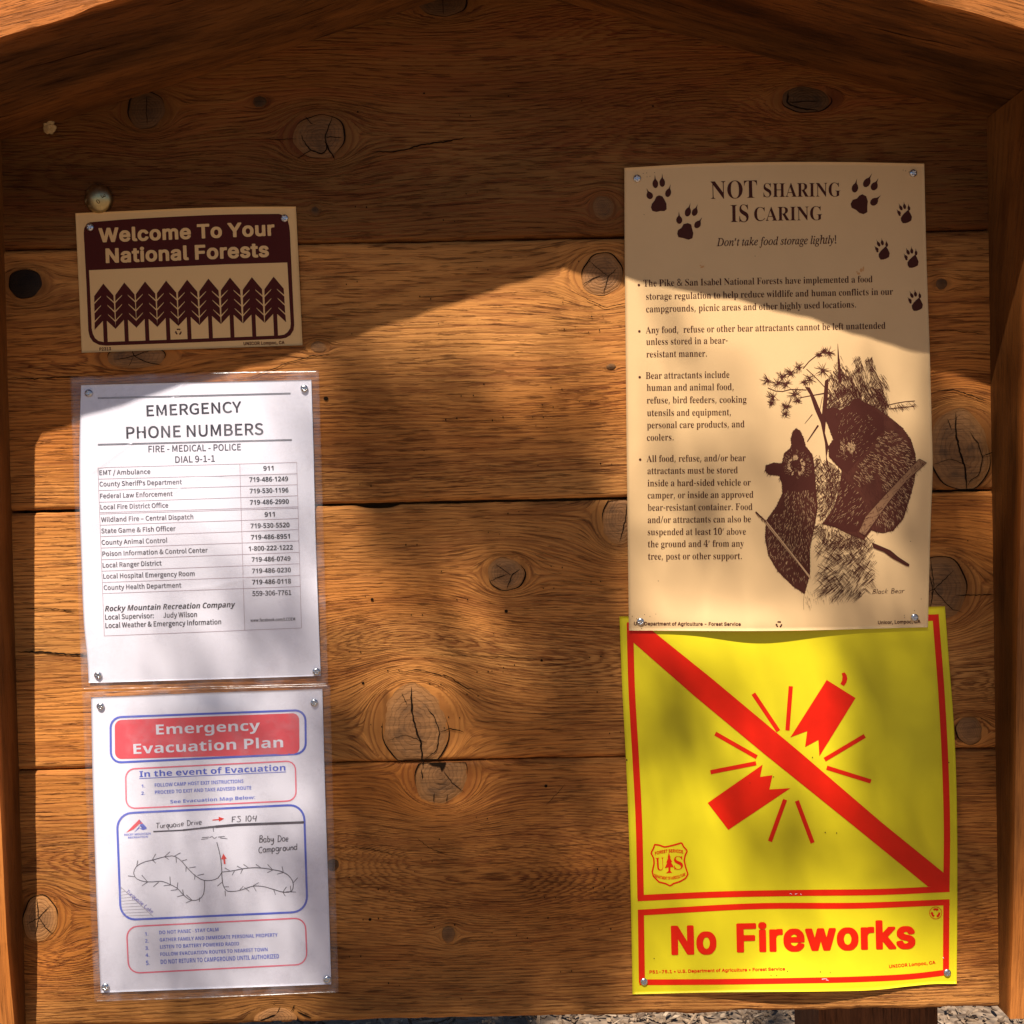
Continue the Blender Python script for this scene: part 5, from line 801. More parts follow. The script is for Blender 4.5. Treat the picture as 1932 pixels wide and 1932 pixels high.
GLYPHS['I'] = [
32,79,0,33,84,2,16,34,-6,15,1,4,2,6,7,3,13,-1,7,-3,7,-9,7,-6,1,-11,-1,-6,-4,-3,-3,-2,-5,-1,-13,2,-8,1,-4,7,31,59,18,0,3,1,7,154,-1,5,-35,-1,7,-157,44,84,1,10,11,-41,23,0,15,35,8,24,3,13,0,3,-2,3,-32,0,-6,-35,-10,-40,68,232,2,34,
-17,-1,1,-1,96,0,26,2,20,5,17,6,17,9,15,12,16,15,12,18,9,20,5,18,1,27,-2,18,-7,19,-10,14,-12,11,-12,8,-13,6,-16,4,-24,2,-85,0,-3,-7,1,-3,14,-2,5,-3,2,-3,1,-6,-2,-14,-41,-150,-7,-11,-11,-4,-12,-1,-2,-7,23,71,12,-15,2,-5,4,-2,5,45,
165,6,8,12,2,18,-1,16,-5,11,-6,9,-10,5,-7,7,-20,1,-10,-1,-26,-4,-22,-6,-18,-8,-14,-9,-13,-15,-15,-20,-11,-14,-5,-14,-2,97,157,2,42,16,-5,4,-1,10,1,10,3,6,3,16,15,17,21,-5,-19,0,-11,2,-7,6,-5,10,0,14,5,18,18,10,13,-1,3,-5,4,-2,-1,
-17,-17,-5,-2,-1,2,2,15,29,102,-1,5,-25,0,-4,-8,-2,5,-4,3,-7,3,-9,0,-14,-2,-12,-5,-9,-6,-10,-10,-14,-14,-6,-8,-13,-26,-6,-16,-3,-20,0,-18,4,-12,8,-9,20,36,17,-2,0,-6,6,-2,5,0,13,5,25,11,29,11,19,12,12,14,7,9,0,6,-5,2,-4,1,-15,-5,
-19,-7,-19,-12,-22,-14,-18,-12,-11,-6,-3,100,163,2,53,20,-5,5,-1,10,1,8,1,9,5,7,4,9,9,16,20,-3,-12,-1,-9,2,-11,6,-5,4,-2,14,0,8,4,10,7,11,12,10,13,0,3,-7,4,-20,-21,-8,-1,-2,2,0,2,3,17,46,174,1,7,-3,4,-6,0,-21,-6,-21,-2,-3,-2,-1,
-6,1,-2,15,-2,3,-4,0,-7,-14,-52,-4,3,-6,2,-13,1,-13,-2,-19,-8,-21,-18,-10,-13,-10,-14,-8,-16,-6,-16,-4,-18,0,-14,4,-15,4,-5,8,-7,23,40,14,-6,2,-4,4,-4,6,-1,8,1,12,3,13,10,27,11,21,8,9,6,6,12,8,4,2,9,1,6,0,3,-3,3,-5,2,-12,-5,-23,
-10,-24,-6,-12,-18,-26,-14,-11,101,133,2,39,31,-5,19,0,21,6,9,5,9,7,17,18,0,3,-6,5,-16,-13,-12,-8,-11,-4,-12,0,-9,3,-5,3,-6,12,-1,14,2,16,29,6,26,9,18,12,7,8,7,12,2,13,-3,11,-9,9,-11,3,-17,0,-13,-3,-13,-6,-15,-11,-12,-11,-19,-26,
-7,-17,-4,-17,0,-13,2,-16,5,-11,4,-6,12,-9,15,32,74,10,24,7,11,9,11,8,7,8,4,8,2,6,-2,2,-9,-1,-9,-5,-10,-6,-8,-10,-8,-9,-5,-13,-5,102,92,1,63,-26,-71,6,0,7,1,12,6,12,14,8,14,9,22,9,31,22,108,2,1,34,0,0,1,2,10,-1,2,-32,0,-2,1,8,35,
4,16,9,14,7,4,4,0,3,0,2,-3,-2,-7,0,-6,4,-8,3,-2,8,-1,9,3,5,7,0,12,-4,8,-10,8,-10,2,-14,-1,-11,-3,-13,-9,-8,-9,-11,-16,-7,-17,-6,-27,-27,-1,-1,-1,-3,-10,1,-2,27,0,0,-1,-26,-141,-4,-18,-5,-13,-5,-8,-3,-3,-5,0,1,12,-1,4,-4,4,-5,1,-8,
-1,-4,-3,-3,-5,0,-10,2,-5,7,-8,103,132,3,57,22,-71,13,0,13,1,20,5,11,6,7,5,12,14,4,11,1,18,-3,10,-4,5,-7,7,-12,6,-42,16,-5,4,-1,3,3,4,5,6,19,-1,14,3,14,6,13,9,10,12,5,12,2,11,-1,16,19,1,1,1,0,13,-1,3,-22,0,-24,7,-12,3,-21,-1,-15,
-5,-12,-7,-10,-11,-8,-10,-5,-15,-1,-9,2,-10,2,-7,4,-6,12,-11,-16,-17,-5,-8,1,-10,9,-8,-17,-10,-13,-14,-5,-10,-1,-14,1,-7,3,-6,10,-11,13,-7,10,-2,19,28,-58,-12,3,-10,6,-5,5,-3,10,0,10,2,6,5,8,5,6,14,9,25,-7,16,-8,9,-7,3,-9,-1,-12,
-3,-6,-6,-6,-9,-5,-8,-1,16,47,61,-10,4,-4,8,-1,15,3,15,8,15,9,10,9,6,11,0,7,-5,4,-9,1,-13,-4,-17,-2,-6,-9,-14,-13,-9,104,184,1,58,130,-5,13,0,11,3,13,7,9,8,0,3,-6,9,-2,0,-12,-6,-7,0,-5,1,-3,9,2,23,11,48,4,27,-1,18,-2,5,-2,5,-8,8,
-5,2,-13,2,-15,-1,-14,-5,-10,-8,-12,-13,-8,-10,11,43,12,59,-2,1,-58,0,-3,-16,1,-1,13,-1,5,-3,3,-4,1,-6,-42,-201,1,-2,2,-1,28,0,1,1,18,81,6,18,12,20,17,18,7,4,12,4,6,-1,2,-2,4,-8,0,-7,-2,-14,-13,-60,-2,-17,0,-15,2,-8,5,-7,7,-7,105,
83,2,32,9,-5,4,-1,7,1,9,2,6,4,9,6,7,7,14,18,0,3,-5,5,-2,0,-16,-18,-5,-3,-6,-2,-2,1,-1,5,3,12,30,101,0,6,-3,3,-21,-4,-29,-4,-1,-1,0,-8,13,-2,3,-2,2,-4,-2,-11,-25,-90,0,-12,1,-3,5,-6,16,51,176,8,0,5,2,5,3,4,6,0,9,-1,4,-6,8,-5,3,-8,
0,-5,-1,-7,-6,-3,-6,0,-8,2,-5,6,-7,107,156,1,50,94,-5,7,0,6,1,12,7,7,6,8,9,8,11,1,2,-7,7,-2,-1,-8,-11,-10,-7,-7,0,-2,1,-7,11,-23,55,35,27,13,9,15,7,12,2,2,8,-2,1,-61,0,-2,-2,-2,-6,14,-4,0,-2,-1,-4,-10,-10,-48,-35,38,134,1,7,-3,4,
-5,0,-19,-5,-25,-3,-2,-3,-1,-6,17,-3,3,-3,0,-6,-54,-191,0,-3,2,-1,24,0,2,1,17,57,16,12,27,-61,8,-9,108,80,1,30,10,-5,10,0,15,7,8,7,19,23,0,2,-8,5,-11,-13,-8,-7,-6,-1,-1,5,3,15,47,171,1,9,0,3,-2,1,-6,0,-21,-4,-24,-3,-1,-2,-1,-5,1,
-2,16,-3,2,-4,1,-5,-40,-148,-6,-27,-1,-9,1,-6,8,-8,110,167,1,57,96,-6,14,1,11,7,14,14,13,20,0,2,-8,5,-1,-1,-10,-16,-7,-6,-6,-3,-2,1,-1,4,3,14,21,74,2,9,-1,14,-5,7,-7,4,-6,1,-10,-2,-10,-4,-12,-7,-12,-10,-27,-29,0,2,13,43,0,4,-2,3,
-25,-5,-27,-4,-1,-2,-1,-7,17,-2,2,-3,1,-6,-33,-114,0,-3,2,-1,24,0,3,2,8,30,7,18,15,29,13,17,20,21,12,6,5,1,3,-1,2,-2,0,-10,-5,-21,-15,-53,-4,-19,0,-9,2,-5,5,-5,111,161,2,32,37,-5,15,-1,12,2,12,3,13,6,13,9,11,11,11,13,8,12,7,15,3,
12,2,14,-1,12,-3,12,-4,9,-8,8,-8,7,-14,5,-17,1,-15,-2,-7,-2,-13,-6,-10,-6,-21,-19,-11,-14,-11,-23,-4,-13,-1,-23,2,-9,6,-12,9,-10,12,-8,24,48,7,-6,2,-7,4,-5,9,-2,8,1,25,8,27,13,25,15,16,17,9,7,1,9,-2,6,-3,5,-6,2,-4,2,-10,0,-12,-2,
-12,-8,-25,-5,-12,-7,-11,-13,-16,-7,-6,-9,-4,114,104,1,34,-7,-1,1,-1,24,0,2,1,9,32,10,27,12,24,13,21,12,13,6,-7,4,-2,9,0,5,2,7,7,2,8,0,8,-6,11,-11,2,-3,0,-9,-6,-16,-17,-16,-24,-1,2,11,39,0,4,-1,1,-5,1,-47,-9,-1,-9,2,-1,10,-1,6,-3,
0,-13,-30,-108,115,115,1,57,24,-5,7,-1,13,1,9,2,8,4,7,5,8,10,4,7,3,9,0,14,-3,9,-8,16,-26,36,-3,11,2,7,4,5,6,3,9,0,7,-3,6,-5,5,-9,4,-20,2,-1,7,0,1,2,5,42,0,5,-7,0,-4,-5,-2,0,-22,6,-12,0,-10,-1,-7,-2,-7,-5,-7,-6,-4,-6,-2,-7,-1,-10,
2,-14,7,-15,25,-33,5,-12,-1,-10,-5,-9,-7,-6,-8,-2,-11,1,-5,3,-8,11,-5,13,-1,14,-9,0,-7,-52,8,-1,3,4,5,1,116,87,1,42,9,-5,4,-1,7,1,9,2,6,4,14,11,13,18,0,2,-3,4,-1,2,-3,0,-11,-13,-7,-7,-6,-2,-1,1,-1,3,2,12,25,93,2,1,22,0,2,1,2,6,1,
5,-2,1,-22,0,-1,1,10,35,0,3,-2,1,-8,0,-18,-24,-17,-13,-15,-6,-2,-2,-1,-6,1,-2,17,0,1,-1,-28,-108,0,-9,2,-6,2,-3,121,125,1,51,-23,-71,9,0,8,4,11,8,12,13,29,36,35,54,23,41,9,25,2,8,-1,13,-3,7,-5,5,-6,2,-8,0,-3,-2,-7,-6,-1,-6,1,-7,6,
-8,6,-4,2,-6,-1,-5,-3,-10,-6,-11,-30,-48,-16,89,-4,15,-3,6,-3,3,-4,0,-25,-6,-12,-2,-1,-1,-1,-8,11,-1,5,-3,5,-6,3,-8,6,-25,17,-87,-29,-39,-5,-5,-7,-1,-10,4,-6,1,-7,-2,-5,-4,-2,-7,1,-7,6,-7,8217,185,2,8,28,-1,1,-1,125,0,1,1,0,218,
-1,2,-126,-1,-2,-218,4,47,17,0,182,89,0,0,-181]
GLYPHS['C'] = [
32,64,0,38,200,3,61,66,-8,18,0,20,4,17,8,13,10,30,-17,16,-5,5,0,3,3,6,21,0,4,-2,3,-17,6,-9,5,-8,6,15,24,7,13,12,33,0,5,-2,3,-29,0,-3,-2,-12,-33,-6,-13,-8,-11,-23,23,-21,26,0,2,14,11,16,14,4,7,5,6,3,7,2,15,-1,17,-3,7,-3,6,-6,7,-10,
7,-13,4,-20,0,-15,-4,-15,-12,-5,-6,-6,-14,-1,-8,0,-13,0,-11,3,-11,8,-23,-14,-10,-13,-14,-8,-13,-4,-14,-1,-13,2,-11,5,-16,6,-8,8,-10,15,-9,11,-4,14,72,23,-12,3,-10,6,-7,12,-2,8,0,9,5,11,6,8,9,9,23,-29,25,-25,-9,-7,-9,-3,-11,-3,12,
73,136,-7,20,0,16,4,9,6,6,8,3,7,0,6,-4,3,-6,1,-7,-1,-10,-9,-13,44,85,1,22,19,-59,5,0,20,12,17,21,6,14,1,20,-3,18,-11,12,-7,3,-17,-2,-11,-10,-2,-4,0,-12,2,-7,9,-8,10,-4,-3,-8,-6,-9,-6,-6,-10,-5,-2,-3,0,-5,45,105,1,8,11,66,78,-1,2,
3,0,24,-2,3,-78,0,-3,-3,0,-24,46,85,1,17,34,-8,10,0,6,1,5,3,6,8,1,3,2,11,-2,10,-9,10,-5,2,-12,1,-7,-2,-8,-7,-4,-8,-1,-12,2,-7,8,-10,47,118,1,11,1,-55,1,-1,22,0,4,3,85,277,0,5,-3,3,-22,0,-4,-3,-86,-278,0,-4,48,165,2,33,73,-8,18,0,
13,4,10,5,11,11,7,10,7,12,4,14,4,17,3,36,-1,23,-2,22,-4,17,-11,27,-6,7,-12,12,-11,6,-21,3,-16,-1,-11,-3,-9,-5,-12,-11,-9,-12,-8,-20,-4,-18,-3,-20,0,-46,6,-33,6,-17,5,-10,7,-10,12,-11,9,-5,22,76,23,-8,3,-8,6,-8,18,-6,24,-2,39,4,35,
7,22,10,12,11,6,8,0,12,-6,4,-4,9,-20,4,-19,2,-18,0,-31,-2,-13,-5,-27,-9,-18,-3,-3,-12,-6,49,165,1,23,23,-5,119,0,3,3,0,26,-2,2,-39,0,-1,2,0,183,-2,4,-25,0,-10,-6,-10,-3,-24,-6,-2,-3,0,-21,2,-2,34,0,1,-1,0,-145,-1,-2,-43,0,-3,-2,0,
-25,50,165,1,44,10,-5,137,0,2,3,0,26,-3,4,-80,0,30,31,21,27,8,13,6,14,8,24,0,26,-2,12,-3,9,-5,8,-6,7,-10,9,-7,4,-10,4,-16,2,-16,0,-14,-2,-8,-3,-11,-6,-12,-10,-12,-12,0,-4,17,-17,4,-1,15,15,13,7,14,3,12,-2,12,-6,7,-12,3,-12,-1,-14,
-6,-22,-17,-26,-10,-15,-16,-17,-23,-23,-23,-21,0,-19,51,165,1,75,64,-8,26,0,10,2,18,8,8,6,14,16,5,10,2,10,0,22,-1,8,-3,8,-7,10,-9,9,-7,5,-8,4,15,14,7,8,3,6,3,14,0,21,-2,8,-4,8,-4,7,-10,9,-14,9,-18,4,-22,0,-19,-4,-18,-9,-18,-14,0,
-5,17,-19,4,0,10,9,11,6,9,4,11,2,12,-2,9,-4,4,-4,5,-11,1,-7,-1,-11,-8,-13,-16,-8,-14,-3,-16,-1,-2,-2,-1,-24,3,-4,22,-1,14,-3,15,-7,3,-3,4,-4,2,-6,3,-12,-2,-11,-6,-11,-7,-7,-11,-4,-12,-2,-8,0,-11,3,-9,4,-11,7,-11,10,-4,0,-3,-3,-13,
-16,0,-5,10,-11,12,-8,6,-4,14,-5,52,165,2,18,95,-5,29,0,3,4,0,54,25,0,3,3,-1,26,-3,1,-24,1,0,127,-3,4,-33,0,-2,-3,-88,-134,0,-22,3,-3,88,0,0,-54,5,43,83,0,2,43,64,6,12,0,-77,53,165,1,56,64,-8,18,0,16,3,10,3,17,13,10,11,9,16,4,15,
1,17,-1,15,-6,21,-11,14,-11,10,-8,4,-9,3,-11,2,-20,1,-17,-4,4,46,77,1,2,2,0,26,-2,4,-107,0,-2,-3,-7,-102,3,-3,14,-9,4,0,19,11,5,1,13,0,8,-1,11,-6,6,-5,5,-9,4,-12,0,-16,-2,-8,-2,-6,-4,-9,-7,-7,-6,-3,-7,-3,-12,-2,-16,2,-15,7,-11,7,
-7,7,-4,0,-3,-3,-12,-17,0,-4,11,-11,11,-7,18,-9,54,165,2,51,79,-8,18,0,10,3,18,9,15,18,8,16,3,12,0,28,-3,17,-12,21,-10,9,-16,8,-9,1,-18,1,-9,-1,-8,-3,-10,-5,-10,-7,3,18,3,14,4,11,8,11,8,8,8,4,8,2,10,0,14,-4,14,-11,4,0,18,18,0,5,
-18,15,-12,5,-16,3,-22,0,-12,-3,-12,-6,-13,-10,-8,-9,-7,-11,-8,-16,-4,-17,-3,-21,-2,-22,1,-25,4,-22,8,-24,7,-12,11,-12,8,-7,12,-6,20,80,22,-7,3,-9,6,-9,13,-6,18,-2,21,6,8,13,10,13,5,10,0,7,-2,12,-8,6,-12,3,-20,-1,-11,-3,-9,-3,-7,
-4,-6,-5,-5,-6,-3,55,165,1,24,55,-5,30,0,4,3,2,42,3,20,8,42,6,18,10,23,18,30,14,19,0,19,-2,4,-136,0,-2,-3,0,-27,2,-2,94,-1,-17,-26,-8,-17,-14,-37,-5,-16,-7,-40,-3,-44,0,-4,56,165,3,45,71,-8,17,0,13,1,12,4,9,5,17,14,5,7,6,18,0,20,
-4,15,-4,8,-6,8,-8,8,-10,7,9,9,6,9,4,7,5,11,1,17,-3,19,-7,14,-14,15,-16,7,-11,2,-24,0,-15,-4,-9,-5,-10,-9,-9,-12,-4,-8,-2,-12,0,-16,3,-12,8,-14,13,-13,-18,-17,-5,-5,-7,-13,-4,-13,-1,-9,1,-14,2,-9,9,-15,17,-15,19,-8,20,80,20,-12,2,
-12,6,-4,3,-6,7,-4,12,0,12,4,12,4,8,6,6,10,8,23,-10,18,-12,3,-3,5,-13,1,-9,-1,-7,-7,-11,-11,-7,-7,-2,16,94,120,-18,8,-12,8,-10,13,-2,6,1,12,5,11,8,7,11,3,13,-1,6,-2,5,-4,7,-9,3,-11,-2,-17,-6,-12,57,165,2,49,58,-8,22,0,12,3,11,6,
13,10,16,21,7,16,5,18,3,19,1,27,0,24,-7,31,-5,12,-8,12,-20,19,-22,8,-25,0,-18,-6,-18,-15,-6,-9,-5,-8,-6,-20,0,-28,2,-12,3,-8,5,-10,5,-6,11,-11,7,-5,18,-4,18,-1,17,4,19,12,-3,-19,-3,-12,-4,-12,-6,-9,-9,-10,-16,-6,-12,0,-11,4,-7,4,
-8,7,-5,1,-17,-19,0,-5,10,-9,8,-5,11,-6,20,74,104,-12,2,-9,6,-5,7,-3,7,-3,18,2,16,3,10,8,11,7,5,11,2,6,0,13,-6,8,-8,8,-16,3,-10,2,-18,-7,-11,-10,-8,-10,-5,58,85,2,17,34,-8,10,0,6,1,5,3,6,8,1,3,2,11,-2,10,-9,10,-5,2,-12,1,-7,-2,-8,
-7,-4,-8,-1,-12,2,-7,8,-10,16,35,107,13,1,4,2,8,8,3,7,1,11,-3,9,-8,8,-9,4,-9,0,-7,-3,-8,-8,-4,-8,0,-12,3,-8,9,-8,65,180,2,17,-1,-5,31,0,2,3,20,61,1,0,68,0,19,-61,3,-3,32,0,3,3,0,6,-71,208,-4,3,-32,0,-4,-3,-71,-210,0,-4,4,62,90,0,
1,24,79,25,-80,66,194,3,27,26,-5,72,0,27,3,21,7,9,5,11,10,6,9,4,8,3,11,1,16,-2,15,-2,7,-8,12,-13,11,-9,5,11,10,8,14,3,13,-1,21,-2,8,-4,8,-16,15,-17,8,-22,3,-80,1,-1,-3,-1,-213,12,61,26,-1,0,0,69,50,-1,16,-4,13,-10,5,-12,0,-12,-5,
-13,-7,-7,-13,-7,-12,-2,16,61,126,-1,0,0,58,30,0,14,-1,14,-4,6,-3,3,-4,4,-6,1,-5,0,-10,-4,-11,-5,-6,-10,-4,-10,-3,-9,-1,67,188,1,55,101,-8,25,1,19,6,19,12,13,13,0,5,-17,19,-4,0,-8,-8,-10,-7,-7,-4,-7,-3,-15,-1,-9,0,-11,3,-17,10,-5,
5,-7,11,-5,13,-6,25,0,27,6,26,6,11,10,14,9,8,10,4,11,3,12,0,8,-1,11,-3,19,-15,4,0,17,20,0,5,-21,17,-17,7,-15,3,-23,0,-18,-4,-13,-6,-13,-9,-14,-13,-9,-11,-6,-13,-7,-18,-3,-20,-1,-22,2,-24,2,-13,5,-15,8,-15,11,-15,12,-10,11,-8,14,
-6,68,203,2,22,26,-5,59,0,18,1,17,4,14,6,14,8,12,12,9,12,12,29,3,18,0,42,-3,17,-5,14,-7,15,-8,11,-15,13,-13,8,-14,6,-22,3,-71,1,-1,-3,-1,-213,19,61,26,-1,1,0,157,31,-1,12,-2,12,-5,15,-12,7,-9,5,-10,3,-12,3,-15,0,-26,-3,-14,-3,-12,
-7,-13,-10,-12,-10,-6,-12,-5,-11,-2,69,175,1,20,26,-5,129,0,3,3,0,26,-3,4,-95,0,0,66,77,0,3,4,0,26,-3,3,-77,0,0,55,92,1,3,3,0,25,-3,4,-126,0,-1,-3,-1,-213,70,164,1,17,26,-5,32,0,2,3,0,91,77,0,3,3,0,26,-2,3,-78,1,0,60,92,1,3,3,0,
25,-3,4,-126,0,-1,-3,-1,-213,71,203,1,59,103,-8,19,0,24,4,21,10,14,13,0,91,-2,3,-73,1,-3,-4,0,-26,1,-2,43,0,0,-47,-10,-6,-12,-4,-16,0,-17,3,-10,4,-10,7,-5,6,-7,10,-5,12,-6,25,0,26,3,14,3,12,6,12,12,14,9,8,10,4,11,3,13,0,8,0,13,-4,
9,-6,11,-9,4,0,17,20,0,5,-21,17,-18,7,-17,3,-24,0,-18,-4,-14,-6,-13,-9,-15,-13,-12,-17,-9,-24,-4,-20,-1,-23,1,-20,3,-17,5,-13,8,-17,15,-18,9,-7,12,-8,14,-6,72,214,1,20,26,-5,32,0,2,3,0,96,88,0,1,-96,2,-3,30,0,3,3,1,213,-3,4,-31,0,
-2,-3,-1,-85,-88,0,0,85,-2,3,-30,0,-3,-3,-1,-213,73,90,1,8,26,-5,30,0,4,4,0,213,-2,3,-30,0,-4,-4,0,-212,74,159,1,31,58,-8,24,0,9,3,10,4,7,5,9,9,9,17,3,11,2,17,0,153,-4,4,-30,0,-3,-4,0,-153,-2,-15,-6,-11,-4,-4,-6,-2,-10,-1,-8,0,-8,
3,-6,4,-13,16,-3,0,-23,-17,0,-3,4,-6,9,-11,8,-7,6,-5,10,-4,76,161,1,11,26,-5,123,0,3,4,0,25,-3,4,-89,0,0,184,-2,3,-30,0,-4,-4,0,-212,77,238,1,24,26,-5,28,0,4,4,0,144,44,-124,4,-3,20,0,4,4,45,123,-1,-18,1,-126,3,-4,27,0,4,4,0,212,
-3,4,-36,0,-3,-3,-51,-143,-51,143,-2,3,-35,0,-3,-3,-1,-213,78,213,1,22,26,-5,29,0,4,4,0,120,-1,35,12,-23,76,-133,3,-3,31,0,3,3,0,214,-3,3,-29,0,-3,-4,0,-119,2,-36,-13,24,-76,132,-3,3,-30,0,-3,-3,-1,-213,79,218,2,38,99,-8,25,1,14,
3,13,6,12,9,12,12,9,13,8,16,5,15,3,18,0,42,-4,19,-5,16,-7,13,-8,12,-13,13,-12,8,-13,6,-13,3,-17,1,-19,-1,-15,-3,-12,-6,-11,-8,-14,-13,-9,-13,-7,-13,-4,-13,-4,-21,-1,-18,1,-23,3,-20,5,-16,6,-12,10,-14,13,-14,11,-8,15,-6,32,102,25,
-13,3,-10,4,-8,6,-6,8,-6,9,-6,18,-4,19,0,15,2,24,4,13,4,12,6,10,6,6,15,10,11,3,10,0,8,0,11,-3,11,-6,10,-10,7,-12,7,-20,2,-15,1,-16,-3,-24,-3,-13,-5,-11,-11,-17,-8,-5,-9,-5,-10,-3,80,187,2,24,26,-5,32,0,2,3,0,81,44,0,14,2,10,3,11,
5,9,6,10,9,6,9,5,12,3,20,-1,17,-2,12,-5,10,-6,8,-10,9,-9,5,-21,7,-17,2,-75,0,-1,-3,-1,-213,14,61,110,-1,0,0,74,30,0,14,-2,15,-3,9,-7,6,-9,2,-14,-2,-16,-9,-13,-6,-4,-15,-4,-18,-2,82,188,2,24,26,-5,32,0,2,3,0,86,30,0,52,-89,33,0,3,
3,0,6,-49,85,16,8,15,12,8,15,4,16,1,14,-4,24,-9,15,-10,9,-8,4,-21,7,-15,1,-80,1,-1,-3,-1,-213,13,60,115,0,69,34,0,13,-2,13,-3,10,-6,5,-10,1,-18,-4,-13,-6,-7,-6,-4,-14,-5,-10,-1,83,176,1,64,76,-8,26,0,14,3,17,7,9,7,9,10,9,15,3,10,
0,15,-2,15,-5,12,-6,9,-7,7,-12,8,-63,29,-6,5,-5,7,-2,10,4,12,5,5,9,5,15,2,8,0,10,-1,16,-8,14,-10,3,0,17,19,-1,6,-17,14,-18,9,-20,4,-24,0,-10,-2,-18,-8,-13,-10,-9,-11,-4,-9,-3,-10,0,-13,2,-16,7,-12,9,-11,10,-7,11,-6,54,-25,8,-6,5,
-8,2,-12,-5,-12,-4,-6,-11,-6,-6,-2,-18,-1,-19,4,-17,9,-16,12,-5,0,-17,-20,0,-5,6,-6,10,-8,12,-8,19,-8,84,178,1,14,70,-5,31,0,3,4,0,183,60,1,3,4,0,24,-3,4,-157,0,-3,-3,0,-26,3,-3,61,-1,0,-184,85,212,1,41,94,-8,25,0,9,2,12,4,10,6,
12,10,7,10,7,12,4,13,2,15,2,20,0,127,-3,4,-30,0,-2,-3,0,-124,-3,-27,-7,-18,-5,-7,-10,-7,-15,-4,-12,0,-8,1,-6,3,-7,5,-8,9,-3,7,-3,11,-3,25,0,126,-3,3,-30,0,-3,-3,1,-146,3,-17,4,-14,6,-11,8,-10,11,-10,10,-6,10,-3,87,257,1,30,50,-5,
35,0,3,3,38,154,6,-28,32,-126,2,-3,37,0,2,3,43,208,0,6,-2,3,-29,0,-3,-3,-23,-112,-7,-48,-2,1,-9,45,-29,113,-3,4,-28,0,-4,-4,-29,-114,-9,-44,-1,0,-30,159,-3,3,-31,0,-4,-4,45,-212,89,158,1,18,61,-5,30,0,3,3,0,81,63,129,0,4,-2,3,-31,
0,-4,-3,-43,-96,-2,2,-43,94,-2,3,-32,0,-3,-3,0,-4,63,-129,0,-80,97,167,2,45,53,-8,17,0,12,2,14,6,14,9,2,-11,3,-3,25,0,3,3,0,99,-2,24,-5,16,-5,7,-10,10,-6,4,-8,3,-10,3,-11,0,-25,-2,-12,-4,-12,-5,-15,-8,-3,-3,0,-6,12,-20,5,0,11,8,
14,6,18,3,11,-2,7,-3,4,-4,5,-10,1,-11,-33,-5,-26,-9,-19,-11,-13,-17,-3,-9,-1,-15,2,-13,3,-7,3,-6,12,-12,11,-5,14,67,23,-11,2,-4,3,-2,3,-3,11,2,10,3,4,8,6,16,7,31,6,0,-34,-10,-9,-12,-6,-9,-3,98,183,2,29,87,-8,20,0,20,7,9,6,18,20,8,
18,4,19,1,21,0,13,-3,14,-6,18,-7,12,-18,17,-8,4,-12,3,-23,0,-17,-6,-15,-9,0,81,-4,3,-30,0,-2,-3,0,-232,3,-3,24,0,3,3,2,9,7,-6,9,-4,19,86,23,-15,5,-13,9,0,77,10,9,11,6,12,4,10,-1,7,-2,6,-3,7,-7,4,-7,5,-19,0,-12,-2,-21,-3,-11,-10,
-16,-6,-5,-6,-3,99,152,1,51,80,-8,16,0,17,3,18,9,9,7,3,3,0,4,-11,17,-4,3,-3,0,-13,-9,-16,-6,-12,0,-7,2,-13,8,-4,4,-5,6,-6,16,-2,17,2,19,6,17,9,10,13,8,15,3,11,-3,9,-4,8,-7,4,0,3,3,13,17,-1,4,-5,6,-7,5,-13,7,-12,3,-14,0,-15,-1,-18,
-6,-11,-6,-12,-12,-13,-18,-5,-13,-3,-14,0,-33,3,-14,4,-12,6,-11,7,-8,11,-11,10,-6,10,-4,100,184,2,30,72,-8,14,0,12,2,14,6,12,8,1,-10,3,-3,24,0,4,3,0,232,-2,3,-30,0,-3,-3,0,-78,-13,8,-13,4,-17,0,-18,-3,-10,-4,-19,-18,-13,-19,-7,
-24,-1,-17,1,-15,2,-17,4,-12,11,-19,9,-11,9,-6,10,-4,19,80,23,-14,6,-5,3,-7,11,-5,17,-2,25,5,19,9,16,7,6,7,4,7,2,7,1,8,-2,9,-3,14,-9,0,-77,-9,-8,-10,-7,-10,-3,101,164,2,45,82,-8,21,0,17,4,23,11,2,3,0,4,-9,17,-3,3,-5,0,-7,-5,-9,-4,
-15,-3,-13,1,-13,4,-9,5,-7,9,-6,14,-2,12,101,0,3,3,0,12,0,19,-2,13,-7,19,-6,9,-10,9,-8,6,-10,4,-22,3,-14,-1,-11,-2,-9,-4,-10,-7,-11,-11,-6,-8,-11,-23,-3,-14,-1,-15,1,-18,3,-14,5,-12,10,-17,14,-13,10,-6,12,-4,12,48,95,-1,1,2,10,3,
7,7,9,9,8,16,4,12,-2,12,-7,7,-12,4,-17,-1,-1,102,99,1,35,28,-5,31,0,2,3,1,132,29,0,4,3,-1,25,-2,2,-30,1,-1,18,1,11,5,10,5,5,10,1,13,-4,3,0,3,2,6,20,0,5,-3,3,-6,2,-14,2,-18,0,-8,-1,-14,-7,-11,-13,-5,-15,-2,-14,0,-25,-19,-2,-2,-3,0,
-24,2,-2,19,0,0,-131,103,167,3,67,65,-76,31,0,12,2,12,4,16,8,10,8,9,10,4,8,2,7,0,23,-1,5,-6,10,-8,6,-6,4,-16,4,-12,1,-42,0,-9,1,-8,4,-2,3,-1,4,2,7,4,6,9,-3,8,-2,17,1,8,2,17,7,15,14,7,15,3,17,-1,16,-5,15,22,0,3,2,1,24,-3,3,-54,0,
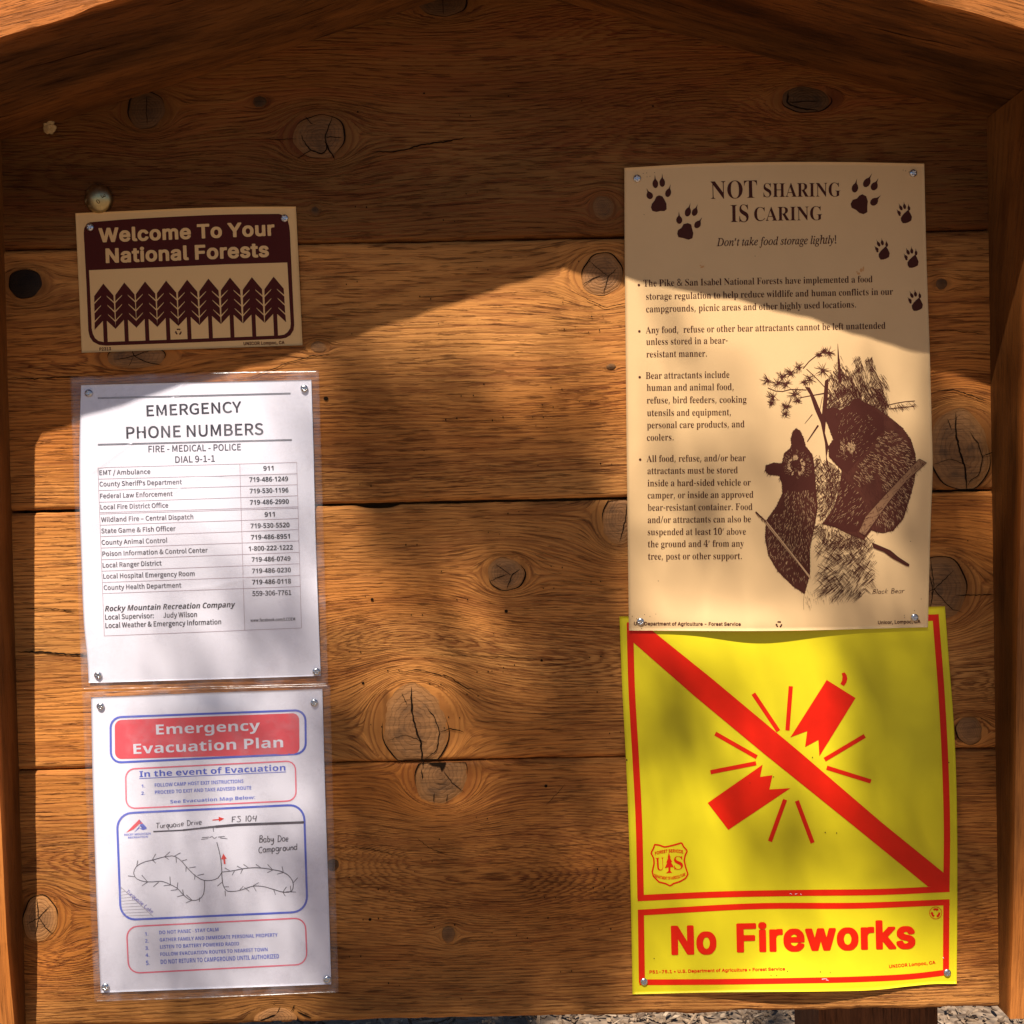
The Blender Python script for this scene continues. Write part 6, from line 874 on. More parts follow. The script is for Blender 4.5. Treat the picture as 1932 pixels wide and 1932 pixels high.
-9,3,-11,1,-16,0,-8,-2,-16,-7,-8,-6,-9,-10,-4,-6,-3,-8,-3,-9,0,-8,1,-18,6,-14,10,-14,-9,-10,-5,-12,0,-12,1,-8,3,-6,6,-8,-13,-14,-4,-8,-2,-13,1,-11,2,-7,4,-6,7,-8,7,-5,15,-7,19,76,-49,-14,3,-6,2,-8,6,-4,4,-1,5,1,10,6,11,5,3,12,-2,
39,0,8,-1,10,-5,3,-6,0,-6,-5,-9,-6,-5,-12,-6,-16,-4,17,76,72,-11,4,-8,7,-5,11,-2,12,3,13,6,8,6,5,14,4,12,-3,10,-8,4,-10,2,-12,-3,-12,-6,-11,-6,-4,-6,-3,104,179,1,33,24,-5,30,0,3,3,1,112,9,10,9,6,9,4,9,2,10,-2,8,-4,4,-6,3,-11,1,
-15,0,-96,2,-3,30,0,3,4,0,109,-1,16,-5,14,-5,8,-8,9,-12,6,-10,3,-16,0,-14,-2,-12,-5,-14,-11,0,83,-4,4,-29,0,-3,-4,0,-231,105,85,2,8,24,-5,30,0,4,4,0,158,-4,3,-29,0,-3,-3,0,-159,17,34,184,10,-1,5,1,4,2,6,6,2,4,1,14,-2,6,-7,8,-4,2,
-7,1,-12,-1,-4,-2,-7,-10,-2,-11,2,-9,7,-8,107,164,1,21,24,-5,30,0,2,3,1,40,23,28,41,-67,4,-4,32,0,3,4,0,3,-57,90,49,61,1,4,-3,3,-34,0,-58,-73,-1,142,-3,4,-29,0,-3,-4,0,-231,108,87,1,16,46,-8,20,0,5,2,3,4,-4,22,-3,3,-8,0,-1,6,0,
200,-4,4,-29,0,-3,-3,0,-207,3,-16,4,-5,8,-7,109,271,1,55,24,-5,30,0,3,3,1,112,16,16,17,6,10,-2,6,-4,5,-6,3,-11,1,-14,0,-96,2,-4,31,0,2,3,1,112,9,10,8,6,9,4,8,2,13,-4,7,-8,3,-11,1,-13,0,-98,4,-3,29,0,3,4,-1,111,-3,21,-3,8,-5,7,-7,
8,-7,5,-8,3,-14,2,-14,0,-9,-3,-15,-9,-16,-13,-5,7,-9,10,-6,4,-10,3,-17,1,-14,-2,-15,-7,-7,-5,-6,-6,-1,0,-1,13,-3,3,-26,0,-2,-2,0,-160,110,181,1,35,24,-5,30,0,3,3,1,112,9,10,9,6,9,4,9,2,10,-2,8,-4,4,-6,3,-11,1,-15,0,-96,2,-3,31,0,
2,3,0,103,-1,19,-2,11,-8,15,-13,12,-9,4,-8,2,-13,0,-12,-1,-17,-6,-8,-6,-9,-8,-1,1,-1,13,-3,3,-25,0,-3,-2,0,-160,111,179,2,33,79,-8,21,0,10,3,11,4,10,6,11,11,9,10,9,21,3,14,0,34,-5,19,-9,17,-7,9,-11,11,-19,10,-14,3,-13,0,-13,-1,
-18,-6,-11,-6,-12,-12,-7,-8,-5,-10,-5,-13,-3,-14,-1,-18,1,-17,3,-12,4,-11,7,-12,10,-12,17,-13,12,-4,22,86,23,-13,3,-14,11,-8,15,-2,8,-2,16,4,28,8,15,7,7,14,6,6,1,15,-3,6,-3,8,-8,8,-16,2,-8,2,-17,-2,-18,-6,-17,-4,-6,-4,-5,-10,-6,
112,184,2,30,24,-70,30,0,4,3,0,71,14,-8,16,-4,19,0,11,3,18,10,10,11,8,10,6,11,4,12,2,12,1,17,0,18,-5,23,-5,12,-8,12,-16,14,-8,4,-22,3,-15,-1,-16,-5,-18,-11,-1,10,-3,3,-25,0,-3,-3,0,-225,19,86,23,-15,5,-13,9,0,77,16,13,6,3,12,3,9,
-1,7,-2,6,-3,7,-7,4,-7,5,-19,0,-12,-2,-21,-3,-11,-10,-16,-6,-5,-6,-3,113,184,2,30,122,-70,30,0,4,3,0,224,-4,3,-24,0,-3,-3,-1,-6,-12,7,-14,5,-8,1,-22,-1,-18,-6,-9,-7,-11,-11,-12,-19,-4,-13,-3,-18,0,-25,2,-17,9,-23,6,-8,10,-11,9,-6,
8,-4,11,-3,25,0,15,5,15,9,-1,-73,19,80,23,-14,6,-5,3,-7,11,-5,17,-2,25,5,19,9,16,7,6,7,4,7,2,7,1,8,-2,9,-3,14,-9,0,-77,-9,-8,-10,-7,-10,-3,114,117,1,24,24,-5,30,0,3,3,1,100,10,20,10,8,6,4,6,1,7,0,11,-3,4,3,4,24,0,3,-3,3,-6,3,-7,0,
-18,-1,-13,-7,-15,-14,-1,15,-3,3,-25,0,-3,-3,0,-159,115,140,1,58,57,-8,25,0,15,4,7,4,15,13,6,11,3,8,0,21,-6,13,-4,5,-8,8,-10,7,-45,18,-7,10,1,8,1,4,2,2,8,5,10,1,10,-1,12,-5,12,-7,4,0,4,3,12,15,0,5,-10,8,-14,8,-16,4,-25,0,-10,-2,
-13,-6,-6,-4,-9,-9,-5,-10,-2,-8,0,-21,2,-6,7,-10,7,-7,12,-7,32,-13,10,-6,5,-5,4,-6,0,-8,-4,-7,-11,-6,-13,-1,-13,2,-15,7,-13,9,-4,0,-3,-3,-12,-17,0,-5,18,-13,17,-7,116,114,1,34,66,-8,24,1,16,4,3,3,0,5,-6,19,-2,2,-4,0,-15,-4,-12,3,
-3,3,-3,6,-2,14,0,82,40,0,2,3,0,24,-3,3,-39,0,-1,42,-2,2,-25,0,-3,-4,-3,-39,-22,-2,-2,-2,-1,-24,3,-3,20,0,0,-93,2,-9,4,-14,4,-6,12,-11,117,179,1,34,64,-8,16,0,12,3,15,7,13,11,1,-15,3,-3,26,0,2,3,0,159,-2,3,-30,0,-3,-3,0,-109,-4,
-6,-13,-12,-9,-4,-11,-2,-9,1,-7,4,-5,6,-3,11,-1,15,0,96,-2,3,-30,0,-4,-3,0,-102,1,-13,3,-16,8,-16,7,-9,6,-4,8,-3,118,155,1,16,58,-5,34,0,3,3,55,154,0,5,-2,3,-30,0,-3,-3,-29,-86,-10,-34,-40,120,-2,3,-32,0,-3,-3,0,-6,56,-152,119,
236,1,26,49,-5,34,0,3,3,29,109,28,-109,3,-3,36,0,3,4,42,152,0,7,-3,2,-30,0,-2,-3,-28,-114,-30,113,-3,4,-30,0,-3,-3,-31,-113,-5,24,-23,89,-3,3,-31,0,-2,-3,0,-5,43,-154,121,155,1,28,23,-72,17,1,15,5,15,12,6,6,7,13,9,21,58,166,0,5,
-2,3,-29,0,-4,-3,-37,-116,-42,116,-2,3,-32,0,-3,-3,1,-7,61,-150,-7,-20,-10,-14,-13,-6,-3,-1,-14,3,-3,-3,-5,-19,0,-6,2,-3,8211,160,1,8,11,67,131,0,3,3,0,21,-3,3,-130,0,-4,-3,0,-21,8217,292,1,23,17,156,5,0,6,3,16,14,9,12,6,13,2,18,
-3,13,-10,12,-4,3,-4,2,-16,-1,-7,-4,-5,-5,-3,-7,-1,-8,2,-9,10,-10,12,-3,-2,-6,-5,-7,-16,-12,1,-5]
GLYPHS['V'] = [
32,76,0,45,95,1,4,12,67,71,0,0,23,-71,0,46,79,1,15,36,-4,5,0,9,3,7,9,1,10,-2,8,-5,6,-8,3,-8,0,-6,-3,-5,-3,-2,-6,-1,-9,2,-9,6,-6,48,168,2,33,78,-2,18,0,16,3,12,6,12,11,4,7,11,23,4,19,2,24,0,27,-2,24,-4,18,-8,19,-11,15,-5,5,-6,4,
-15,8,-15,2,-21,-1,-15,-3,-11,-6,-12,-11,-8,-12,-7,-17,-4,-19,-2,-24,0,-29,2,-23,6,-21,9,-22,12,-13,12,-8,16,-6,21,80,33,-6,2,-6,3,-4,6,-3,8,-5,24,-1,37,2,30,5,20,5,7,7,6,11,2,13,-5,9,-13,5,-27,1,-33,-2,-33,-3,-13,-4,-8,-4,-6,-8,
-6,49,168,1,8,77,0,44,0,0,210,-36,0,-68,-54,21,-26,40,32,-1,-32,50,168,1,41,12,0,146,0,0,37,-90,0,-1,1,0,2,42,38,18,19,13,18,9,17,3,11,0,13,0,11,-2,7,-4,10,-6,7,-15,13,-12,5,-15,3,-19,1,-15,-2,-14,-3,-13,-6,-12,-8,-14,-10,24,-29,
18,12,11,5,9,3,13,1,9,-2,5,-2,3,-4,4,-7,2,-10,-1,-8,-2,-9,-5,-8,-7,-10,-22,-25,-60,-60,51,168,1,70,62,-2,17,-1,18,2,16,3,12,6,12,8,9,9,6,11,3,12,2,11,-2,14,-1,5,-8,13,-8,8,-7,4,-12,4,-14,3,14,5,9,6,6,4,10,12,4,9,2,9,0,14,-2,11,-7,
11,-9,9,-14,7,-15,4,-24,2,-26,-2,-22,-8,-12,-6,-7,-5,20,-30,16,9,10,4,13,2,9,0,10,-1,8,-4,3,-3,5,-9,1,-10,-2,-7,-2,-4,-8,-8,-7,-3,-10,-2,-34,-1,-1,-1,0,-32,1,-1,29,0,13,-2,8,-2,8,-5,4,-3,3,-7,1,-11,-3,-13,-9,-10,-8,-3,-11,-2,-15,
-1,-26,4,-27,10,1,-38,24,-7,13,-3,52,168,2,13,95,0,43,0,0,43,24,0,1,1,0,34,-25,0,0,132,-41,0,-92,-136,0,-30,1,0,89,-1,4,44,78,42,64,10,17,-1,-81,53,168,1,46,62,-2,15,-1,18,2,12,3,12,5,9,6,9,7,8,10,5,11,4,18,0,23,-5,18,-4,8,-6,7,
-14,10,-9,5,-8,2,-25,2,-21,-2,3,37,1,3,74,1,0,37,-114,0,-7,-107,17,-9,17,3,13,1,12,0,12,-3,10,-4,3,-5,5,-7,2,-7,0,-12,-4,-11,-3,-5,-4,-3,-11,-6,-9,-1,-25,0,-23,6,-17,7,0,-39,22,-7,13,-3,54,168,2,49,80,-2,20,0,16,4,15,7,12,11,9,15,
5,14,1,21,-1,18,-6,19,-9,12,-11,9,-9,5,-8,2,-17,1,-11,0,-9,-3,-6,-3,-12,-9,-6,-9,-1,0,0,13,3,14,5,12,10,13,15,9,11,3,14,2,16,0,18,-3,0,34,-1,2,-34,1,-23,-2,-16,-5,-16,-8,-19,-17,-10,-16,-8,-19,-3,-14,-3,-17,-1,-31,3,-22,6,-20,10,
-18,7,-7,7,-6,17,-9,12,-3,17,84,32,-12,4,-10,11,-6,13,-1,17,4,11,8,9,11,4,14,1,12,-4,8,-9,3,-11,0,-18,-3,-12,-3,-5,-3,-3,-10,-6,55,168,1,7,33,0,46,0,79,181,0,29,-150,0,0,-37,103,0,56,168,3,49,76,-2,14,-1,18,2,19,7,7,4,9,7,8,12,5,
11,2,12,-1,10,-3,14,-10,13,-19,15,-11,6,22,16,11,14,3,10,1,11,0,11,-3,8,-8,12,-12,10,-15,7,-19,3,-28,-1,-14,-3,-11,-6,-10,-7,-7,-8,-5,-8,-2,-12,1,-18,5,-12,6,-9,13,-13,8,-5,0,-1,-21,-13,-13,-17,-4,-9,-2,-12,1,-14,2,-10,4,-9,5,-6,
7,-7,7,-4,17,-7,12,-3,18,82,30,-12,1,-9,5,-8,10,-1,6,0,8,3,11,13,13,14,7,13,-7,12,-10,7,-8,2,-8,0,-6,-1,-6,-3,-5,-4,-4,-11,-6,18,83,130,-16,10,-3,4,-5,7,0,12,1,5,2,3,9,7,5,1,14,1,6,-2,8,-5,5,-7,0,-10,-1,-7,-5,-7,-12,-9,-6,-3,57,
168,2,47,43,-2,16,-1,23,2,16,5,16,8,13,11,10,12,8,13,6,18,4,20,3,29,-1,25,-5,20,-8,19,-11,14,-14,10,-16,6,-11,3,-16,0,-15,-1,-15,-6,-12,-8,-9,-9,-7,-9,-5,-13,-3,-12,0,-11,0,-12,2,-16,8,-18,16,-15,10,-5,10,-3,27,0,15,6,10,8,7,9,1,
0,-1,-19,-6,-17,-7,-11,-10,-9,-13,-6,-14,-3,-19,0,-22,2,0,-35,21,79,107,-11,2,-9,7,-3,5,-4,16,1,13,4,13,4,5,4,4,6,3,6,1,13,0,6,-3,10,-9,6,-13,1,-9,0,-9,-3,-9,-4,-6,-10,-8,-6,-2,58,79,2,15,36,-4,5,0,9,3,7,9,1,10,-2,8,-5,6,-8,3,-8,
0,-6,-3,-5,-3,-2,-6,-1,-9,2,-9,6,-6,16,35,122,7,0,6,2,6,4,3,6,0,16,-3,6,-10,5,-9,0,-6,-2,-5,-4,-2,-6,-1,-6,1,-10,3,-6,6,-4,65,203,2,10,0,0,48,0,15,49,2,1,74,0,16,-50,48,0,-75,211,-52,0,-2,-1,7,76,88,-2,0,1,2,26,86,1,1,11,-41,16,
-48,66,197,3,29,26,0,82,0,20,2,14,3,10,5,14,9,6,9,7,12,3,13,0,17,-3,12,-5,10,-7,8,-9,6,-13,4,0,2,15,6,5,4,7,10,4,12,0,16,-1,14,-6,12,-10,10,-9,5,-10,4,-22,4,-22,1,-70,0,13,72,37,-1,0,0,54,42,0,11,-4,8,-7,4,-9,0,-11,-2,-6,-4,-8,-4,
-3,-7,-4,-9,-2,12,72,127,-1,0,0,46,41,-1,10,-3,4,-3,5,-10,0,-11,-1,-5,-8,-8,-6,-3,-8,-2,67,187,1,44,103,-2,16,-1,19,2,31,9,0,37,-24,-7,-17,-3,-19,-1,-14,3,-11,6,-12,15,-5,14,-2,8,-2,16,0,14,3,23,8,19,11,14,7,5,9,3,9,2,10,0,17,-3,
25,-10,1,0,14,35,-22,9,-22,5,-24,1,-19,-2,-18,-6,-14,-9,-16,-14,-11,-15,-8,-18,-4,-21,-2,-28,2,-24,6,-23,4,-10,5,-9,13,-15,17,-12,19,-7,68,218,2,20,26,0,68,0,15,1,17,3,17,6,14,7,13,9,11,13,12,20,5,18,2,21,0,27,-4,20,-8,18,-10,15,
-15,13,-24,12,-25,6,-18,1,-70,0,19,72,37,-1,0,0,136,30,0,19,-3,9,-4,10,-9,6,-9,6,-11,3,-15,0,-19,-2,-20,-3,-12,-5,-10,-6,-7,-7,-6,-9,-5,-8,-3,-12,-3,69,165,1,15,26,0,121,0,1,36,-76,1,-1,1,0,53,71,0,0,1,0,35,-71,1,0,45,75,0,2,2,-1,
35,-121,0,70,161,1,10,26,0,44,0,1,83,71,0,0,36,-72,1,0,53,76,0,0,37,-120,0,71,213,1,49,108,-2,43,1,21,5,18,6,0,108,-83,0,0,-37,39,-1,0,-43,-19,-3,-15,0,-15,3,-9,5,-11,10,-6,10,-6,16,-2,18,1,22,3,14,6,14,9,12,16,12,9,3,15,3,18,-1,
17,-3,17,-8,15,35,-3,3,-12,4,-23,5,-24,2,-25,-2,-25,-6,-19,-11,-15,-13,-12,-17,-8,-18,-6,-27,0,-17,1,-17,2,-13,3,-13,10,-22,7,-9,8,-9,18,-12,10,-4,13,-4,72,225,1,12,26,0,45,0,0,91,83,0,0,-91,45,0,-1,210,-44,0,0,-82,-83,0,0,82,-45,
0,73,115,1,13,10,0,95,0,-1,25,-24,12,-1,1,0,135,25,12,0,25,-94,0,0,-25,25,-12,0,-136,-25,-12,75,195,1,14,26,0,45,0,0,74,19,14,55,-88,50,0,-72,114,-1,4,72,92,-49,0,-59,-74,-15,-21,0,95,-45,0,76,166,1,6,26,0,130,0,0,37,-85,0,0,173,
-45,0,77,277,1,17,26,0,40,0,0,108,-2,56,1,0,50,-164,41,1,54,163,1,0,-2,-57,0,-107,42,0,0,210,-61,0,-53,-161,-50,161,-61,0,78,239,1,13,26,0,40,0,0,109,-2,48,1,2,91,-159,56,0,0,210,-39,0,0,-109,1,-48,-91,157,-57,0,79,234,2,38,109,
-2,23,0,18,3,10,3,9,4,21,15,10,14,8,16,4,11,4,20,1,25,-2,25,-6,22,-10,19,-6,9,-12,11,-7,5,-19,8,-19,4,-28,1,-13,-1,-19,-5,-16,-7,-14,-12,-14,-16,-10,-24,-4,-22,-1,-26,3,-26,6,-21,4,-10,5,-8,6,-9,8,-7,7,-6,10,-5,19,-7,12,-3,31,114,
35,-12,1,-11,4,-8,6,-7,8,-6,11,-4,14,-2,13,0,20,1,16,3,12,5,12,6,9,7,7,11,5,11,3,13,0,12,-1,15,-7,10,-11,5,-9,4,-14,3,-15,0,-19,-1,-18,-3,-11,-5,-13,-7,-10,-8,-7,-9,-4,-11,-2,80,185,2,20,26,0,45,0,0,74,32,1,25,5,11,5,9,6,8,7,6,9,
6,13,3,14,1,12,-2,16,-4,13,-6,9,-8,9,-8,6,-16,7,-20,3,-82,1,13,72,111,-1,1,0,61,31,0,11,-4,8,-6,4,-9,2,-10,-2,-11,-1,-5,-6,-8,-10,-5,-6,-2,82,194,2,21,26,0,45,0,0,80,24,0,50,-80,49,0,-61,91,7,4,18,15,5,6,4,8,4,14,0,19,-4,17,-9,14,
-4,5,-12,7,-17,6,-13,3,-21,1,-65,0,12,72,116,-1,1,0,56,32,-1,10,-3,7,-5,3,-3,4,-12,-1,-10,-4,-9,-9,-9,-10,-3,83,162,1,55,65,-2,14,-1,17,2,14,3,11,5,9,6,11,12,4,6,4,12,1,7,-1,21,-3,12,-8,12,-10,9,-12,8,-48,25,-6,7,-3,8,1,9,4,7,7,5,
9,3,12,0,12,-2,30,-10,15,34,-13,6,-18,5,-17,3,-19,1,-16,-2,-13,-3,-13,-7,-11,-10,-4,-5,-8,-17,-1,-7,1,-22,4,-12,7,-12,20,-16,34,-17,15,-9,6,-6,3,-7,0,-11,-3,-7,-7,-6,-11,-3,-13,0,-17,2,-41,14,0,-40,23,-9,11,-2,84,170,1,8,63,0,44,
0,0,173,57,0,0,37,-158,0,0,-37,57,0,85,223,1,31,103,-2,13,-1,18,2,12,3,12,5,18,12,9,11,6,11,4,12,2,17,0,140,-44,0,0,-128,-2,-20,-5,-12,-7,-8,-12,-6,-15,-2,-16,2,-12,5,-8,8,-5,15,-1,13,0,133,-45,0,0,-138,3,-23,7,-17,5,-7,16,-15,23,
-9,86,191,1,10,71,0,49,0,71,210,-45,0,-40,-125,-6,-23,-4,-22,-10,42,-41,128,-45,0,87,284,1,23,53,0,51,0,29,113,9,44,1,-1,8,-44,29,-112,50,0,54,210,-43,0,-27,-115,-7,-31,-3,-21,-1,1,-8,45,-32,121,-42,0,-30,-116,-9,-50,-2,-1,-7,42,
-29,125,-44,0,88,196,1,12,1,0,47,0,48,79,49,-79,51,0,-71,106,66,104,-48,0,-45,-75,-44,75,-49,0,65,-102,89,184,1,9,70,0,44,0,0,82,69,128,-47,0,-45,-86,-43,86,-48,0,70,-130,90,170,1,11,7,0,156,0,0,37,-102,0,99,144,1,29,-151,0,0,-36,
1,-1,96,0,-100,-144,97,178,2,40,56,-2,20,0,15,4,12,7,12,13,2,-2,8,-20,30,0,0,109,-1,13,-3,11,-6,10,-7,7,-11,7,-19,6,-28,1,-28,-5,-24,-9,14,-30,28,10,10,1,10,0,10,-1,6,-4,3,-5,3,-7,0,-14,-41,-2,-24,-4,-16,-8,-10,-9,-4,-6,-4,-12,0,
-11,0,-8,3,-15,8,-14,5,-4,11,-6,7,-2,16,78,29,-12,3,-5,3,-2,3,-1,14,1,7,6,7,7,4,6,2,13,2,21,0,0,-20,-2,-6,-4,-7,-5,-5,-7,-4,99,151,1,39,82,-2,13,-1,20,2,11,4,11,7,0,36,-15,-8,-13,-4,-19,-2,-12,3,-7,5,-7,9,-4,10,-2,20,1,19,4,12,7,
10,10,7,14,1,13,-1,21,-8,2,0,12,33,-12,6,-20,5,-28,0,-9,-1,-15,-4,-17,-9,-9,-9,-9,-13,-7,-20,-3,-21,1,-22,4,-22,7,-16,9,-10,13,-10,15,-6,101,174,2,40,89,-2,14,-1,19,2,15,3,14,6,1,2,0,32,-19,-7,-14,-4,-10,-1,-18,0,-7,1,-11,6,-8,7,
-6,12,-1,14,103,0,0,1,-1,39,-5,16,-6,11,-16,15,-8,5,-17,5,-8,1,-26,0,-6,-2,-15,-5,-12,-7,-12,-13,-10,-20,-5,-18,-1,-18,1,-19,4,-15,6,-14,8,-10,11,-10,13,-8,16,-5,13,59,98,2,12,6,12,9,8,4,1,8,1,13,-1,5,-2,4,-4,5,-5,3,-6,2,-14,0,-2,
102,114,1,25,30,0,44,0,0,127,38,1,0,33,-38,0,0,17,2,4,6,6,3,2,13,0,18,-3,11,30,-1,2,-20,5,-23,1,-19,-2,-14,-6,-10,-8,-6,-11,-3,-13,-1,-24,-24,-12,0,-21,24,0,103,186,2,48,79,-71,27,2,13,3,11,4,9,6,8,7,11,19,4,13,1,13,0,165,-36,0,
-5,-21,-14,14,-14,7,-17,2,-10,0,-9,-2,-12,-5,-12,-10,-8,-10,-7,-15,-3,-13,-2,-13,-1,-22,1,-14,3,-15,6,-14,6,-11,8,-8,11,-9,10,-3,12,-2,14,1,11,3,9,4,11,9,4,6,2,0,-2,-26,-1,-11,-6,-12,-9,-6,-12,-3,-23,0,-21,4,-24,8,0,-35,23,-7,22,
89,31,-11,3,-9,6,-3,4,-4,6,-3,10,-1,19,2,23,5,13,5,6,7,5,13,2,12,-2,10,-6,4,-5,5,-17,1,-25,-1,-19,-3,-7,-4,-6,-5,-4,-6,-3,104,193,1,29,23,0,44,0,0,79,3,24,4,12,6,7,5,3,11,3,10,0,9,-3,9,-10,3,-9,0,-106,44,0,0,112,-2,13,-3,11,-8,11,
-6,5,-12,7,-16,4,-23,0,-7,-2,-12,-6,-15,-15,-2,0,2,30,-1,53,-43,0,105,90,2,5,23,0,44,0,-1,161,-43,0,0,-1,18,40,181,9,0,9,2,5,3,4,6,2,10,-1,9,-4,6,-5,4,-9,2,-12,0,-9,-3,-6,-6,-2,-11,1,-7,1,-5,7,-7,5,-2,107,182,1,14,23,0,44,0,0,49,
18,16,47,-65,50,0,-67,91,63,70,-48,0,-56,-60,-9,-13,2,31,-1,104,-43,0,108,90,1,4,23,0,44,0,-1,223,-43,0,109,289,1,53,23,0,44,0,0,79,3,25,3,10,6,8,9,5,6,1,9,0,9,-3,7,-9,3,-8,1,-14,1,-94,43,0,0,85,2,19,4,11,6,7,7,5,7,1,15,-1,6,-4,3,
-3,5,-13,1,-11,0,-96,43,0,0,110,0,11,-4,16,-8,11,-9,8,-6,3,-13,4,-17,0,-19,-3,-8,-3,-10,-7,-8,-10,-3,0,-5,6,-10,9,-12,6,-8,2,-23,0,-14,-3,-11,-6,-10,-9,-3,-5,-3,2,-6,19,-33,0,110,193,1,30,23,0,44,0,0,79,1,16,2,11,6,12,6,6,14,4,11,
0,8,-3,6,-5,5,-11,1,-13,0,-96,44,0,0,113,-2,12,-3,9,-5,9,-6,7,-10,7,-12,4,-11,2,-16,0,-12,-2,-16,-7,-14,-14,-2,2,-6,19,-33,-1,111,182,2,32,84,-2,19,0,15,3,16,7,9,6,9,9,8,13,6,16,2,13,1,20,-2,16,-4,17,-8,14,-5,7,-12,11,-19,10,-17,
3,-18,0,-17,-2,-14,-5,-11,-7,-12,-11,-7,-11,-6,-17,-3,-15,-1,-21,3,-18,2,-9,10,-19,10,-12,14,-10,15,-6,21,86,32,-8,2,-5,3,-6,5,-3,6,-5,17,-1,14,0,11,3,17,6,12,11,7,14,2,9,-1,6,-2,10,-10,4,-7,2,-10,1,-22,-3,-23,-8,-12,-11,-7,112,
186,2,28,23,-71,44,0,0,69,-2,19,2,0,13,-12,9,-4,12,-3,14,-1,12,2,13,6,9,6,13,17,7,16,3,20,0,34,-3,20,-6,15,-8,11,-10,10,-17,7,-9,2,-22,-1,-14,-6,-17,-16,-2,0,-6,21,-35,-1,22,96,32,-12,3,-6,5,-5,6,-5,18,-1,22,2,20,6,13,4,5,5,2,5,2,
9,0,8,0,7,-3,5,-4,3,-5,3,-6,3,-12,1,-20,-2,-20,-6,-15,-10,-8,114,134,1,17,23,0,44,0,0,84,2,14,8,12,11,8,16,4,20,-1,3,42,-21,0,-14,-3,-7,-5,-14,-12,-7,-10,-2,1,-6,27,-33,-1,116,128,1,27,72,-2,12,-1,12,1,22,7,0,32,-20,-5,-15,1,-5,2,
-4,5,-2,4,-1,8,0,75,45,1,0,33,-44,0,-1,33,-28,0,-12,-33,-24,-15,0,-18,21,0,0,-84,1,-13,4,-11,7,-10,7,-6,12,-5,117,193,1,31,73,-2,17,0,17,4,12,8,9,10,3,0,0,-1,6,-19,33,0,0,161,-43,0,0,-81,-2,-14,-3,-14,-5,-10,-7,-5,-10,-5,-17,1,-6,
3,-6,7,-4,9,-1,8,0,100,-44,1,0,-107,1,-12,2,-11,7,-14,5,-6,10,-7,8,-3,118,167,1,12,61,0,45,0,61,161,-46,-1,-32,-94,-3,-14,-2,-16,-1,1,-3,19,-3,11,-31,93,-45,1,119,252,1,19,49,0,46,0,30,126,1,1,29,-127,48,0,45,161,-42,0,-21,-76,-7,
-48,-2,0,-6,42,-20,81,-48,1,-20,-79,-8,-45,-7,47,-20,76,-43,1,121,167,1,22,29,-71,20,2,16,6,15,10,11,15,8,16,68,180,0,3,-47,-1,-30,-92,-6,-25,-4,23,-32,95,-47,0,63,-160,-4,-12,-4,-7,-12,-13,-7,-3,-7,-1,-20,1,0,-34]

def _load():
    """per letter: code point, advance, number of outlines, then each outline as count, start point, steps"""
    out = {}
    for nm, L in GLYPHS.items():
        kk = 1.0 if nm == 'H' else 1/.6; G = {}; i = 0
        while i < len(L):
            cp, adv, nc = L[i:i+3]; i += 3; cs = []
            for _ in range(nc):
                n = L[i]; p = np.array(L[i+1:i+1+2*n], float).reshape(-1, 2).cumsum(0)*kk; i += 1+2*n; cs.append(p)
            if cs:
                v = np.vstack(cs); off = np.cumsum([0]+[len(c) for c in cs]); tri = []
                par = [[k for k, o_ in enumerate(cs) if k != m_ and bool(inside(o_, *c[0]))] for m_, c in enumerate(cs)]
                for m_, c in enumerate(cs):
                    if len(par[m_]) % 2: continue
                    grp = [m_]+[k for k in range(len(cs)) if len(par[k]) % 2 and m_ in par[k]]
                    picks = [off[k]+q_ for k in grp for q_ in range(len(cs[k]))]
                    tri += [tuple(picks[q_] for q_ in t) for t in tessellate_polygon([[Vector((a, b, 0)) for a, b in cs[k]] for k in grp])]
            else: tri, v = [], None
            G[chr(cp)] = (adv*kk, v, [tuple(t) for t in tri])
        out[nm] = G
    return out
FONT = _load()
def text(font, s, p0, p1, cap, shear=0.0, track=0.0, wob=0.0, arc=0.0):
    """letters set on the baseline p0 -> p1 (grid units), capital height cap; the width is fitted"""
    G = FONT[font]; pen = 0.0; items = []
    for ch in s:
        if ch == '’':
            adv, v, tri = G[',']; items.append((pen, v+np.array([0, 272.0]), tri)); pen += adv+track; continue
        if ch not in G: raise ValueError('glyph %r missing in %s' % (ch, font))
        adv, v, tri = G[ch]
        if v is not None: items.append((pen, v, tri))
        pen += adv+track
    x0 = items[0][0]+items[0][1][:, 0].min(); x1 = items[-1][0]+items[-1][1][:, 0].max()
    p0 = np.array(p0, float); p1 = np.array(p1, float); d = p1-p0; W_ = np.hypot(*d); e = d/W_; up = np.array([e[1], -e[0]])
    kx = W_/(x1-x0); ky = cap/350.0; parts = []
    for pen, v, tri in items:
        xx = (v[:, 0]+pen-x0)*kx; yy = v[:, 1]*ky
        if wob:
            c = xx.mean(); a = random.uniform(-wob, wob); dy = random.uniform(-wob, wob)*cap*.6; sc = 1+random.uniform(-wob, wob)
            x2 = (xx-c)*math.cos(a)-yy*math.sin(a); yy = ((xx-c)*math.sin(a)+yy*math.cos(a))*sc+dy; xx = x2+c
        xx = xx+yy*shear
        if arc: yy = yy+arc*(1-((xx/W_)*2-1)**2)
        parts.append((p0+np.outer(xx, e)+np.outer(yy, up), tri))
    return merge(parts)
def arcp(cx, cy, rx, ry, a0, a1, n=10):
    return [(cx+rx*math.cos(math.radians(t)), cy+ry*math.sin(math.radians(t))) for t in np.linspace(a0, a1, n)]
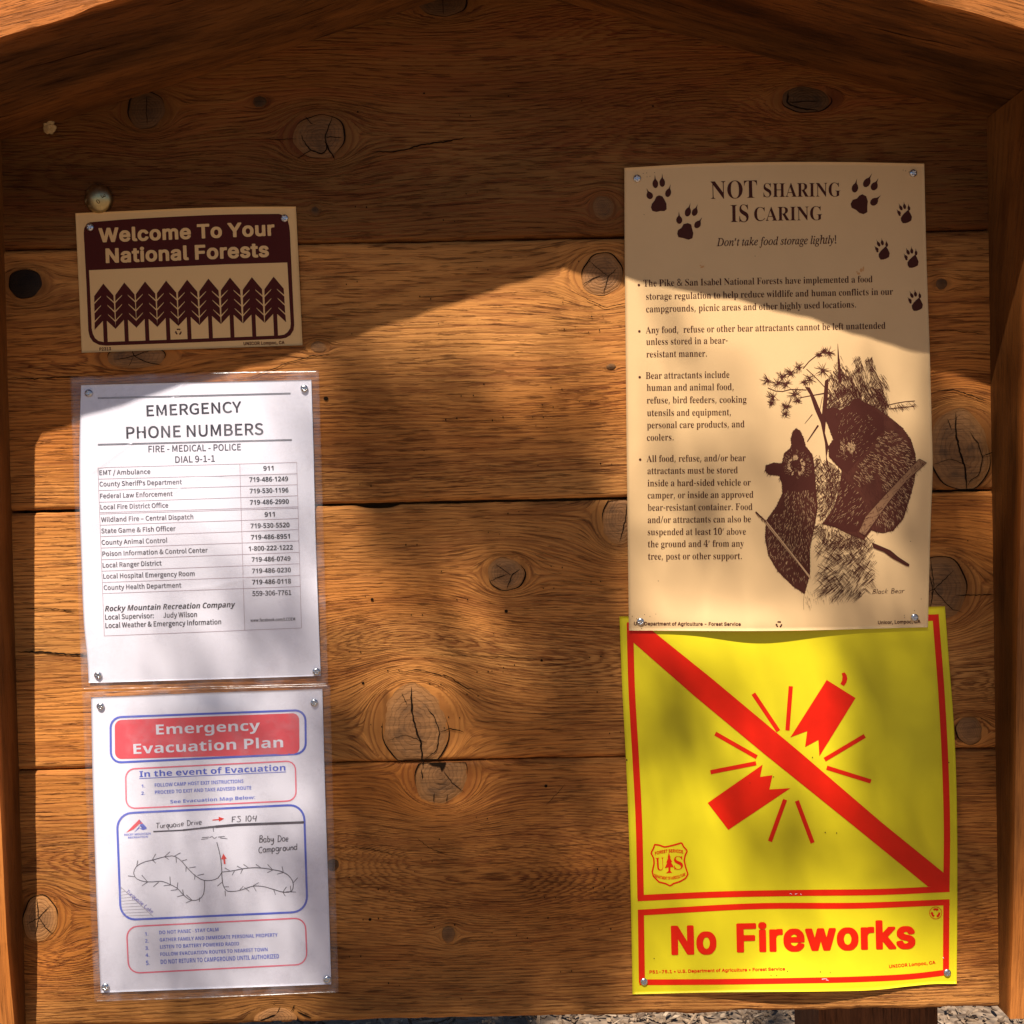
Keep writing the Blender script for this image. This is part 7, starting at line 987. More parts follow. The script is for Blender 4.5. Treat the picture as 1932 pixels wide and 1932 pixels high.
HAND = {  # pen strokes, x-height .6, capital height 1
 'T': (.62, [[(0, 1), (.62, .98)], [(.3, 1), (.28, 0)]]), 'u': (.42, [[(0, .6), (.02, .15), (.18, 0), (.36, .2), (.38, .6)], [(.38, .6), (.42, 0)]]),
 'r': (.32, [[(0, .6), (.04, 0)], [(.03, .35), (.15, .56), (.32, .55)]]), 'q': (.42, [arcp(.2, .32, .2, .28, 40, 360), [(.4, .58), (.38, -.35), (.5, -.42)]]),
 'o': (.4, [arcp(.2, .3, .2, .3, 90, 460, 12)]), 'i': (.1, [[(.04, .58), (.06, 0)], [(.06, .8), (.08, .84)]]), 's': (.32, [[(.3, .54), (.14, .6), (.03, .46), (.26, .24), (.24, .06), (0, .03)]]),
 'e': (.38, [[(.02, .3), (.36, .36), (.3, .58), (.12, .58), (0, .3), (.1, .03), (.36, .06)]]), 'D': (.55, [[(.06, 1), (.05, 0)], [(-.04, .98), (.35, .92), (.55, .5), (.35, .06), (-.02, 0)]]),
 'v': (.36, [[(0, .6), (.18, .02), (.36, .62)]]), 'F': (.52, [[(.04, 1), (.06, 0)], [(0, 1), (.52, 1)], [(.04, .55), (.4, .56)]]), 'S': (.5, [[(.48, .98), (.1, .98), (.3, .6), (.5, .35), (.3, .02), (0, .08)]]),
 '1': (.1, [[(.06, 1), (.05, 0)]]), '0': (.46, [arcp(.23, .48, .22, .5, 80, 450, 14)]), '4': (.45, [[(.08, 1), (.02, .5), (.42, .48)], [(.4, 1), (.38, 0)]]),
 'B': (.5, [[(.05, 1), (.04, 0)], [(-.02, .96), (.35, .98), (.4, .7), (.06, .52), (.48, .4), (.42, .06), (0, 0)]]), 'a': (.42, [arcp(.19, .29, .19, .29, 50, 350, 10), [(.38, .58), (.37, .1), (.45, 0)]]),
 'b': (.4, [[(.03, 1), (.03, 0)], arcp(.19, .28, .19, .28, 150, -150, 10)]), 'y': (.4, [[(0, .6), (.06, .25), (.2, .15), (.36, .6)], [(.38, .6), (.34, -.2), (.12, -.42), (.02, -.3)]]),
 'C': (.5, [arcp(.3, .5, .3, .5, 50, 310, 12)]), 'm': (.6, [[(0, .6), (.02, 0)], [(.02, .4), (.14, .6), (.28, .5), (.29, 0)], [(.29, .42), (.42, .6), (.56, .5), (.58, 0)]]), 'p': (.42, [[(.03, .6), (.0, -.42)], arcp(.2, .3, .2, .28, 140, -150, 10)]),
 'g': (.42, [arcp(.2, .32, .19, .27, 40, 360, 10), [(.4, .6), (.38, -.25), (.2, -.42), (0, -.3)]]), 'n': (.4, [[(0, .6), (.02, 0)], [(.02, .4), (.18, .6), (.36, .48), (.38, 0)]]), 'd': (.42, [arcp(.19, .29, .19, .29, 40, 340, 10), [(.39, 1), (.4, 0)]]),
 'l': (.1, [[(.05, 1), (.06, 0)]]), 'c': (.36, [arcp(.22, .3, .22, .3, 50, 310, 10)]), 'k': (.38, [[(.03, 1), (.03, 0)], [(.36, .6), (.05, .28), (.38, 0)]]), 'L': (.46, [[(.05, 1), (.03, .02), (.46, .04)]]), ' ': (.3, [])}
def hand(s_, p0, p1, cap, w_, slant=.08):
    pen = 0.0; strokes = []
    for ch in s_:
        wd, st = HAND[ch]; dy = random.uniform(-.05, .05); sc_ = random.uniform(.92, 1.1); ro = random.uniform(-.06, .06)
        for k in st: strokes.append([(pen+x*sc_+y*(slant+ro), y*sc_+dy) for x, y in k])
        pen += wd*sc_+.17
    p0 = np.array(p0, float); p1 = np.array(p1, float); W_ = np.hypot(*(p1-p0)); e = (p1-p0)/W_; up = np.array([e[1], -e[0]]); kx = W_/(pen-.17)
    return merge([line([p0+e*(x*kx)+up*(y*cap) for x, y in (crom(k, max(5, len(k)*3)) if len(k) > 2 else k)], w_*random.uniform(.85, 1.15), step=0) for k in strokes])
def recycle(x, y, r):
    parts = []
    for k in range(3):
        a = -math.pi/2+k*2*math.pi/3
        pts = [(x+math.cos(a+t)*r*.80, y+math.sin(a+t)*r*.80) for t in np.linspace(-.62, .35, 5)]
        parts.append(line(pts, r*.42, step=0))
        t = .35; c = np.array([x+math.cos(a+t)*r*.8, y+math.sin(a+t)*r*.8]); tg = np.array([-math.sin(a+t), math.cos(a+t)]); nr = np.array([math.cos(a+t), math.sin(a+t)])
        parts.append((np.array([c+nr*r*.38, c-nr*r*.38, c+tg*r*.42]), [(0, 1, 2)]))
    return parts

def gs(cx, cy, rx, ry, a): return lambda x, y: a*np.exp(-(((x-cx)/rx)**2+((y-cy)/ry)**2))
def dseg(x, y, a, b):
    ax, ay = a; bx, by = b; L2 = (bx-ax)**2+(by-ay)**2
    t = np.clip(((x-ax)*(bx-ax)+(y-ay)*(by-ay))/L2, 0, 1); return np.hypot(x-ax-t*(bx-ax), y-ay-t*(by-ay))
def crease(pts, a, w_):
    def f(x, y):
        d = np.full(np.shape(x), 1e9)
        for p, q in zip(pts[:-1], pts[1:]): d = np.minimum(d, dseg(x, y, p, q))
        return a*np.exp(-(d/w_)**1.2)
    return f
def edges_px(Z, top, right, bottom, left):
    # every edge runs left->right or top->bottom
    return tuple([Z(*p) for p in e] for e in (top, right, bottom, left))

# ------------------------------------------------------------------ Welcome sign
Z = zmap(200, 560, 2.542)
fd = gs(350, 540, 150, 120, .0030); fd2 = gs(340, 395, 90, 40, .0015)
wn = Notice('welcome_sign', 'small tan and brown National Forests welcome sign with a row of nine trees', 'sign',
            edges_px(Z, [(57, 177), (450, 160), (900, 140), (1300, 129), (1713, 127)], [(1713, 127), (1738, 640), (1763, 1168)], [(105, 1225), (900, 1198), (1763, 1168)], [(57, 177), (82, 700), (105, 1225)]),
            lambda x, y: fd(x, y)+fd2(x, y), M['beige'], .0014, 70, 50, .0006)
top = crom([Z(190, 243), Z(450, 222), Z(700, 208), Z(1200, 187), Z(1585, 182)], 14)
outer = [Z(120, 325), Z(124, 290), Z(142, 258), Z(165, 246)]+[tuple(p) for p in top]+[Z(1625, 195), Z(1650, 225), Z(1662, 270), Z(1668, 320), Z(1685, 700), Z(1700, 1015), Z(1695, 1055), Z(1672, 1092), Z(1640, 1112), Z(1600, 1120),
         Z(1000, 1145), Z(290, 1171), Z(235, 1165), Z(190, 1142), Z(165, 1105), Z(155, 1060), Z(140, 700)]
inner = [Z(160, 605), Z(700, 582), Z(1200, 560), Z(1648, 547), Z(1662, 800), Z(1674, 1005), Z(1670, 1040), Z(1650, 1070), Z(1625, 1088), Z(1590, 1094), Z(1000, 1118), Z(270, 1144), Z(230, 1135), Z(205, 1115), Z(188, 1080), Z(180, 1040), Z(170, 800)]
hp = wn.put('brown_panel', [big(outer)], M['brown'], .00018)
wn.put('tree_window', [big(inner)], M['beigeink'], .00034)
for dx_, lf_ in ((-.22, .00036), (.22, .00040)): wn.put('lettering', [text('H', 'Welcome To Your', (Z(235, 392)[0]+dx_, Z(233, 392)[1]), (Z(1553, 340)[0]+dx_, Z(1555, 340)[1]), 98/2.542/1.5652), text('H', 'National Forests', (Z(287, 547)[0]+dx_, Z(285, 547)[1]), (Z(1510, 500)[0]+dx_, Z(1512, 500)[1]), 100/2.542/1.5652)], M['beigeink'], lf_)
rt = [(0, 0), (72, 92), (74, 139), (20, 91), (24, 101), (74, 152), (75, 208), (22, 159), (26, 169), (75, 221), (76, 278), (24, 229), (28, 239), (77, 291), (80, 345), (15, 280)]
for ax, ay in ((267, 705), (425, 697), (580, 690), (738, 683), (896, 676), (1056, 668), (1218, 660), (1382, 657), (1545, 653)):
    sk = lambda u, v: Z(ax+u+v*.042, ay+v-u*.036)
    end = (1143-(ax-267)*.037)-ay+12
    pts = [sk(u, v) for u, v in rt]+[sk(15, end), sk(-15, end)]+[sk(-u, v) for u, v in rt[::-1][:-1]]
    wn.put('printed_tree', [big(pts)], M['brown'], .00046)
wn.put('recycling_symbol', recycle(*Z(831, 1067), 24/2.542/1.5652), M['brown'], .00046, join=True)
wn.put('imprint', [text('H', 'UNICOR Lompoc, CA', Z(1320, 1167), Z(1627, 1158), 5.6), text('H', 'P2313', Z(238, 1208), Z(325, 1205), 5.4)], M['brown'], .00022)

# ------------------------------------------------------------------ laminated phone list
Z = zmap(180, 1060, 1.932); q = 1/1.932/1.5652
cr1 = crease([Z(700, 135), Z(590, 290), Z(400, 480), Z(170, 650)], .00055, 2.0)
cr2 = crease([Z(640, 760), Z(770, 680), Z(1000, 660), Z(1340, 648)], .0004, 2.0)
cr3 = crease([Z(700, 1320), Z(870, 1300), Z(1060, 1250), Z(1380, 1225)], .0004, 2.0)
b1, b2, b3 = gs(370, 1000, 170, 190, .0045), gs(300, 1180, 60, 60, .0020), gs(200, 1180, 30, 80, .0015)
ed = edges_px(Z, [(115, 150), (700, 135), (1428, 118)], [(1428, 118), (1440, 500), (1452, 1000), (1470, 1500), (1482, 1808)], [(158, 1848), (800, 1830), (1482, 1808)],
              [(115, 150), (106, 450), (106, 800), (118, 1200), (132, 1520), (152, 1720), (158, 1848)])
pn = Notice('phone_number_notice', 'laminated white sheet of emergency phone numbers below the small tan sign', 'notice', ed,
            lambda x, y: b1(x, y)+b2(x, y)+b3(x, y)+cr1(x, y)+cr2(x, y)+cr3(x, y), M['paper'], .0016, 110, 150, .0002)
fe = edges_px(Z, [(52, 102), (600, 82), (1100, 70), (1472, 65)], [(1472, 65), (1490, 700), (1508, 1300), (1525, 1858)], [(118, 1886), (800, 1876), (1525, 1858)], [(52, 102), (70, 600), (92, 1200), (118, 1886)])
pn.sheet('laminate_pouch', fe, M['film'], 80, 110, .0008, .0001)
rl = []
for a, b in ((Z(210, 221), Z(1310, 194)), (Z(210, 227), Z(1310, 200)), (Z(210, 486), Z(1317, 459)), (Z(210, 492), Z(1317, 465))): rl.append(line([a, b], .9))
pn.put('heading_rule', rl, M['greyd'])
pn.put('heading', [text('C', 'EMERGENCY', Z(489, 326), Z(1030, 303), 60*q), text('C', 'PHONE NUMBERS', Z(373, 453), Z(1155, 431), 64*q)], M['greyd'])
pn.put('subheading', [text('C', 'FIRE - MEDICAL - POLICE', Z(499, 532), Z(1027, 520), 36*q), text('C', 'DIAL 9-1-1', Z(652, 592), Z(878, 585), 36*q)], M['grey'])
ly = [620, 685, 750, 817, 876, 884, 948, 1013, 1078, 1145, 1210, 1275, 1338, 1580]; ry = [590, 655, 717, 780, 843, 851, 910, 973, 1038, 1103, 1168, 1235, 1298, 1535]
xl = lambda y: 210+(y-620)*37/960; xr = lambda y: 1345+(y-590)*27/945
tb = [line([Z(xl(a), a), Z(xr(b), b)], .75) for a, b in zip(ly, ry)]
tb += [line([Z(210, 620), Z(247, 1580)], .75), line([Z(1345, 590), Z(1372, 1535)], .75), line([Z(1020, 598), Z(1048, 1547)], .75)]
pn.put('table_rules', tb, M['ruleink'])
rows = [("EMT / Ambulance", 219, 662, 510, 655), ("County Sheriff’s Department", 220, 727, 690, 714), ("Federal Law Enforcement", 223, 795, 637, 781), ("Local Fire District Office", 225, 858, 612, 847),
        ("Wildland Fire – Central Dispatch", 229, 930, 755, 913), ("State Game & Fish Officer", 230, 994, 654, 980), ("County Animal Control", 232, 1060, 607, 1047), ("Poison Information & Control Center", 236, 1125, 837, 1103),
        ("Local Ranger District", 238, 1190, 574, 1177), ("Local Hospital Emergency Room", 241, 1253, 763, 1237), ("County Health Department", 244, 1318, 687, 1303)]
pn.put('service_names', [text('C', s_, Z(a, b), Z(c, d), 26*q) for s_, a, b, c, d in rows], M['grey'])
nums = [("911", 1155, 638, 1213, 636), ("719-486-1249", 1075, 702, 1296, 697), ("719-530-1196", 1077, 767, 1298, 761), ("719-486-2990", 1078, 832, 1300, 826), ("911", 1162, 901, 1220, 899), ("719-530-5520", 1082, 966, 1304, 960),
        ("719-486-8951", 1084, 1031, 1306, 1025), ("1-800-222-1222", 1071, 1096, 1323, 1088), ("719-486-0749", 1088, 1158, 1310, 1152), ("719-486-0230", 1090, 1223, 1312, 1217), ("719-486-0118", 1091, 1287, 1313, 1281)]
pn.put('phone_numbers', [text('V', s_, Z(a, b), Z(c, d), 27*q) for s_, a, b, c, d in nums]+[text('C', "559-306-7761", Z(1092, 1352), Z(1314, 1346), 27*q)], M['greyd'])
pn.put('company_lines', [text('V', 'Rocky Mountain Recreation Company', Z(251, 1440), Z(990, 1416), 31*q, .2), text('C', 'Local Supervisor:', Z(252, 1487), Z(530, 1478), 28*q), text('C', 'Judy Wilson', Z(584, 1476), Z(776, 1471), 28*q),
                         text('C', 'Local Weather & Emergency Information', Z(254, 1535), Z(914, 1513), 28*q)], M['greyd'])
pn.put('web_address', [text('C', 'www.facebook.com/LCOEM', Z(1081, 1500), Z(1336, 1492), 17*q)], M['grey'])

# ------------------------------------------------------------------ laminated evacuation plan
Z = zmap(230, 2000, 1.9325); q = 1/1.9325/1.5652
e1, e2 = gs(395, 1600, 190, 230, .0042), gs(395, 1345, 120, 30, .0020)
ed = edges_px(Z, [(75, 113), (700, 90), (1395, 66)], [(1395, 66), (1412, 700), (1432, 1300), (1446, 1752)], [(130, 1800), (800, 1776), (1446, 1752)], [(75, 113), (82, 500), (100, 1100), (130, 1800)])
en = Notice('evacuation_plan_notice', 'laminated emergency evacuation plan with red heading and hand-drawn campground map', 'notice', ed, lambda x, y: e1(x, y)+e2(x, y), M['paper'], .0016, 90, 120, .0002)
fe = edges_px(Z, [(24, 84), (700, 60), (1440, 42)], [(1440, 42), (1462, 900), (1488, 1798)], [(94, 1852), (800, 1828), (1488, 1798)], [(24, 84), (55, 900), (94, 1852)])
en.sheet('laminate_pouch', fe, M['film'], 70, 100, .0008, .0001)
hd = [line(rrect(Z(186, 229), Z(1298, 187), Z(1301, 436), Z(188, 488), 42*q*1.4), 12*q, True, 6)]
en.put('blue_heading_border', hd, M['blue'])
en.put('red_heading_panel', [big(rrect(Z(210, 245), Z(1262, 204), Z(1265, 438), Z(212, 467), 38*q))], M['pinkred'])
en.put('heading', [text('V', 'Emergency', Z(447, 327), Z(1040, 302), 56*q), text('V', 'Evacuation Plan', Z(318, 438), Z(1172, 399), 57*q)], M['whiteink'], .0004)
en.put('pink_border', [line(rrect(Z(272, 524), Z(1241, 477), Z(1246, 704), Z(276, 750), 50*q), 8*q, True, 6)], M['pink'])
en.put('event_heading', [text('V', 'In the event of Evacuation', Z(352, 570), Z(1185, 532), 34*q), line([Z(350, 578), Z(1187, 540)], 3.5*q)], M['blue'])
en.put('instructions', [text('V', '1.', Z(363, 630), Z(383, 629), 18*q), text('V', 'FOLLOW CAMP HOST EXIT INSTRUCTIONS', Z(439, 626), Z(945, 602), 20*q), text('V', '2.', Z(362, 671), Z(383, 670), 18*q),
                        text('V', 'PROCEED TO EXIT AND TAKE ADVISED ROUTE', Z(440, 667), Z(990, 640), 20*q), text('V', 'See Evacuation Map Below:', Z(528, 720), Z(1012, 694), 19*q)], M['bluel'])
en.put('map_border', [line(rrect(Z(222, 778), Z(1290, 726), Z(1310, 1338), Z(245, 1386), 85*q), 12*q, True, 6)], M['blue'])
P = lambda pts: [Z(*p) for p in pts]
en.put('mountain_logo', [big(P([(275, 887), (350, 811), (372, 835), (350, 838), (318, 868)]))], M['pinkred'])
en.put('mountain_logo', [big(P([(320, 887), (352, 848), (366, 862), (396, 862), (360, 822), (352, 812), (358, 838), (392, 866), (372, 872), (350, 862)]))], M['blue'])
en.put('logo_lettering', [text('V', 'ROCKY MOUNTAIN', Z(265, 905), Z(415, 898), 12*q), text('V', 'RECREATION', Z(287, 921), Z(400, 915), 11*q)], M['bluel'])
en.put('road_line', [merge([seg(Z(a, b), Z(c, d), w_*q) for a, b, c, d, w_ in ((430, 881, 600, 873, 8), (598, 873, 700, 862, 10), (698, 862, 790, 852, 12), (786, 853, 900, 843, 15), (896, 843, 1080, 836, 15), (1076, 836, 1292, 828, 14))])], M['pen'])
en.put('handwriting', [hand('Turquoise Drive', Z(445, 864), Z(705, 840), 29*q, 4*q), hand('FS 104', Z(878, 826), Z(1017, 822), 33*q, 4.4*q), hand('Baby Doe', Z(1035, 942), Z(1200, 936), 35*q, 4.6*q), hand('Campground', Z(1032, 1002), Z(1250, 984), 33*q, 4.6*q)], M['pen'])
en.put('red_arrow', join=True, parts=[seg(Z(768, 815), Z(805, 812), 6*q), (np.array(P([(803, 796), (835, 807), (805, 824)])), [(0, 1, 2)])], mat=M['red'])
en.put('red_arrow', join=True, parts=[seg(Z(838, 1066), Z(834, 1035), 10*q), (np.array(P([(816, 1040), (830, 1006), (849, 1036)])), [(0, 1, 2)])], mat=M['red'])
def road(pts, w_): return line(crom(P(pts), 60), w_*q, step=0)
parts = [road([(820, 1115), (800, 1145), (755, 1160), (715, 1158), (670, 1132), (620, 1083), (590, 1048), (545, 1020), (500, 1024), (430, 1042), (370, 1058), (330, 1085), (318, 1120), (330, 1145), (370, 1164), (420, 1168), (480, 1165), (525, 1182), (570, 1207), (600, 1240), (645, 1272), (685, 1270), (712, 1248), (722, 1205), (722, 1160)], 4),
         road([(820, 1112), (880, 1105), (940, 1093), (1000, 1087), (1060, 1090), (1110, 1098), (1170, 1112), (1210, 1140), (1228, 1172), (1220, 1220), (1180, 1227), (1120, 1212), (1060, 1195), (1000, 1192), (940, 1212), (890, 1222), (848, 1218), (830, 1190), (823, 1150), (820, 1085), (812, 1020), (793, 942)], 4.5)]
for a, b, c, d in ((842, 1135-1135+1048, 330, 1080),): pass
ticks = [(342, 1046, 335, 1080), (286, 1133, 325, 1139), (365, 1130, 398, 1168), (398, 1168, 366, 1190), (460, 1170, 430, 1196), (525, 1138, 528, 1185), (528, 1185, 490, 1190), (570, 1172, 566, 1212), (566, 1212, 530, 1217), (597, 1212, 603, 1243), (603, 1243, 566, 1253),
         (618, 1242, 652, 1272), (652, 1272, 616, 1288), (694, 1258, 694, 1282), (444, 1008, 425, 1042), (425, 1042, 445, 1062), (525, 996, 495, 1024), (495, 1024, 518, 1040), (585, 1002, 552, 1020), (560, 1028, 562, 1058), (622, 1040, 588, 1050), (672, 1082, 634, 1088), (618, 1082, 616, 1110), (720, 1123, 682, 1131), (668, 1126, 666, 1154),
         (838, 1088, 866, 1104), (893, 1106, 880, 1130), (908, 1078, 940, 1094), (940, 1094, 928, 1122), (945, 1068, 972, 1086), (1016, 1068, 1042, 1086), (1082, 1068, 1112, 1100), (1112, 1100, 1080, 1116), (1165, 1080, 1172, 1114), (1172, 1114, 1136, 1124), (1254, 1144, 1230, 1172), (1212, 1190, 1216, 1222), (1190, 1196, 1170, 1226), (1170, 1226, 1184, 1250),
         (1190, 1224, 1244, 1226), (1118, 1214, 1128, 1242), (1000, 1190, 1032, 1172), (1000, 1190, 1018, 1222), (950, 1200, 978, 1222), (924, 1214, 944, 1192), (862, 1196, 832, 1196), (840, 1218, 842, 1250), (796, 1192, 822, 1170), (772, 858, 774, 882),
         (708, 915, 748, 912), (704, 925, 744, 921), (800, 912, 838, 908), (812, 917, 854, 922)]
parts += [seg(Z(a, b), Z(c, d), 4*q, 3*q) for a, b, c, d in ticks]+[road([(752, 916), (765, 908), (778, 920), (792, 912)], 3)]
en.put('campground_road', parts[:2], M['pen'])
en.put('campsite_ticks', parts[2:], M['pen'], kind='stuff')
lk = [seg(Z(240, 1193), Z(430, 1366), 3*q)]+[seg(Z(243+k*1.2, 1210+k*17), Z(250+k*18.5, 1208+k*17.0-4), 2.2*q) for k in range(0, 10)]
en.put('lake_hatching', lk, M['greyl'], kind='stuff')
en.put('lake_name', [hand('Turquoise Lake', Z(272, 1225), Z(420, 1348), 22*q, 3*q)], M['penblue'])
en.put('pink_border', [line(rrect(Z(277, 1424), Z(1298, 1373), Z(1308, 1638), Z(290, 1690), 62*q), 8*q, True, 6)], M['pink'])
ins = [('1.', 383, 1475, 402, 'DO NOT PANIC - STAY CALM', 465, 1467, 803, 1449, 20), ('2.', 384, 1515, 404, 'GATHER FAMILY AND IMMEDIATE PERSONAL PROPERTY', 467, 1509, 1140, 1480, 20), ('3.', 385, 1556, 406, 'LISTEN TO BATTERY POWERED RADIO', 469, 1549, 920, 1530, 20),
       ('4.', 386, 1596, 408, 'FOLLOW EVACUATION ROUTES TO NEAREST TOWN', 470, 1591, 1083, 1563, 20), ('5.', 389, 1643, 411, 'DO NOT RETURN TO CAMPGROUND UNTIL AUTHORIZED', 473, 1637, 1148, 1604, 25)]
pp = []
for nb, a, b, c, s_, x0, y0, x1, y1, cp in ins: pp += [text('V', nb, Z(a, b), Z(c, b-1), cp*q), text('V', s_, Z(x0, y0), Z(x1, y1), cp*q)]
en.put('instructions', pp, M['bluel'])

# ------------------------------------------------------------------ No Fireworks sign
Z = zmap(1800, 1780, 1.6104); q = 1/1.6104/1.5652
y1_, y2_, y3_, y4_ = gs(1480, 1500, 210, 190, .010), gs(1500, 1880, 150, 60, .009), gs(1330, 1230, 100, 90, .004), gs(1740, 1500, 60, 160, .006)
ybase = lambda x, y: y1_(x, y)+y2_(x, y)+y3_(x, y)+y4_(x, y)
P = lambda pts: [Z(*p) for p in pts]
ed = (P([(47, 65), (800, 40), (1595, 17)]), P([(1595, 17), (1612, 250), (1632, 500), (1646, 750), (1653, 1050), (1654, 1400), (1651, 1812)]),
      P([(109, 1862), (500, 1853), (800, 1850), (1021, 1848), (1275, 1840), (1440, 1822), (1540, 1813), (1651, 1812)]), P([(47, 65), (60, 400), (78, 750), (92, 1100), (102, 1450), (109, 1862)]))
yn = Notice('no_fireworks_sign', 'bright yellow no fireworks sign with red diagonal bar, lowest on the right', 'sign', ed, ybase, M['yellow'], .0014, 110, 120, .0005)
fr = crom(P([(97, 98), (105, 400), (125, 750), (138, 1000), (148, 1407)]), 40); 
yn.put('red_frame', [line(fr, 31*q, step=0), line(crom(P([(133, 1405), (500, 1388), (900, 1380), (1300, 1375), (1617, 1361)]), 40), 29*q, step=0),
                     line(crom(P([(1602, 1362), (1605, 1100), (1598, 800), (1580, 450), (1550, 55)]), 40), 30*q, step=0), line(crom(P([(83, 108), (800, 88), (1565, 70)]), 40), 30*q, step=0)], M['red'], .00022)
yn.put('diagonal_bar', [big(P([(97, 110), (180, 112), (215, 142), (480, 355), (900, 706), (1300, 1050), (1592, 1287), (1604, 1340), (1590, 1352), (1515, 1350), (1150, 1052), (740, 722), (400, 440), (115, 190)]), 20)], M['red'], .0004)
ray = [(684, 432, 803, 610), (862, 397, 846, 607), (503, 622, 700, 734), (480, 806, 697, 763), (835, 936, 763, 1135), (891, 942, 966, 1142), (1023, 746, 1214, 633), (1033, 784, 1243, 850)]
for a, b, c, d in ray: yn.put('burst_ray', [line([Z(a, b), Z(c, d)], 20*q)], M['red'], .0003)
yn.put('firecracker', [big(P([(1033, 367), (1170, 453), (998, 730), (993, 652), (930, 686), (940, 610), (860, 640)]), 20)], M['red'], .0003)
yn.put('firecracker', [big(P([(728, 770), (716, 828), (775, 820), (760, 888), (860, 882), (565, 1080), (467, 952)]), 20)], M['red'], .0003)
yn.put('fuse', [big(P([(1104, 335), (1118, 331), (1128, 345), (1131, 362), (1126, 380), (1115, 396), (1098, 386), (1106, 370), (1108, 352)]))], M['red'], .0003)
yn.put('red_frame', [line(crom(P([(135, 1474), (700, 1443), (1200, 1440), (1617, 1424)]), 40), 28*q, step=0), line(P([(1602, 1424), (1600, 1765)]), 29*q), line(crom(P([(1612, 1757), (1450, 1776), (1200, 1790), (900, 1797), (500, 1803), (142, 1805)]), 40), 27*q, step=0), line(P([(149, 1470), (154, 1805)]), 29*q)], M['red'], .00022)
for dx_, lf_ in ((-2.6, .00036), (2.6, .00040)): yn.put('lettering', [text('H', 'No', Z(297+dx_, 1669), Z(507+dx_, 1664), 126*q), text('H', 'Fireworks', Z(608+dx_, 1657), Z(1453+dx_, 1638), 125*q)], M['red'], lf_)
yn.put('pin_pricks', [disc(*Z(a, b), r_*q, n=6) for a, b, r_ in ((1026, 1092, 3), (1080, 1095, 3), (965, 735, 2.5), (780, 828, 2.5), (668, 857, 2), (1003, 1755, 2.5), (1050, 1758, 2), (768, 1772, 2.5), (795, 1772, 2.5), (846, 1752, 2.5), (212, 1692, 2.5), (1614, 760, 3), (82, 748, 4))], M['brownink'], .0006, kind='stuff')
yn.put('scuff', [seg(Z(a, b), Z(a+c, b+d), 3*q, 1*q) for a, b, c, d in ((858, 1382, 10, 4), (882, 1386, 12, -3), (908, 1384, 6, 6), (1010, 1790, 24, -3), (1030, 1793, 12, 3), (1586, 1685, 4, 7))], M['whiteink'], .0006, kind='stuff')
yn.put('imprint', [text('H', 'P51-75.1 • U.S. Department of Agriculture • Forest Service', Z(190, 1763), Z(835, 1748), 14*q), text('H', 'UNICOR Lompoc, CA', Z(1330, 1737), Z(1550, 1717), 14*q)], M['red'])
c_ = Z(1551, 1475); a_ = np.linspace(0, 2*np.pi, 25)[:-1]
yn.put('recycling_symbol', [line([(c_[0]+math.cos(t)*29*q, c_[1]+math.sin(t)*29*q) for t in a_], 2.4*q, True, 0)]+recycle(c_[0], c_[1], 22*q), M['red'], .0003, join=True)
sh = [(215, 1150), (235, 1152), (262, 1162), (290, 1156), (315, 1150), (343, 1141), (352, 1160), (370, 1180), (360, 1200), (355, 1225), (362, 1258), (373, 1290), (362, 1310), (335, 1326), (305, 1335), (288, 1347), (268, 1336), (235, 1328), (208, 1300), (203, 1280), (212, 1240), (210, 1215), (197, 1190), (207, 1172)]
yn.put('forest_shield', join=True, lift=.0003, mat=M['red'], parts=[line(P(sh), 7*q, True, 3), text('H', 'FOREST SERVICE', Z(216, 1200), Z(350, 1192), 14*q, arc=9*q), text('R', 'U', Z(222, 1273), Z(260, 1271), 60*q), text('R', 'S', Z(308, 1269), Z(350, 1267), 62*q),
                         text('H', 'DEPARTMENT OF AGRICULTURE', Z(212, 1303), Z(360, 1297), 13*q, arc=-16*q),
                         big(P([(282, 1188), (290, 1210), (287, 1212), (298, 1232), (292, 1233), (306, 1258), (290, 1257), (289, 1275), (298, 1284), (268, 1286), (280, 1276), (280, 1258), (262, 1262), (275, 1236), (270, 1236), (279, 1212), (276, 1212)]))])

# ------------------------------------------------------------------ Not Sharing is Caring poster
Z = zmap(1820, 460, 2.0125); q = 1/2.0125/1.5652; OY = 1086.75
Z2 = lambda x, y: Z(x, y+OY)
p1_, p2_, p3_, p4_ = gs(1470, 760, 190, 330, .0060), gs(1755, 760, 45, 190, .0045), gs(1400, 1190, 130, 40, .0070), gs(1460, 350, 170, 60, .0030)
ed = ([Z(48, 72), Z(400, 51), Z(900, 38), Z(1400, 38), Z(1830, 47)], [Z(1830, 47), Z(1843, 600), Z(1861, 1110), Z2(1874, 500), Z2(1880, 760), Z2(1870, 1050), Z2(1861, 1350), Z2(1852, 1715)],
      [Z2(75, 1735), Z2(1000, 1736), Z2(1852, 1715)], [Z(48, 72), Z(50, 600), Z2(55, 0), Z2(62, 700), Z2(68, 1200), Z2(75, 1735)])
bn = Notice('bear_poster', 'tall tan food storage poster with paw prints and a drawing of two bears', 'poster', ed, lambda x, y: p1_(x, y)+p2_(x, y)+p3_(x, y)+p4_(x, y), M['bearbeige'], .0036, 90, 130, .0003)
bn.put('heading', [text('R', 'NOT', Z(562, 257), Z(838, 250), 105*q), text('R', 'SHARING', Z(875, 246), Z(1333, 242), 82*q), text('R', 'IS', Z(680, 395), Z(787, 393), 103*q), text('R', 'CARING', Z(820, 388), Z(1225, 382), 82*q)], M['brownink'])
bn.put('subheading', [text('I', 'Don’t take food storage lightly!', Z(597, 537), Z(1307, 521), 47*q)], M['brownink'])
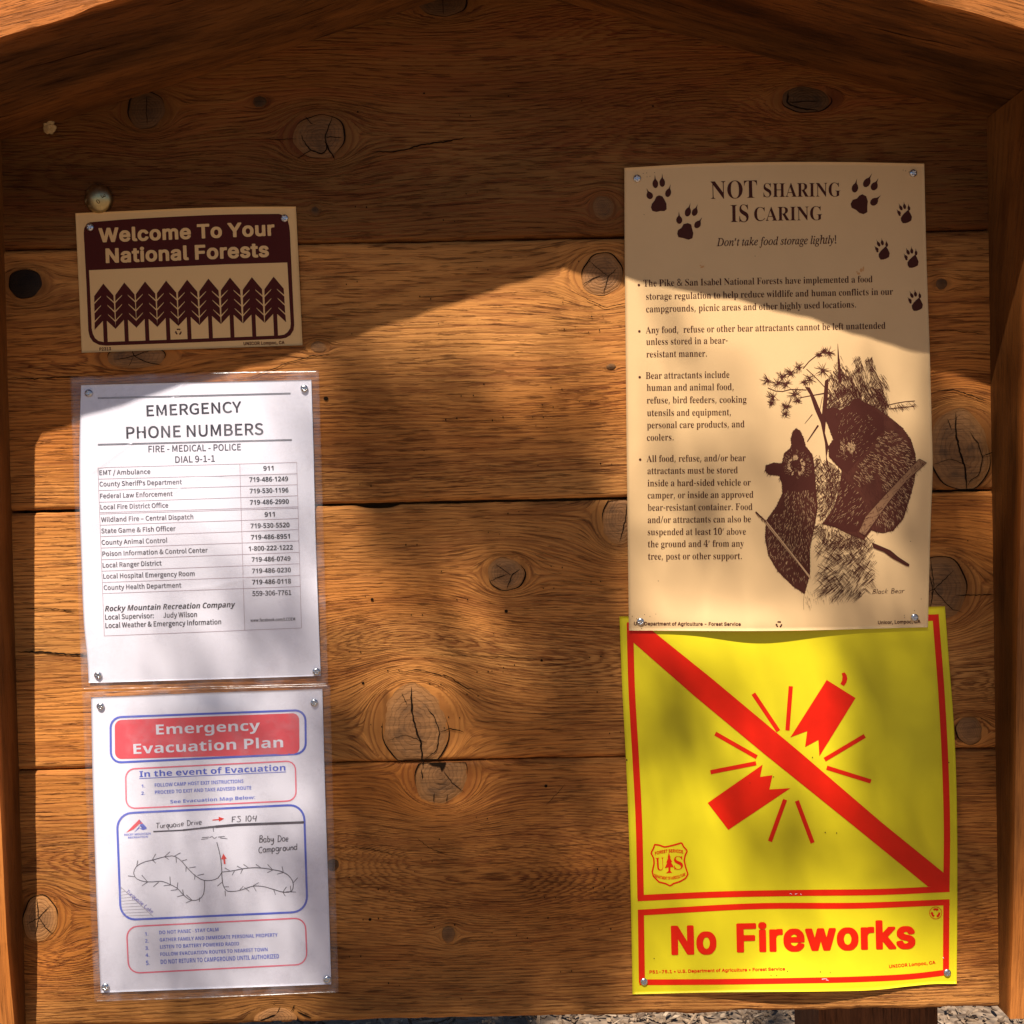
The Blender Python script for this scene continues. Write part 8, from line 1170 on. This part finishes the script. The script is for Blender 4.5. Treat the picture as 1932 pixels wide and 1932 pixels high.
T1 = [("The Pike & San Isabel National Forests have implemented a food", 162, 777, 1523, 752), ("storage regulation to help reduce wildlife and human conflicts in our", 177, 855, 1645, 826), ("campgrounds, picnic areas and other highly used locations.", 177, 930, 1425, 902),
      ("Any food,  refuse or other bear attractants cannot be left unattended", 175, 1055, 1600, 1028), ("unless stored in a bear-", 178, 1124, 662, 1115), ("resistant manner.", 179, 1198, 538, 1193)]
T2 = [("Bear attractants include", 175, 239, 672, 232), ("human and animal food,", 181, 310, 697, 305), ("refuse, bird feeders, cooking", 181, 385, 774, 380), ("utensils and equipment,", 183, 460, 681, 455), ("personal care products, and", 183, 533, 762, 526), ("coolers.", 182, 607, 340, 604),
      ("All food, refuse, and/or bear", 180, 733, 769, 727), ("attractants must be stored", 185, 805, 722, 800), ("inside a hard-sided vehicle or", 186, 878, 799, 873), ("camper, or inside an approved", 186, 950, 815, 945), ("bear-resistant container. Food", 187, 1023, 809, 1018),
      ("and/or attractants can also be", 187, 1096, 800, 1091), ("suspended at least 10’ above", 187, 1168, 770, 1165), ("the ground and 4’ from any", 188, 1240, 758, 1236), ("tree, post or other support.", 189, 1313, 746, 1310)]
body = [text('R', s_, Z(a, b), Z(c, d), 40*q) for s_, a, b, c, d in T1]+[text('R', s_, Z2(a, b), Z2(c, d), 40*q) for s_, a, b, c, d in T2]
body += [disc(*Z(134, 768), 7.5*q), disc(*Z(137, 1043), 7.5*q), disc(*Z2(139, 229), 7.5*q), disc(*Z2(142, 719), 7.5*q)]
bn.put('body_text', body, M['brownink'])
bn.put('imprint', [text('H', 'U.S. Department of Agriculture - Forest Service', Z2(105, 1703), Z2(740, 1706), 19*q), text('H', 'Unicor, Lompoc, CA', Z2(1555, 1697), Z2(1808, 1690), 19*q)], M['brownink'])
bn.put('recycling_symbol', recycle(*Z2(967, 1698), 19*q), M['brownink'], join=True)
bn.put('handwriting', [hand('Black Bear', Z2(1522, 1516), Z2(1710, 1511), 26*q, 2.6*q, .22)], M['brownink'])
# paw prints
def toe(cx, cy, tx, ty, w_):
    """drop-shaped toe with its claw reaching to (tx,ty)"""
    c = np.array(Z(cx, cy)); t = np.array(Z(tx, ty)); d = t-c; L = np.hypot(*d); e = d/L; n = np.array([-e[1], e[0]]); w_ = w_*q
    prof = [(-1.0, 0), (-.85, .55), (-.45, .92), (.1, 1.0), (.55, .72), (.9, .28), (1.15, .16)]
    h = L*.52
    pts = [c+e*(a*h)+n*(b*w_) for a, b in prof]+[t]+[c+e*(a*h)-n*(b*w_) for a, b in prof[::-1][:-1]]
    return [tuple(p) for p in pts]
def paw(pad, toes):
    bn.put('paw_print', [big([Z(*p) for p in pad])]+[big(toe(*t)) for t in toes], M['brownink'], join=True)
paw([(253, 235), (272, 240), (285, 258), (298, 285), (299, 318), (285, 329), (262, 328), (240, 334), (215, 328), (206, 308), (212, 285), (228, 265), (238, 243)],
    [(198, 235, 180, 193, 19), (232, 165, 229, 112, 17), (273, 158, 273, 105, 17), (309, 219, 323, 168, 17)])
paw([(425, 400), (445, 408), (452, 440), (458, 460), (452, 490), (430, 499), (400, 490), (370, 484), (362, 465), (366, 443), (388, 428), (400, 406)],
    [(374, 380, 372, 332, 18), (426, 333, 441, 279, 18), (467, 333, 484, 287, 17), (484, 407, 511, 365, 18)])
paw([(1462, 229), (1485, 240), (1495, 270), (1492, 300), (1492, 335), (1470, 347), (1445, 340), (1425, 322), (1398, 308), (1393, 285), (1405, 262), (1430, 254), (1445, 236)],
    [(1419, 190, 1430, 135, 19), (1490, 158, 1520, 105, 20), (1534, 180, 1558, 133, 20), (1534, 272, 1573, 234, 21)])
for cx, cy, a in ((1713, 343, 0), (1581, 559, .0), (1754, 608, .05), (1778, 864, .0)):
    f = lambda u, v: (cx+u*math.cos(a)-v*math.sin(a), cy+u*math.sin(a)+v*math.cos(a))
    pad = [f(*p) for p in ((22, -22), (34, -2), (44, 20), (40, 42), (24, 52), (6, 58), (-10, 58), (-20, 44), (-22, 26), (-10, 8), (4, -6))]
    tt = [(*f(-33, -5), *f(-48, -26), 9), (*f(-22, -34), *f(-36, -62), 9), (*f(0, -42), *f(-5, -72), 9), (*f(26, -32), *f(22, -60), 8), (*f(-30, 8), *f(-42, -2), 6)]
    paw(pad, tt)
bn.put('rust_stain', [disc(*Z(1455, 680), 8*q, 12*q, 9), disc(*Z(1468, 672), 5*q, 16*q, 9, .1), disc(*Z(1440, 700), 9*q, 7*q), disc(*Z(1430, 690), 4*q, 6*q), disc(*Z(512, 660), 13*q, 6*q, 9, -.4), disc(*Z(500, 652), 5*q, 4*q), disc(*Z(505, 635), 2*q, 2*q)], M['rust'], .00012, kind='stuff')
bn.put('pin_pricks', [disc(*Z(a, b), 2.2*q, 2.6*q, 6) for a, b in ((160, 105), (180, 102), (200, 122), (183, 125), (228, 100), (1705, 85), (1720, 90), (1740, 95), (165, 350), (825, 596), (1735, 44))]
       + [disc(*Z2(a, b), 2.2*q, 2.6*q, 6) for a, b in ((95, 1650), (168, 1640), (200, 1652), (235, 1637), (120, 1665), (150, 1722), (1712, 1645), (1713, 1658), (1772, 1617), (1748, 1205), (1812, 1547), (250, 1440))], M['brownink'], kind='stuff')

# --- the bear drawing
def fur(poly_, n, L, w_, ang, seed, jit=.22):
    r = np.random.RandomState(seed); p = np.array(poly_, float); lo, hi = p.min(0), p.max(0); out = []
    x = r.uniform(lo[0], hi[0], n*3); y = r.uniform(lo[1], hi[1], n*3); k = inside(p, x, y)
    for a, b in list(zip(x[k], y[k]))[:n]:
        t = ang(a, b)+r.normal(0, jit); l = L*r.uniform(.5, 1.3)
        out.append(seg(Z2(a, b), Z2(a+math.cos(t)*l, b+math.sin(t)*l), w_*q*r.uniform(.6, 1.3), .4*q))
    return merge(out)
def outline_fur(poly_, L, w_, seed, step=7):
    r = np.random.RandomState(seed); p = resample(np.vstack([poly_, poly_[:1]]), step); c = p.mean(0); out = []
    d = np.gradient(p, axis=0)
    for (x, y), (dx, dy) in zip(p, d):
        t = math.atan2(dy, dx)+r.uniform(.2, .7)*(-1 if r.rand() < .5 else 1); l = L*r.uniform(.5, 1.2)
        out.append(seg(Z2(x-math.cos(t)*l*.3, y-math.sin(t)*l*.3), Z2(x+math.cos(t)*l*.7, y+math.sin(t)*l*.7), w_*q, .5*q))
    return merge(out)
def hatch(poly_, n, L, ang, w_, seed, jit=.035):
    return fur(poly_, n, L, w_, lambda a, b: ang+.18*math.sin(a*.021+b*.013), seed, jit)
zz = lambda pts: [Z2(*p) for p in pts]
bearA = [(1250, 420), (1290, 408), (1330, 425), (1385, 395), (1408, 362), (1440, 353), (1470, 378), (1520, 400), (1570, 430), (1640, 480), (1700, 530), (1750, 600), (1775, 680), (1782, 750), (1770, 850), (1742, 950), (1705, 1070), (1645, 1140), (1580, 1155), (1515, 1138), (1470, 1195), (1380, 1160), (1300, 1120), (1225, 1100), (1290, 1010), (1330, 900), (1340, 780), (1300, 740), (1265, 700), (1262, 640), (1290, 600), (1262, 520), (1240, 470)]
bearB = [(985, 742), (1000, 680), (1043, 645), (1038, 595), (1050, 550), (1070, 534), (1092, 548), (1112, 590), (1125, 640), (1165, 690), (1175, 750), (1182, 850), (1196, 1000), (1180, 1100), (1150, 1250), (1150, 1400), (1118, 1515), (1050, 1470), (960, 1380), (905, 1290), (885, 1180), (892, 1080), (950, 1000), (988, 920), (985, 860), (970, 815), (905, 806), (885, 785), (888, 755), (935, 738)]
stump = [(1180, 770), (1185, 690), (1205, 690), (1225, 740), (1240, 715), (1262, 725), (1300, 750), (1340, 790), (1330, 900), (1290, 1010), (1215, 1090), (1196, 1000), (1182, 850)]
lower = [(1195, 1090), (1225, 1100), (1300, 1120), (1380, 1160), (1470, 1200), (1518, 1215), (1508, 1330), (1490, 1450), (1400, 1480), (1300, 1540), (1230, 1500), (1160, 1540), (1120, 1500), (1150, 1400), (1155, 1250), (1182, 1120)]
crown = [(1238, 440), (1250, 250), (1300, 150), (1325, 60), (1345, 150), (1400, 210), (1420, 90), (1450, 130), (1470, 190), (1490, 90), (1530, 130), (1520, 220), (1580, 260), (1620, 310), (1615, 460), (1570, 430), (1470, 378), (1440, 353), (1385, 395), (1330, 425)]
def dr(name, parts, mat, lift):
    for p in parts: bn.put(name, [p], M[mat], lift, kind='stuff' if len(p[0]) > 100 and len(p[1])*4 <= len(p[0]) else None)

dr('drawn_tree', [*[hatch([(x_, y_), (x_+42, y_-16), (x_+70, y_+60), (x_+26, y_+84)], 46, 36, 1.05, 2.0, 100+i_) for i_, (x_, y_) in enumerate(((1262, 200), (1285, 150), (1325, 170), (1350, 225), (1380, 190), (1400, 110), (1420, 170), (1440, 240), (1470, 110), (1485, 180), (1500, 240), (1530, 290), (1545, 220), (1300, 250), (1390, 280), (1560, 330)))],
                  *[hatch([(x_, y_), (x_+42, y_-16), (x_+70, y_+60), (x_+26, y_+84)], 40, 34, 2.1, 1.8, 130+i_) for i_, (x_, y_) in enumerate(((1262, 210), (1300, 180), (1350, 235), (1410, 120), (1435, 230), (1480, 120), (1500, 250), (1540, 300), (1300, 260), (1560, 340)))],
                  seg(Z2(1322, 150), Z2(1316, 30), 14*q, 2*q), seg(Z2(1330, 260), Z2(1322, 120), 20*q, 12*q), hatch(crown, 200, 40, 1.3, 2.0, 2), hatch([(1250, 420), (1250, 300), (1400, 260), (1580, 300), (1615, 460), (1470, 378), (1385, 395)], 420, 46, 1.1, 2.8, 12), hatch([(1250, 420), (1250, 330), (1400, 290), (1560, 330), (1612, 460), (1470, 378), (1385, 395)], 320, 40, 2.2, 2.6, 13), hatch(stump, 420, 30, 1.1, 2.4, 3), hatch(stump, 420, 30, 2.3, 2.4, 4), hatch([(1250, 760), (1335, 800), (1325, 900), (1290, 1000), (1240, 1040)], 200, 34, 1.6, 3, 14),
                  *[hatch([(x_, y_), (x_+60, y_-26), (x_+84, y_+40), (x_+20, y_+74)], 30, 54, 2.35, 1.9, 160+i_) for i_, (x_, y_) in enumerate([(1150+((i*137) % 320), 1120+((i*89) % 360)) for i in range(26)])],
                  *[hatch([(x_, y_), (x_+60, y_-26), (x_+84, y_+40), (x_+20, y_+74)], 24, 50, .75, 1.7, 190+i_) for i_, (x_, y_) in enumerate([(1160+((i*113) % 310), 1130+((i*71) % 350)) for i in range(22)])],
                  hatch([(1195, 1090), (1300, 1120), (1470, 1200), (1510, 1230), (1440, 1260), (1200, 1180)], 240, 34, 1.9, 2.4, 16),
                  big(zz([(1240, 250), (1262, 235), (1258, 330), (1250, 430), (1240, 560), (1262, 640), (1250, 700), (1262, 760), (1248, 740), (1240, 620), (1215, 500), (1180, 420), (1150, 330), (1120, 285), (1150, 290), (1185, 360), (1222, 450), (1232, 340)])),
                  seg(Z2(1200, 515), Z2(1135, 612), 10*q, 5*q), seg(Z2(1165, 450), Z2(1120, 505), 4*q, 2*q), seg(Z2(1235, 325), Z2(1085, 352), 7*q, 4*q), line(zz([(1130, 305), (1040, 300), (965, 320), (900, 292)]), 5*q), line(zz([(1110, 178), (1150, 130), (1190, 100), (1240, 75)]), 5*q), line(zz([(1130, 180), (1190, 235), (1240, 290)]), 4*q),
                  seg(Z2(1040, 345), Z2(1010, 440), 4*q), seg(Z2(1225, 345), Z2(1210, 420), 3*q),
                  line(zz([(1612, 395), (1700, 375), (1775, 370)]), 4*q), line(zz([(1618, 418), (1700, 408), (1770, 402)]), 4*q), hatch([(1615, 395), (1775, 370), (1770, 402), (1618, 418)], 50, 30, .9, 2.2, 9),
                  seg(Z2(1695, 405), Z2(1702, 435), 3*q), seg(Z2(1765, 400), Z2(1772, 420), 3*q)], 'brownink', .0002)
ndl = []
r = np.random.RandomState(5)
for x, y, R in ((1265, 85, 48), (1235, 75, 30), (1205, 98, 24), (1225, 190, 52), (1150, 240, 50), (1085, 170, 40), (1035, 205, 48), (985, 225, 40), (900, 245, 44), (960, 265, 50), (1010, 270, 40), (930, 350, 46), (920, 385, 30), (1060, 330, 52), (1080, 370, 30), (1010, 405, 40), (1002, 450, 36), (1120, 260, 30)):
    a0 = r.uniform(0, 6.28)
    for k in range(34):
        t = a0+r.uniform(0, 6.28); l = R*r.uniform(.5, 1.05); c = r.normal(0, 5, 2)
        ndl.append(seg(Z2(x+c[0], y+c[1]), Z2(x+c[0]+math.cos(t)*l, y+c[1]+math.sin(t)*l), 3.0*q, .8*q))
dr('drawn_needles', [merge(ndl)], 'brownink', .0002)
dr('drawn_bear', [big(zz(bearA))], 'bearmid', .00028)
darkA = [(1250, 420), (1290, 408), (1330, 425), (1385, 395), (1408, 362), (1440, 353), (1470, 378), (1530, 410), (1590, 470), (1600, 540), (1540, 600), (1500, 660), (1430, 730), (1370, 800), (1340, 780), (1300, 740), (1265, 700), (1262, 640), (1290, 600), (1262, 520), (1240, 470)]
darkB = [(985, 742), (1000, 680), (1043, 645), (1038, 595), (1050, 550), (1070, 534), (1092, 548), (1112, 590), (1125, 640), (1165, 690), (1175, 750), (1180, 850), (1188, 960), (1130, 950), (1040, 960), (1000, 935), (988, 900), (985, 860), (970, 815), (905, 806), (885, 785), (888, 755), (935, 738)]
dr('drawn_bear', [big(zz(darkA)), big(zz(darkB)), big(zz([(1340, 800), (1400, 880), (1470, 980), (1480, 1060), (1430, 1150), (1380, 1150), (1250, 1100), (1300, 1010)]))], 'brownink', .00032)
dr('drawn_bear', [outline_fur(bearA, 16, 4, 21)], 'brownink', .00030)
dr('drawn_bear', [big(zz(bearB))], 'bearmid', .00028)
dr('drawn_bear', [outline_fur(bearB, 14, 4, 22)], 'brownink', .00030)
flankA = [(1560, 560), (1640, 540), (1710, 600), (1765, 700), (1765, 850), (1735, 950), (1690, 1060), (1600, 1130), (1540, 1100), (1600, 960), (1560, 800), (1440, 880), (1400, 850), (1440, 740), (1520, 660)]
headA = [(1300, 440), (1500, 430), (1560, 520), (1520, 640), (1400, 740), (1310, 700), (1330, 600)]
bodyB = [(1000, 900), (1170, 900), (1185, 1000), (1165, 1150), (1140, 1300), (1130, 1450), (1060, 1450), (970, 1370), (910, 1270), (895, 1150), (930, 1050), (1000, 1000)]
headB = [(1000, 700), (1060, 650), (1140, 690), (1165, 800), (1100, 830), (1000, 810)]
legA = [(1340, 820), (1440, 900), (1500, 1000), (1450, 1100), (1330, 1090), (1250, 1085), (1310, 1000)]
dr('drawn_fur', [fur(flankA, 620, 22, 2.0, lambda a, b: .5+(b-700)/600, 31), fur(headA, 150, 12, 1.3, lambda a, b: 2.2+(a-1400)/200, 32), fur(bodyB, 560, 17, 1.9, lambda a, b: 1.75-(a-1050)/500, 33), fur(headB, 120, 11, 1.4, lambda a, b: math.atan2(b-760, a-1068), 34), fur(legA, 90, 20, 1.7, lambda a, b: 2.3, 35),
                  fur([(1180, 1100), (1300, 1125), (1460, 1200), (1300, 1300), (1160, 1300)], 1, 5, 1, lambda a, b: 1, 36)], 'bearlight', .00044)
dark = [fur(flankA, 420, 24, 3.4, lambda a, b: .5+(b-700)/600, 51), fur(headA, 420, 20, 6, lambda a, b: 2.2+(a-1400)/200, 52), fur(bearA, 700, 26, 4.5, lambda a, b: 1.2, 53), fur(legA, 300, 26, 6, lambda a, b: 2.3, 54),
        fur(bearB, 620, 22, 4.0, lambda a, b: 1.75-(a-1050)/500, 55), fur(headB, 200, 15, 5, lambda a, b: math.atan2(b-760, a-1068), 56), fur([(1040, 640), (1040, 580), (1072, 538), (1100, 570), (1120, 640)], 80, 20, 7, lambda a, b: 1.6, 57), fur([(985, 745), (890, 760), (905, 803), (970, 815)], 70, 18, 7, lambda a, b: .2, 58)]
dr('drawn_fur', dark, 'brownink', .00036)
# faces: pale muzzle of the right bear; pale mask round the left bear's nose
an = np.linspace(0, 2*np.pi, 20, endpoint=False)
ringp = [merge([seg(Z2(1068+math.cos(t)*r0, 757+math.sin(t)*r0*1.1), Z2(1068+math.cos(t+.12)*(r0+l_), 757+math.sin(t+.12)*(r0+l_)*1.1), 4.2*q, 1.5*q) for t, r0, l_ in [(RNG.choice([RNG.uniform(-.9, 1.1), RNG.uniform(1.9, 4.0), RNG.uniform(4.3, 4.9)]), RNG.uniform(32, 46), RNG.uniform(8, 17)) for _ in range(150)]])]
noring = [line([Z2(1068+math.cos(t)*44*(1+.1*math.sin(5*t)), 755+math.sin(t)*48) for t in an[2:9]], 11*q, step=0), line([Z2(1068+math.cos(t)*44, 755+math.sin(t)*48*(1+.1*math.sin(4*t))) for t in an[10:19]], 11*q, step=0)]
dr('drawn_face', [merge([seg(Z2(a_, b_), Z2(a_+4, b_+12), 4*q, 1.5*q) for a_, b_ in zip(RNG.normal(1396, 11, 90), RNG.normal(640, 17, 90))]), merge([seg(Z2(a_, b_), Z2(a_+3, b_+9), 2.4*q, 1*q) for a_, b_ in zip(RNG.normal(1345, 14, 40), RNG.normal(640, 22, 40))]), disc(*Z2(1409, 566), 5*q, 2.5*q, 8)]+ringp, 'bearlight', .0005)
dr('drawn_face', [disc(*Z2(1390, 612), 9*q, 7*q), disc(*Z2(1408, 569), 4*q, 2*q, 8), disc(*Z2(1068, 748), 15*q, 22*q, 12), disc(*Z2(1068, 738), 20*q, 9*q, 12), disc(*Z2(1035, 735), 6*q, 6*q), disc(*Z2(1105, 730), 7*q, 6*q)], 'brownink', .0006)
br1 = [(1845, 738), (1800, 714), (1700, 820), (1560, 970), (1480, 1060), (1440, 1150), (1478, 1170), (1520, 1110), (1620, 970), (1720, 850), (1775, 800)]
dr('drawn_branch', [big(zz(br1))], 'bearbranch', .0005)
dr('drawn_branch', [ seg(Z2(885, 1085), Z2(1152, 1420), 15*q, 11*q), seg(Z2(860, 1055), Z2(890, 1092), 10*q, 12*q)], 'bearlight', .0005)
dr('drawn_branch', [hatch(br1, 150, 34, 2.5, 2.4, 41), hatch(br1, 120, 30, 1.2, 2.2, 42), line(zz(br1), 3*q, True, 5), seg(Z2(828, 1030), Z2(888, 1086), 9*q, 5*q), line(zz([(880, 1080), (1010, 1245), (1145, 1422)]), 2.5*q), hatch([(830, 1025), (890, 1080), (880, 1092), (825, 1040)], 30, 18, 1.0, 2.4, 43),
                    big(zz([(1518, 1210), (1560, 1228), (1630, 1258), (1680, 1300), (1742, 1340), (1740, 1354), (1722, 1350), (1640, 1305), (1590, 1268), (1530, 1245)]))], 'brownink', .00058)
dr('drawn_tree', [hatch([(1110, 1480), (1300, 1500), (1350, 1560), (1200, 1560), (1120, 1620)], 40, 30, 1.3, 1.6, 44), line(zz([(1118, 1510), (1112, 1560), (1114, 1610)]), 1.6*q)], 'brownink', .0002)

# ================================================================== SCREWS AND SMALL THINGS
def screw_mesh():
    nr, ns = 14, 48; R = .0034; V = []; 
    for j in range(nr):
        r = max(.03, j/(nr-1)) if j < nr-1 else 1.0
        for i in range(ns):
            a = i/ns*2*math.pi; x, z = r*R*math.cos(a), r*R*math.sin(a)
            h = .0021*math.sqrt(max(0, 1-(r*.94)**2))
            d = min(abs(x), abs(z)); e_ = max(abs(x), abs(z))
            if d < .00055 and e_ < .0021: h -= .0011*(1-(e_/.0021)**4)
            V.append((x, -h, z))
    for i in range(ns):
        a = i/ns*2*math.pi; V.append((R*math.cos(a), .0015, R*math.sin(a)))
    F = gridfaces(nr+1, ns, 0, True); F.append(tuple(range(ns-1, -1, -1)))
    me = bpy.data.meshes.new('screw'); me.from_pydata(V, [], F); me.materials.append(M['steel']); me.polygons.foreach_set('use_smooth', [True]*len(me.polygons)); me.update()
    return me
sm = screw_mesh(); random.seed(3)
SCR = [(170, 429, wn, 'top left corner of the small tan welcome sign'), (537, 412, wn, 'top right corner of the small tan welcome sign'),
       (167.5, 742, pn, 'top left corner of the phone number sheet'), (574, 733, pn, 'top right corner of the phone number sheet'), (185, 1274, pn, 'bottom left corner of the phone number sheet'), (597, 1267, pn, 'bottom right corner of the phone number sheet'),
       (189.5, 1332.5, en, 'top left corner of the evacuation plan'), (593, 1326, en, 'top right corner of the evacuation plan'), (199, 1862, en, 'bottom left corner of the evacuation plan'), (617, 1848, en, 'bottom right corner of the evacuation plan'),
       (1202, 337, bn, 'top left corner of the bear poster'), (1723, 327, bn, 'top right corner of the bear poster'), (1208.5, 1173, bn, 'bottom left corner of the bear poster'), (1725.5, 1165, bn, 'bottom right corner of the bear poster'),
       (1215, 1852, yn, 'bottom left corner of the yellow sign'), (1787, 1835, yn, 'bottom right corner of the yellow sign')]
for x, y, nn, where in SCR:
    o = bpy.data.objects.new('screw', sm); COL.objects.link(o)
    p = nn.surf(np.array([x, y], float), .0009 if nn in (pn, en) else .0003); o.location = p
    o.rotation_euler = (random.uniform(-.12, .12), random.uniform(0, 1.57), random.uniform(-.12, .12))
    tag(o, 'silver cross-head screw through the '+where, 'screw', 'screws holding the notices to the board')

# domed metal tag nail above the welcome sign
dl = B(187.5, 376); R = 27*S
dome = thing('metal_dome', (dl.x, -.0005, dl.z), 'tarnished silver-gold domed metal button nailed above the tan welcome sign', 'metal button')
nr, ns = 12, 40; V = []
for j in range(nr):
    r_ = max(j/(nr-1), .02)
    for i in range(ns):
        a = i/ns*2*math.pi; V.append((dl.x+R*r_*math.cos(a), -.001-.0085*math.sqrt(max(0, 1-(r_*.99)**2)), dl.z+R*r_*math.sin(a)))
for i in range(ns):
    a = i/ns*2*math.pi; V.append((dl.x+R*.97*math.cos(a), .0, dl.z+R*.97*math.sin(a)))
F = gridfaces(nr+1, ns, 0, True); F.append(tuple(range(ns-1, -1, -1)))
mk('cap', V, F, M['brass'], dome, True)
def on_dome(P, lift=.00025):
    w3 = Bn(np.asarray(P, float), 0.0); rr = np.clip(np.hypot(w3[:, 0]-dl.x, w3[:, 2]-dl.z)/R, 0, .98)
    w3[:, 1] = -.001-.0085*np.sqrt(1-(rr*.99)**2)-lift; return w3
for ch, p0, p1, cp in (('0', (192, 390), (197, 387), 7), ('3', (197, 373), (200, 379), 7)):
    v, f = text('C', ch, p0, p1, cp); mk('stamped_mark', on_dome(v), f, M['brassdark'], dome)
sc = [seg((166, 384), (171, 380), 1.2, .6), seg((168, 386), (167, 379), 1, .5), seg((170, 366), (175, 363), 1.2, .4), seg((178, 359), (181, 357), 1, .4), seg((193, 357), (196, 359), 1, .5), seg((172, 392), (178, 394), 1.1, .5)]
v, f = merge(sc); mk('scratch', on_dome(v), f, M['fluff'], dome, kind='stuff')

# scrap of fibre caught under the left rafter
fc = B(97, 241)
V = []; F = []
bm = bmesh.new(); bmesh.ops.create_icosphere(bm, subdivisions=3, radius=1.0)
for vtx in bm.verts:
    n_ = vtx.co.copy(); k_ = 1+.35*float(N1(n_.x*3+5, n_.z*3))+.2*float(N2(n_.x*8, n_.y*8))
    vtx.co = Vector((n_.x*.0048*k_, n_.y*.003*k_, n_.z*.0050*k_+(-.002 if n_.z < -.5 else 0)))
mesh = bpy.data.meshes.new('fibre_scrap'); bm.to_mesh(mesh); bm.free(); mesh.materials.append(M['fluff'])
fo = bpy.data.objects.new('fibre_scrap', mesh); COL.objects.link(fo); fo.location = (fc.x, -.004, fc.z)
tag(fo, 'small pale scrap of fibre stuck under the left roof beam', 'debris')

# ================================================================== PINE whose boughs dapple the board
def pine():
    tx, ty = -3.6, -4.6
    root = thing('pine_tree', (tx, ty, 0), 'tall pine standing out in front whose boughs dapple the board', 'tree')
    mb = flat('pine_bark', (.12, .07, .045), .95, .1, .4, 12, .8); mn = flat('pine_needles', (.045, .085, .025), .6, .2, .3, 30)
    V = []; F = []
    def tube(a, b, r0, r1, n=8, bend=0.0, m_=8):
        off = len(V); a, b = Vector(a), Vector(b); d = (b-a).normalized(); s_ = d.orthogonal().normalized(); t_ = d.cross(s_)
        for i in range(m_+1):
            k = i/m_; c = a.lerp(b, k)+Vector((0, 0, bend*math.sin(k*math.pi))); rr = r0+(r1-r0)*k
            for j in range(n):
                g = j/n*6.2832; V.append(tuple(c+(s_*math.cos(g)+t_*math.sin(g))*rr))
        for i in range(m_):
            for j in range(n): F.append((off+i*n+j, off+i*n+(j+1) % n, off+(i+1)*n+(j+1) % n, off+(i+1)*n+j))
    tube((tx, ty, -.1), (tx+.1, ty, 11), .19, .03, 12, 0, 14)
    mk('trunk', V, F, mb, root, True)
    # where the boughs hang: measured from the shade they throw on the board (grid units) or the ground
    spots = [(730, 860, 110, 140, 1.3), (930, 800, 90, 80, .45), (1065, 1120, 62, 240, 2.4), (790, 965, 170, 50, .6), (665, 1400, 70, 60, 1.8), (990, 1385, 110, 55, 2.2),
             (880, 1790, 230, 150, 2.0), (1000, 1510, 110, 60, .5), (700, 1690, 90, 140, .8), (1290, 900, 50, 190, .35), (1420, 1020, 60, 120, .35), (1745, 880, 60, 160, .6), (1835, 1180, 70, 280, 1.6), (1060, 950, 60, 120, .6), (1650, 1230, 60, 60, .5),
             (1710, 1380, 80, 150, 1.3), (1290, 1330, 70, 80, .9), (1400, 1560, 120, 60, .5), (1250, 1690, 50, 60, .6), (1770, 1680, 50, 110, 1.2), (1560, 1640, 80, 50, .6), (400, 1378, 110, 26, 2.0), (330, 1440, 60, 25, .35), (420, 1760, 180, 120, .3), (560, 1190, 70, 130, .45),
             (400, 1080, 130, 30, .2), (1910, 1500, 40, 260, 1.0), (1530, 1130, 90, 50, .4), (840, 1180, 80, 40, .6), (1130, 1560, 40, 90, .3)]
    r = np.random.RandomState(77); NV = []; NF = []; tips = []
    def blade(p, L, W_):
        d = Vector(r.normal(0, 1, 3)).normalized(); s_ = d.orthogonal().normalized(); off = len(NV)
        NV.extend([tuple(p-s_*W_), tuple(p+s_*W_), tuple(p+d*L+s_*W_*.6), tuple(p+d*L-s_*W_*.6)]); NF.append((off, off+1, off+2, off+3))
    inv = -SUN
    for (x, y, rx, ry, tau) in spots:
        area = math.pi*rx*ry*S*S*1.6; n = int(area*tau/.00024)
        dist = r.uniform(3.6, 5.0); c = B(x, y)+inv*dist; tips.append((c, rx*S))
        for k in range(n):
            u, v = r.normal(0, .62, 2)
            p = B(x+u*rx, y+v*ry)+inv*(dist+r.normal(0, .15)); blade(p, .055, .0055)
    for k in range(2600):                                    # shade on the mulch behind, left
        g = Vector((r.uniform(-1.5, .02), r.uniform(1.6, 2.5), 0)); p = g+inv*r.uniform(5.6, 6.4); blade(p, .10, .022)
    for k in range(160):
        g = Vector((r.uniform(.60, .72), r.uniform(1.5, 2.6), 0)); p = g+inv*r.uniform(7.0, 8.0); blade(p, .08, .009)
    # the rest of the crown, up round the trunk
    for k in range(9000):
        z = r.uniform(4.2, 11.2); a = r.uniform(0, 6.28); rad = (11.6-z)*.19*math.sqrt(r.uniform(.02, 1))
        blade(Vector((tx+.3*math.sin(z*3)+rad*math.cos(a), ty+rad*math.sin(a), z)), .09, .012)
    mk('foliage', NV, NF, mn, root, kind='stuff')
    V.clear(); F.clear()
    for c, rr in tips[::3]:
        base = Vector((tx+.03, ty, max(3.5, c.z-.6)))
        mid = base.lerp(c+Vector((0, 0, .16)), .93)
        tube(base, mid, .022, .004, 6, .15, 8)
    mk('boughs', V, F, mb, root, True, kind='stuff')
pine()
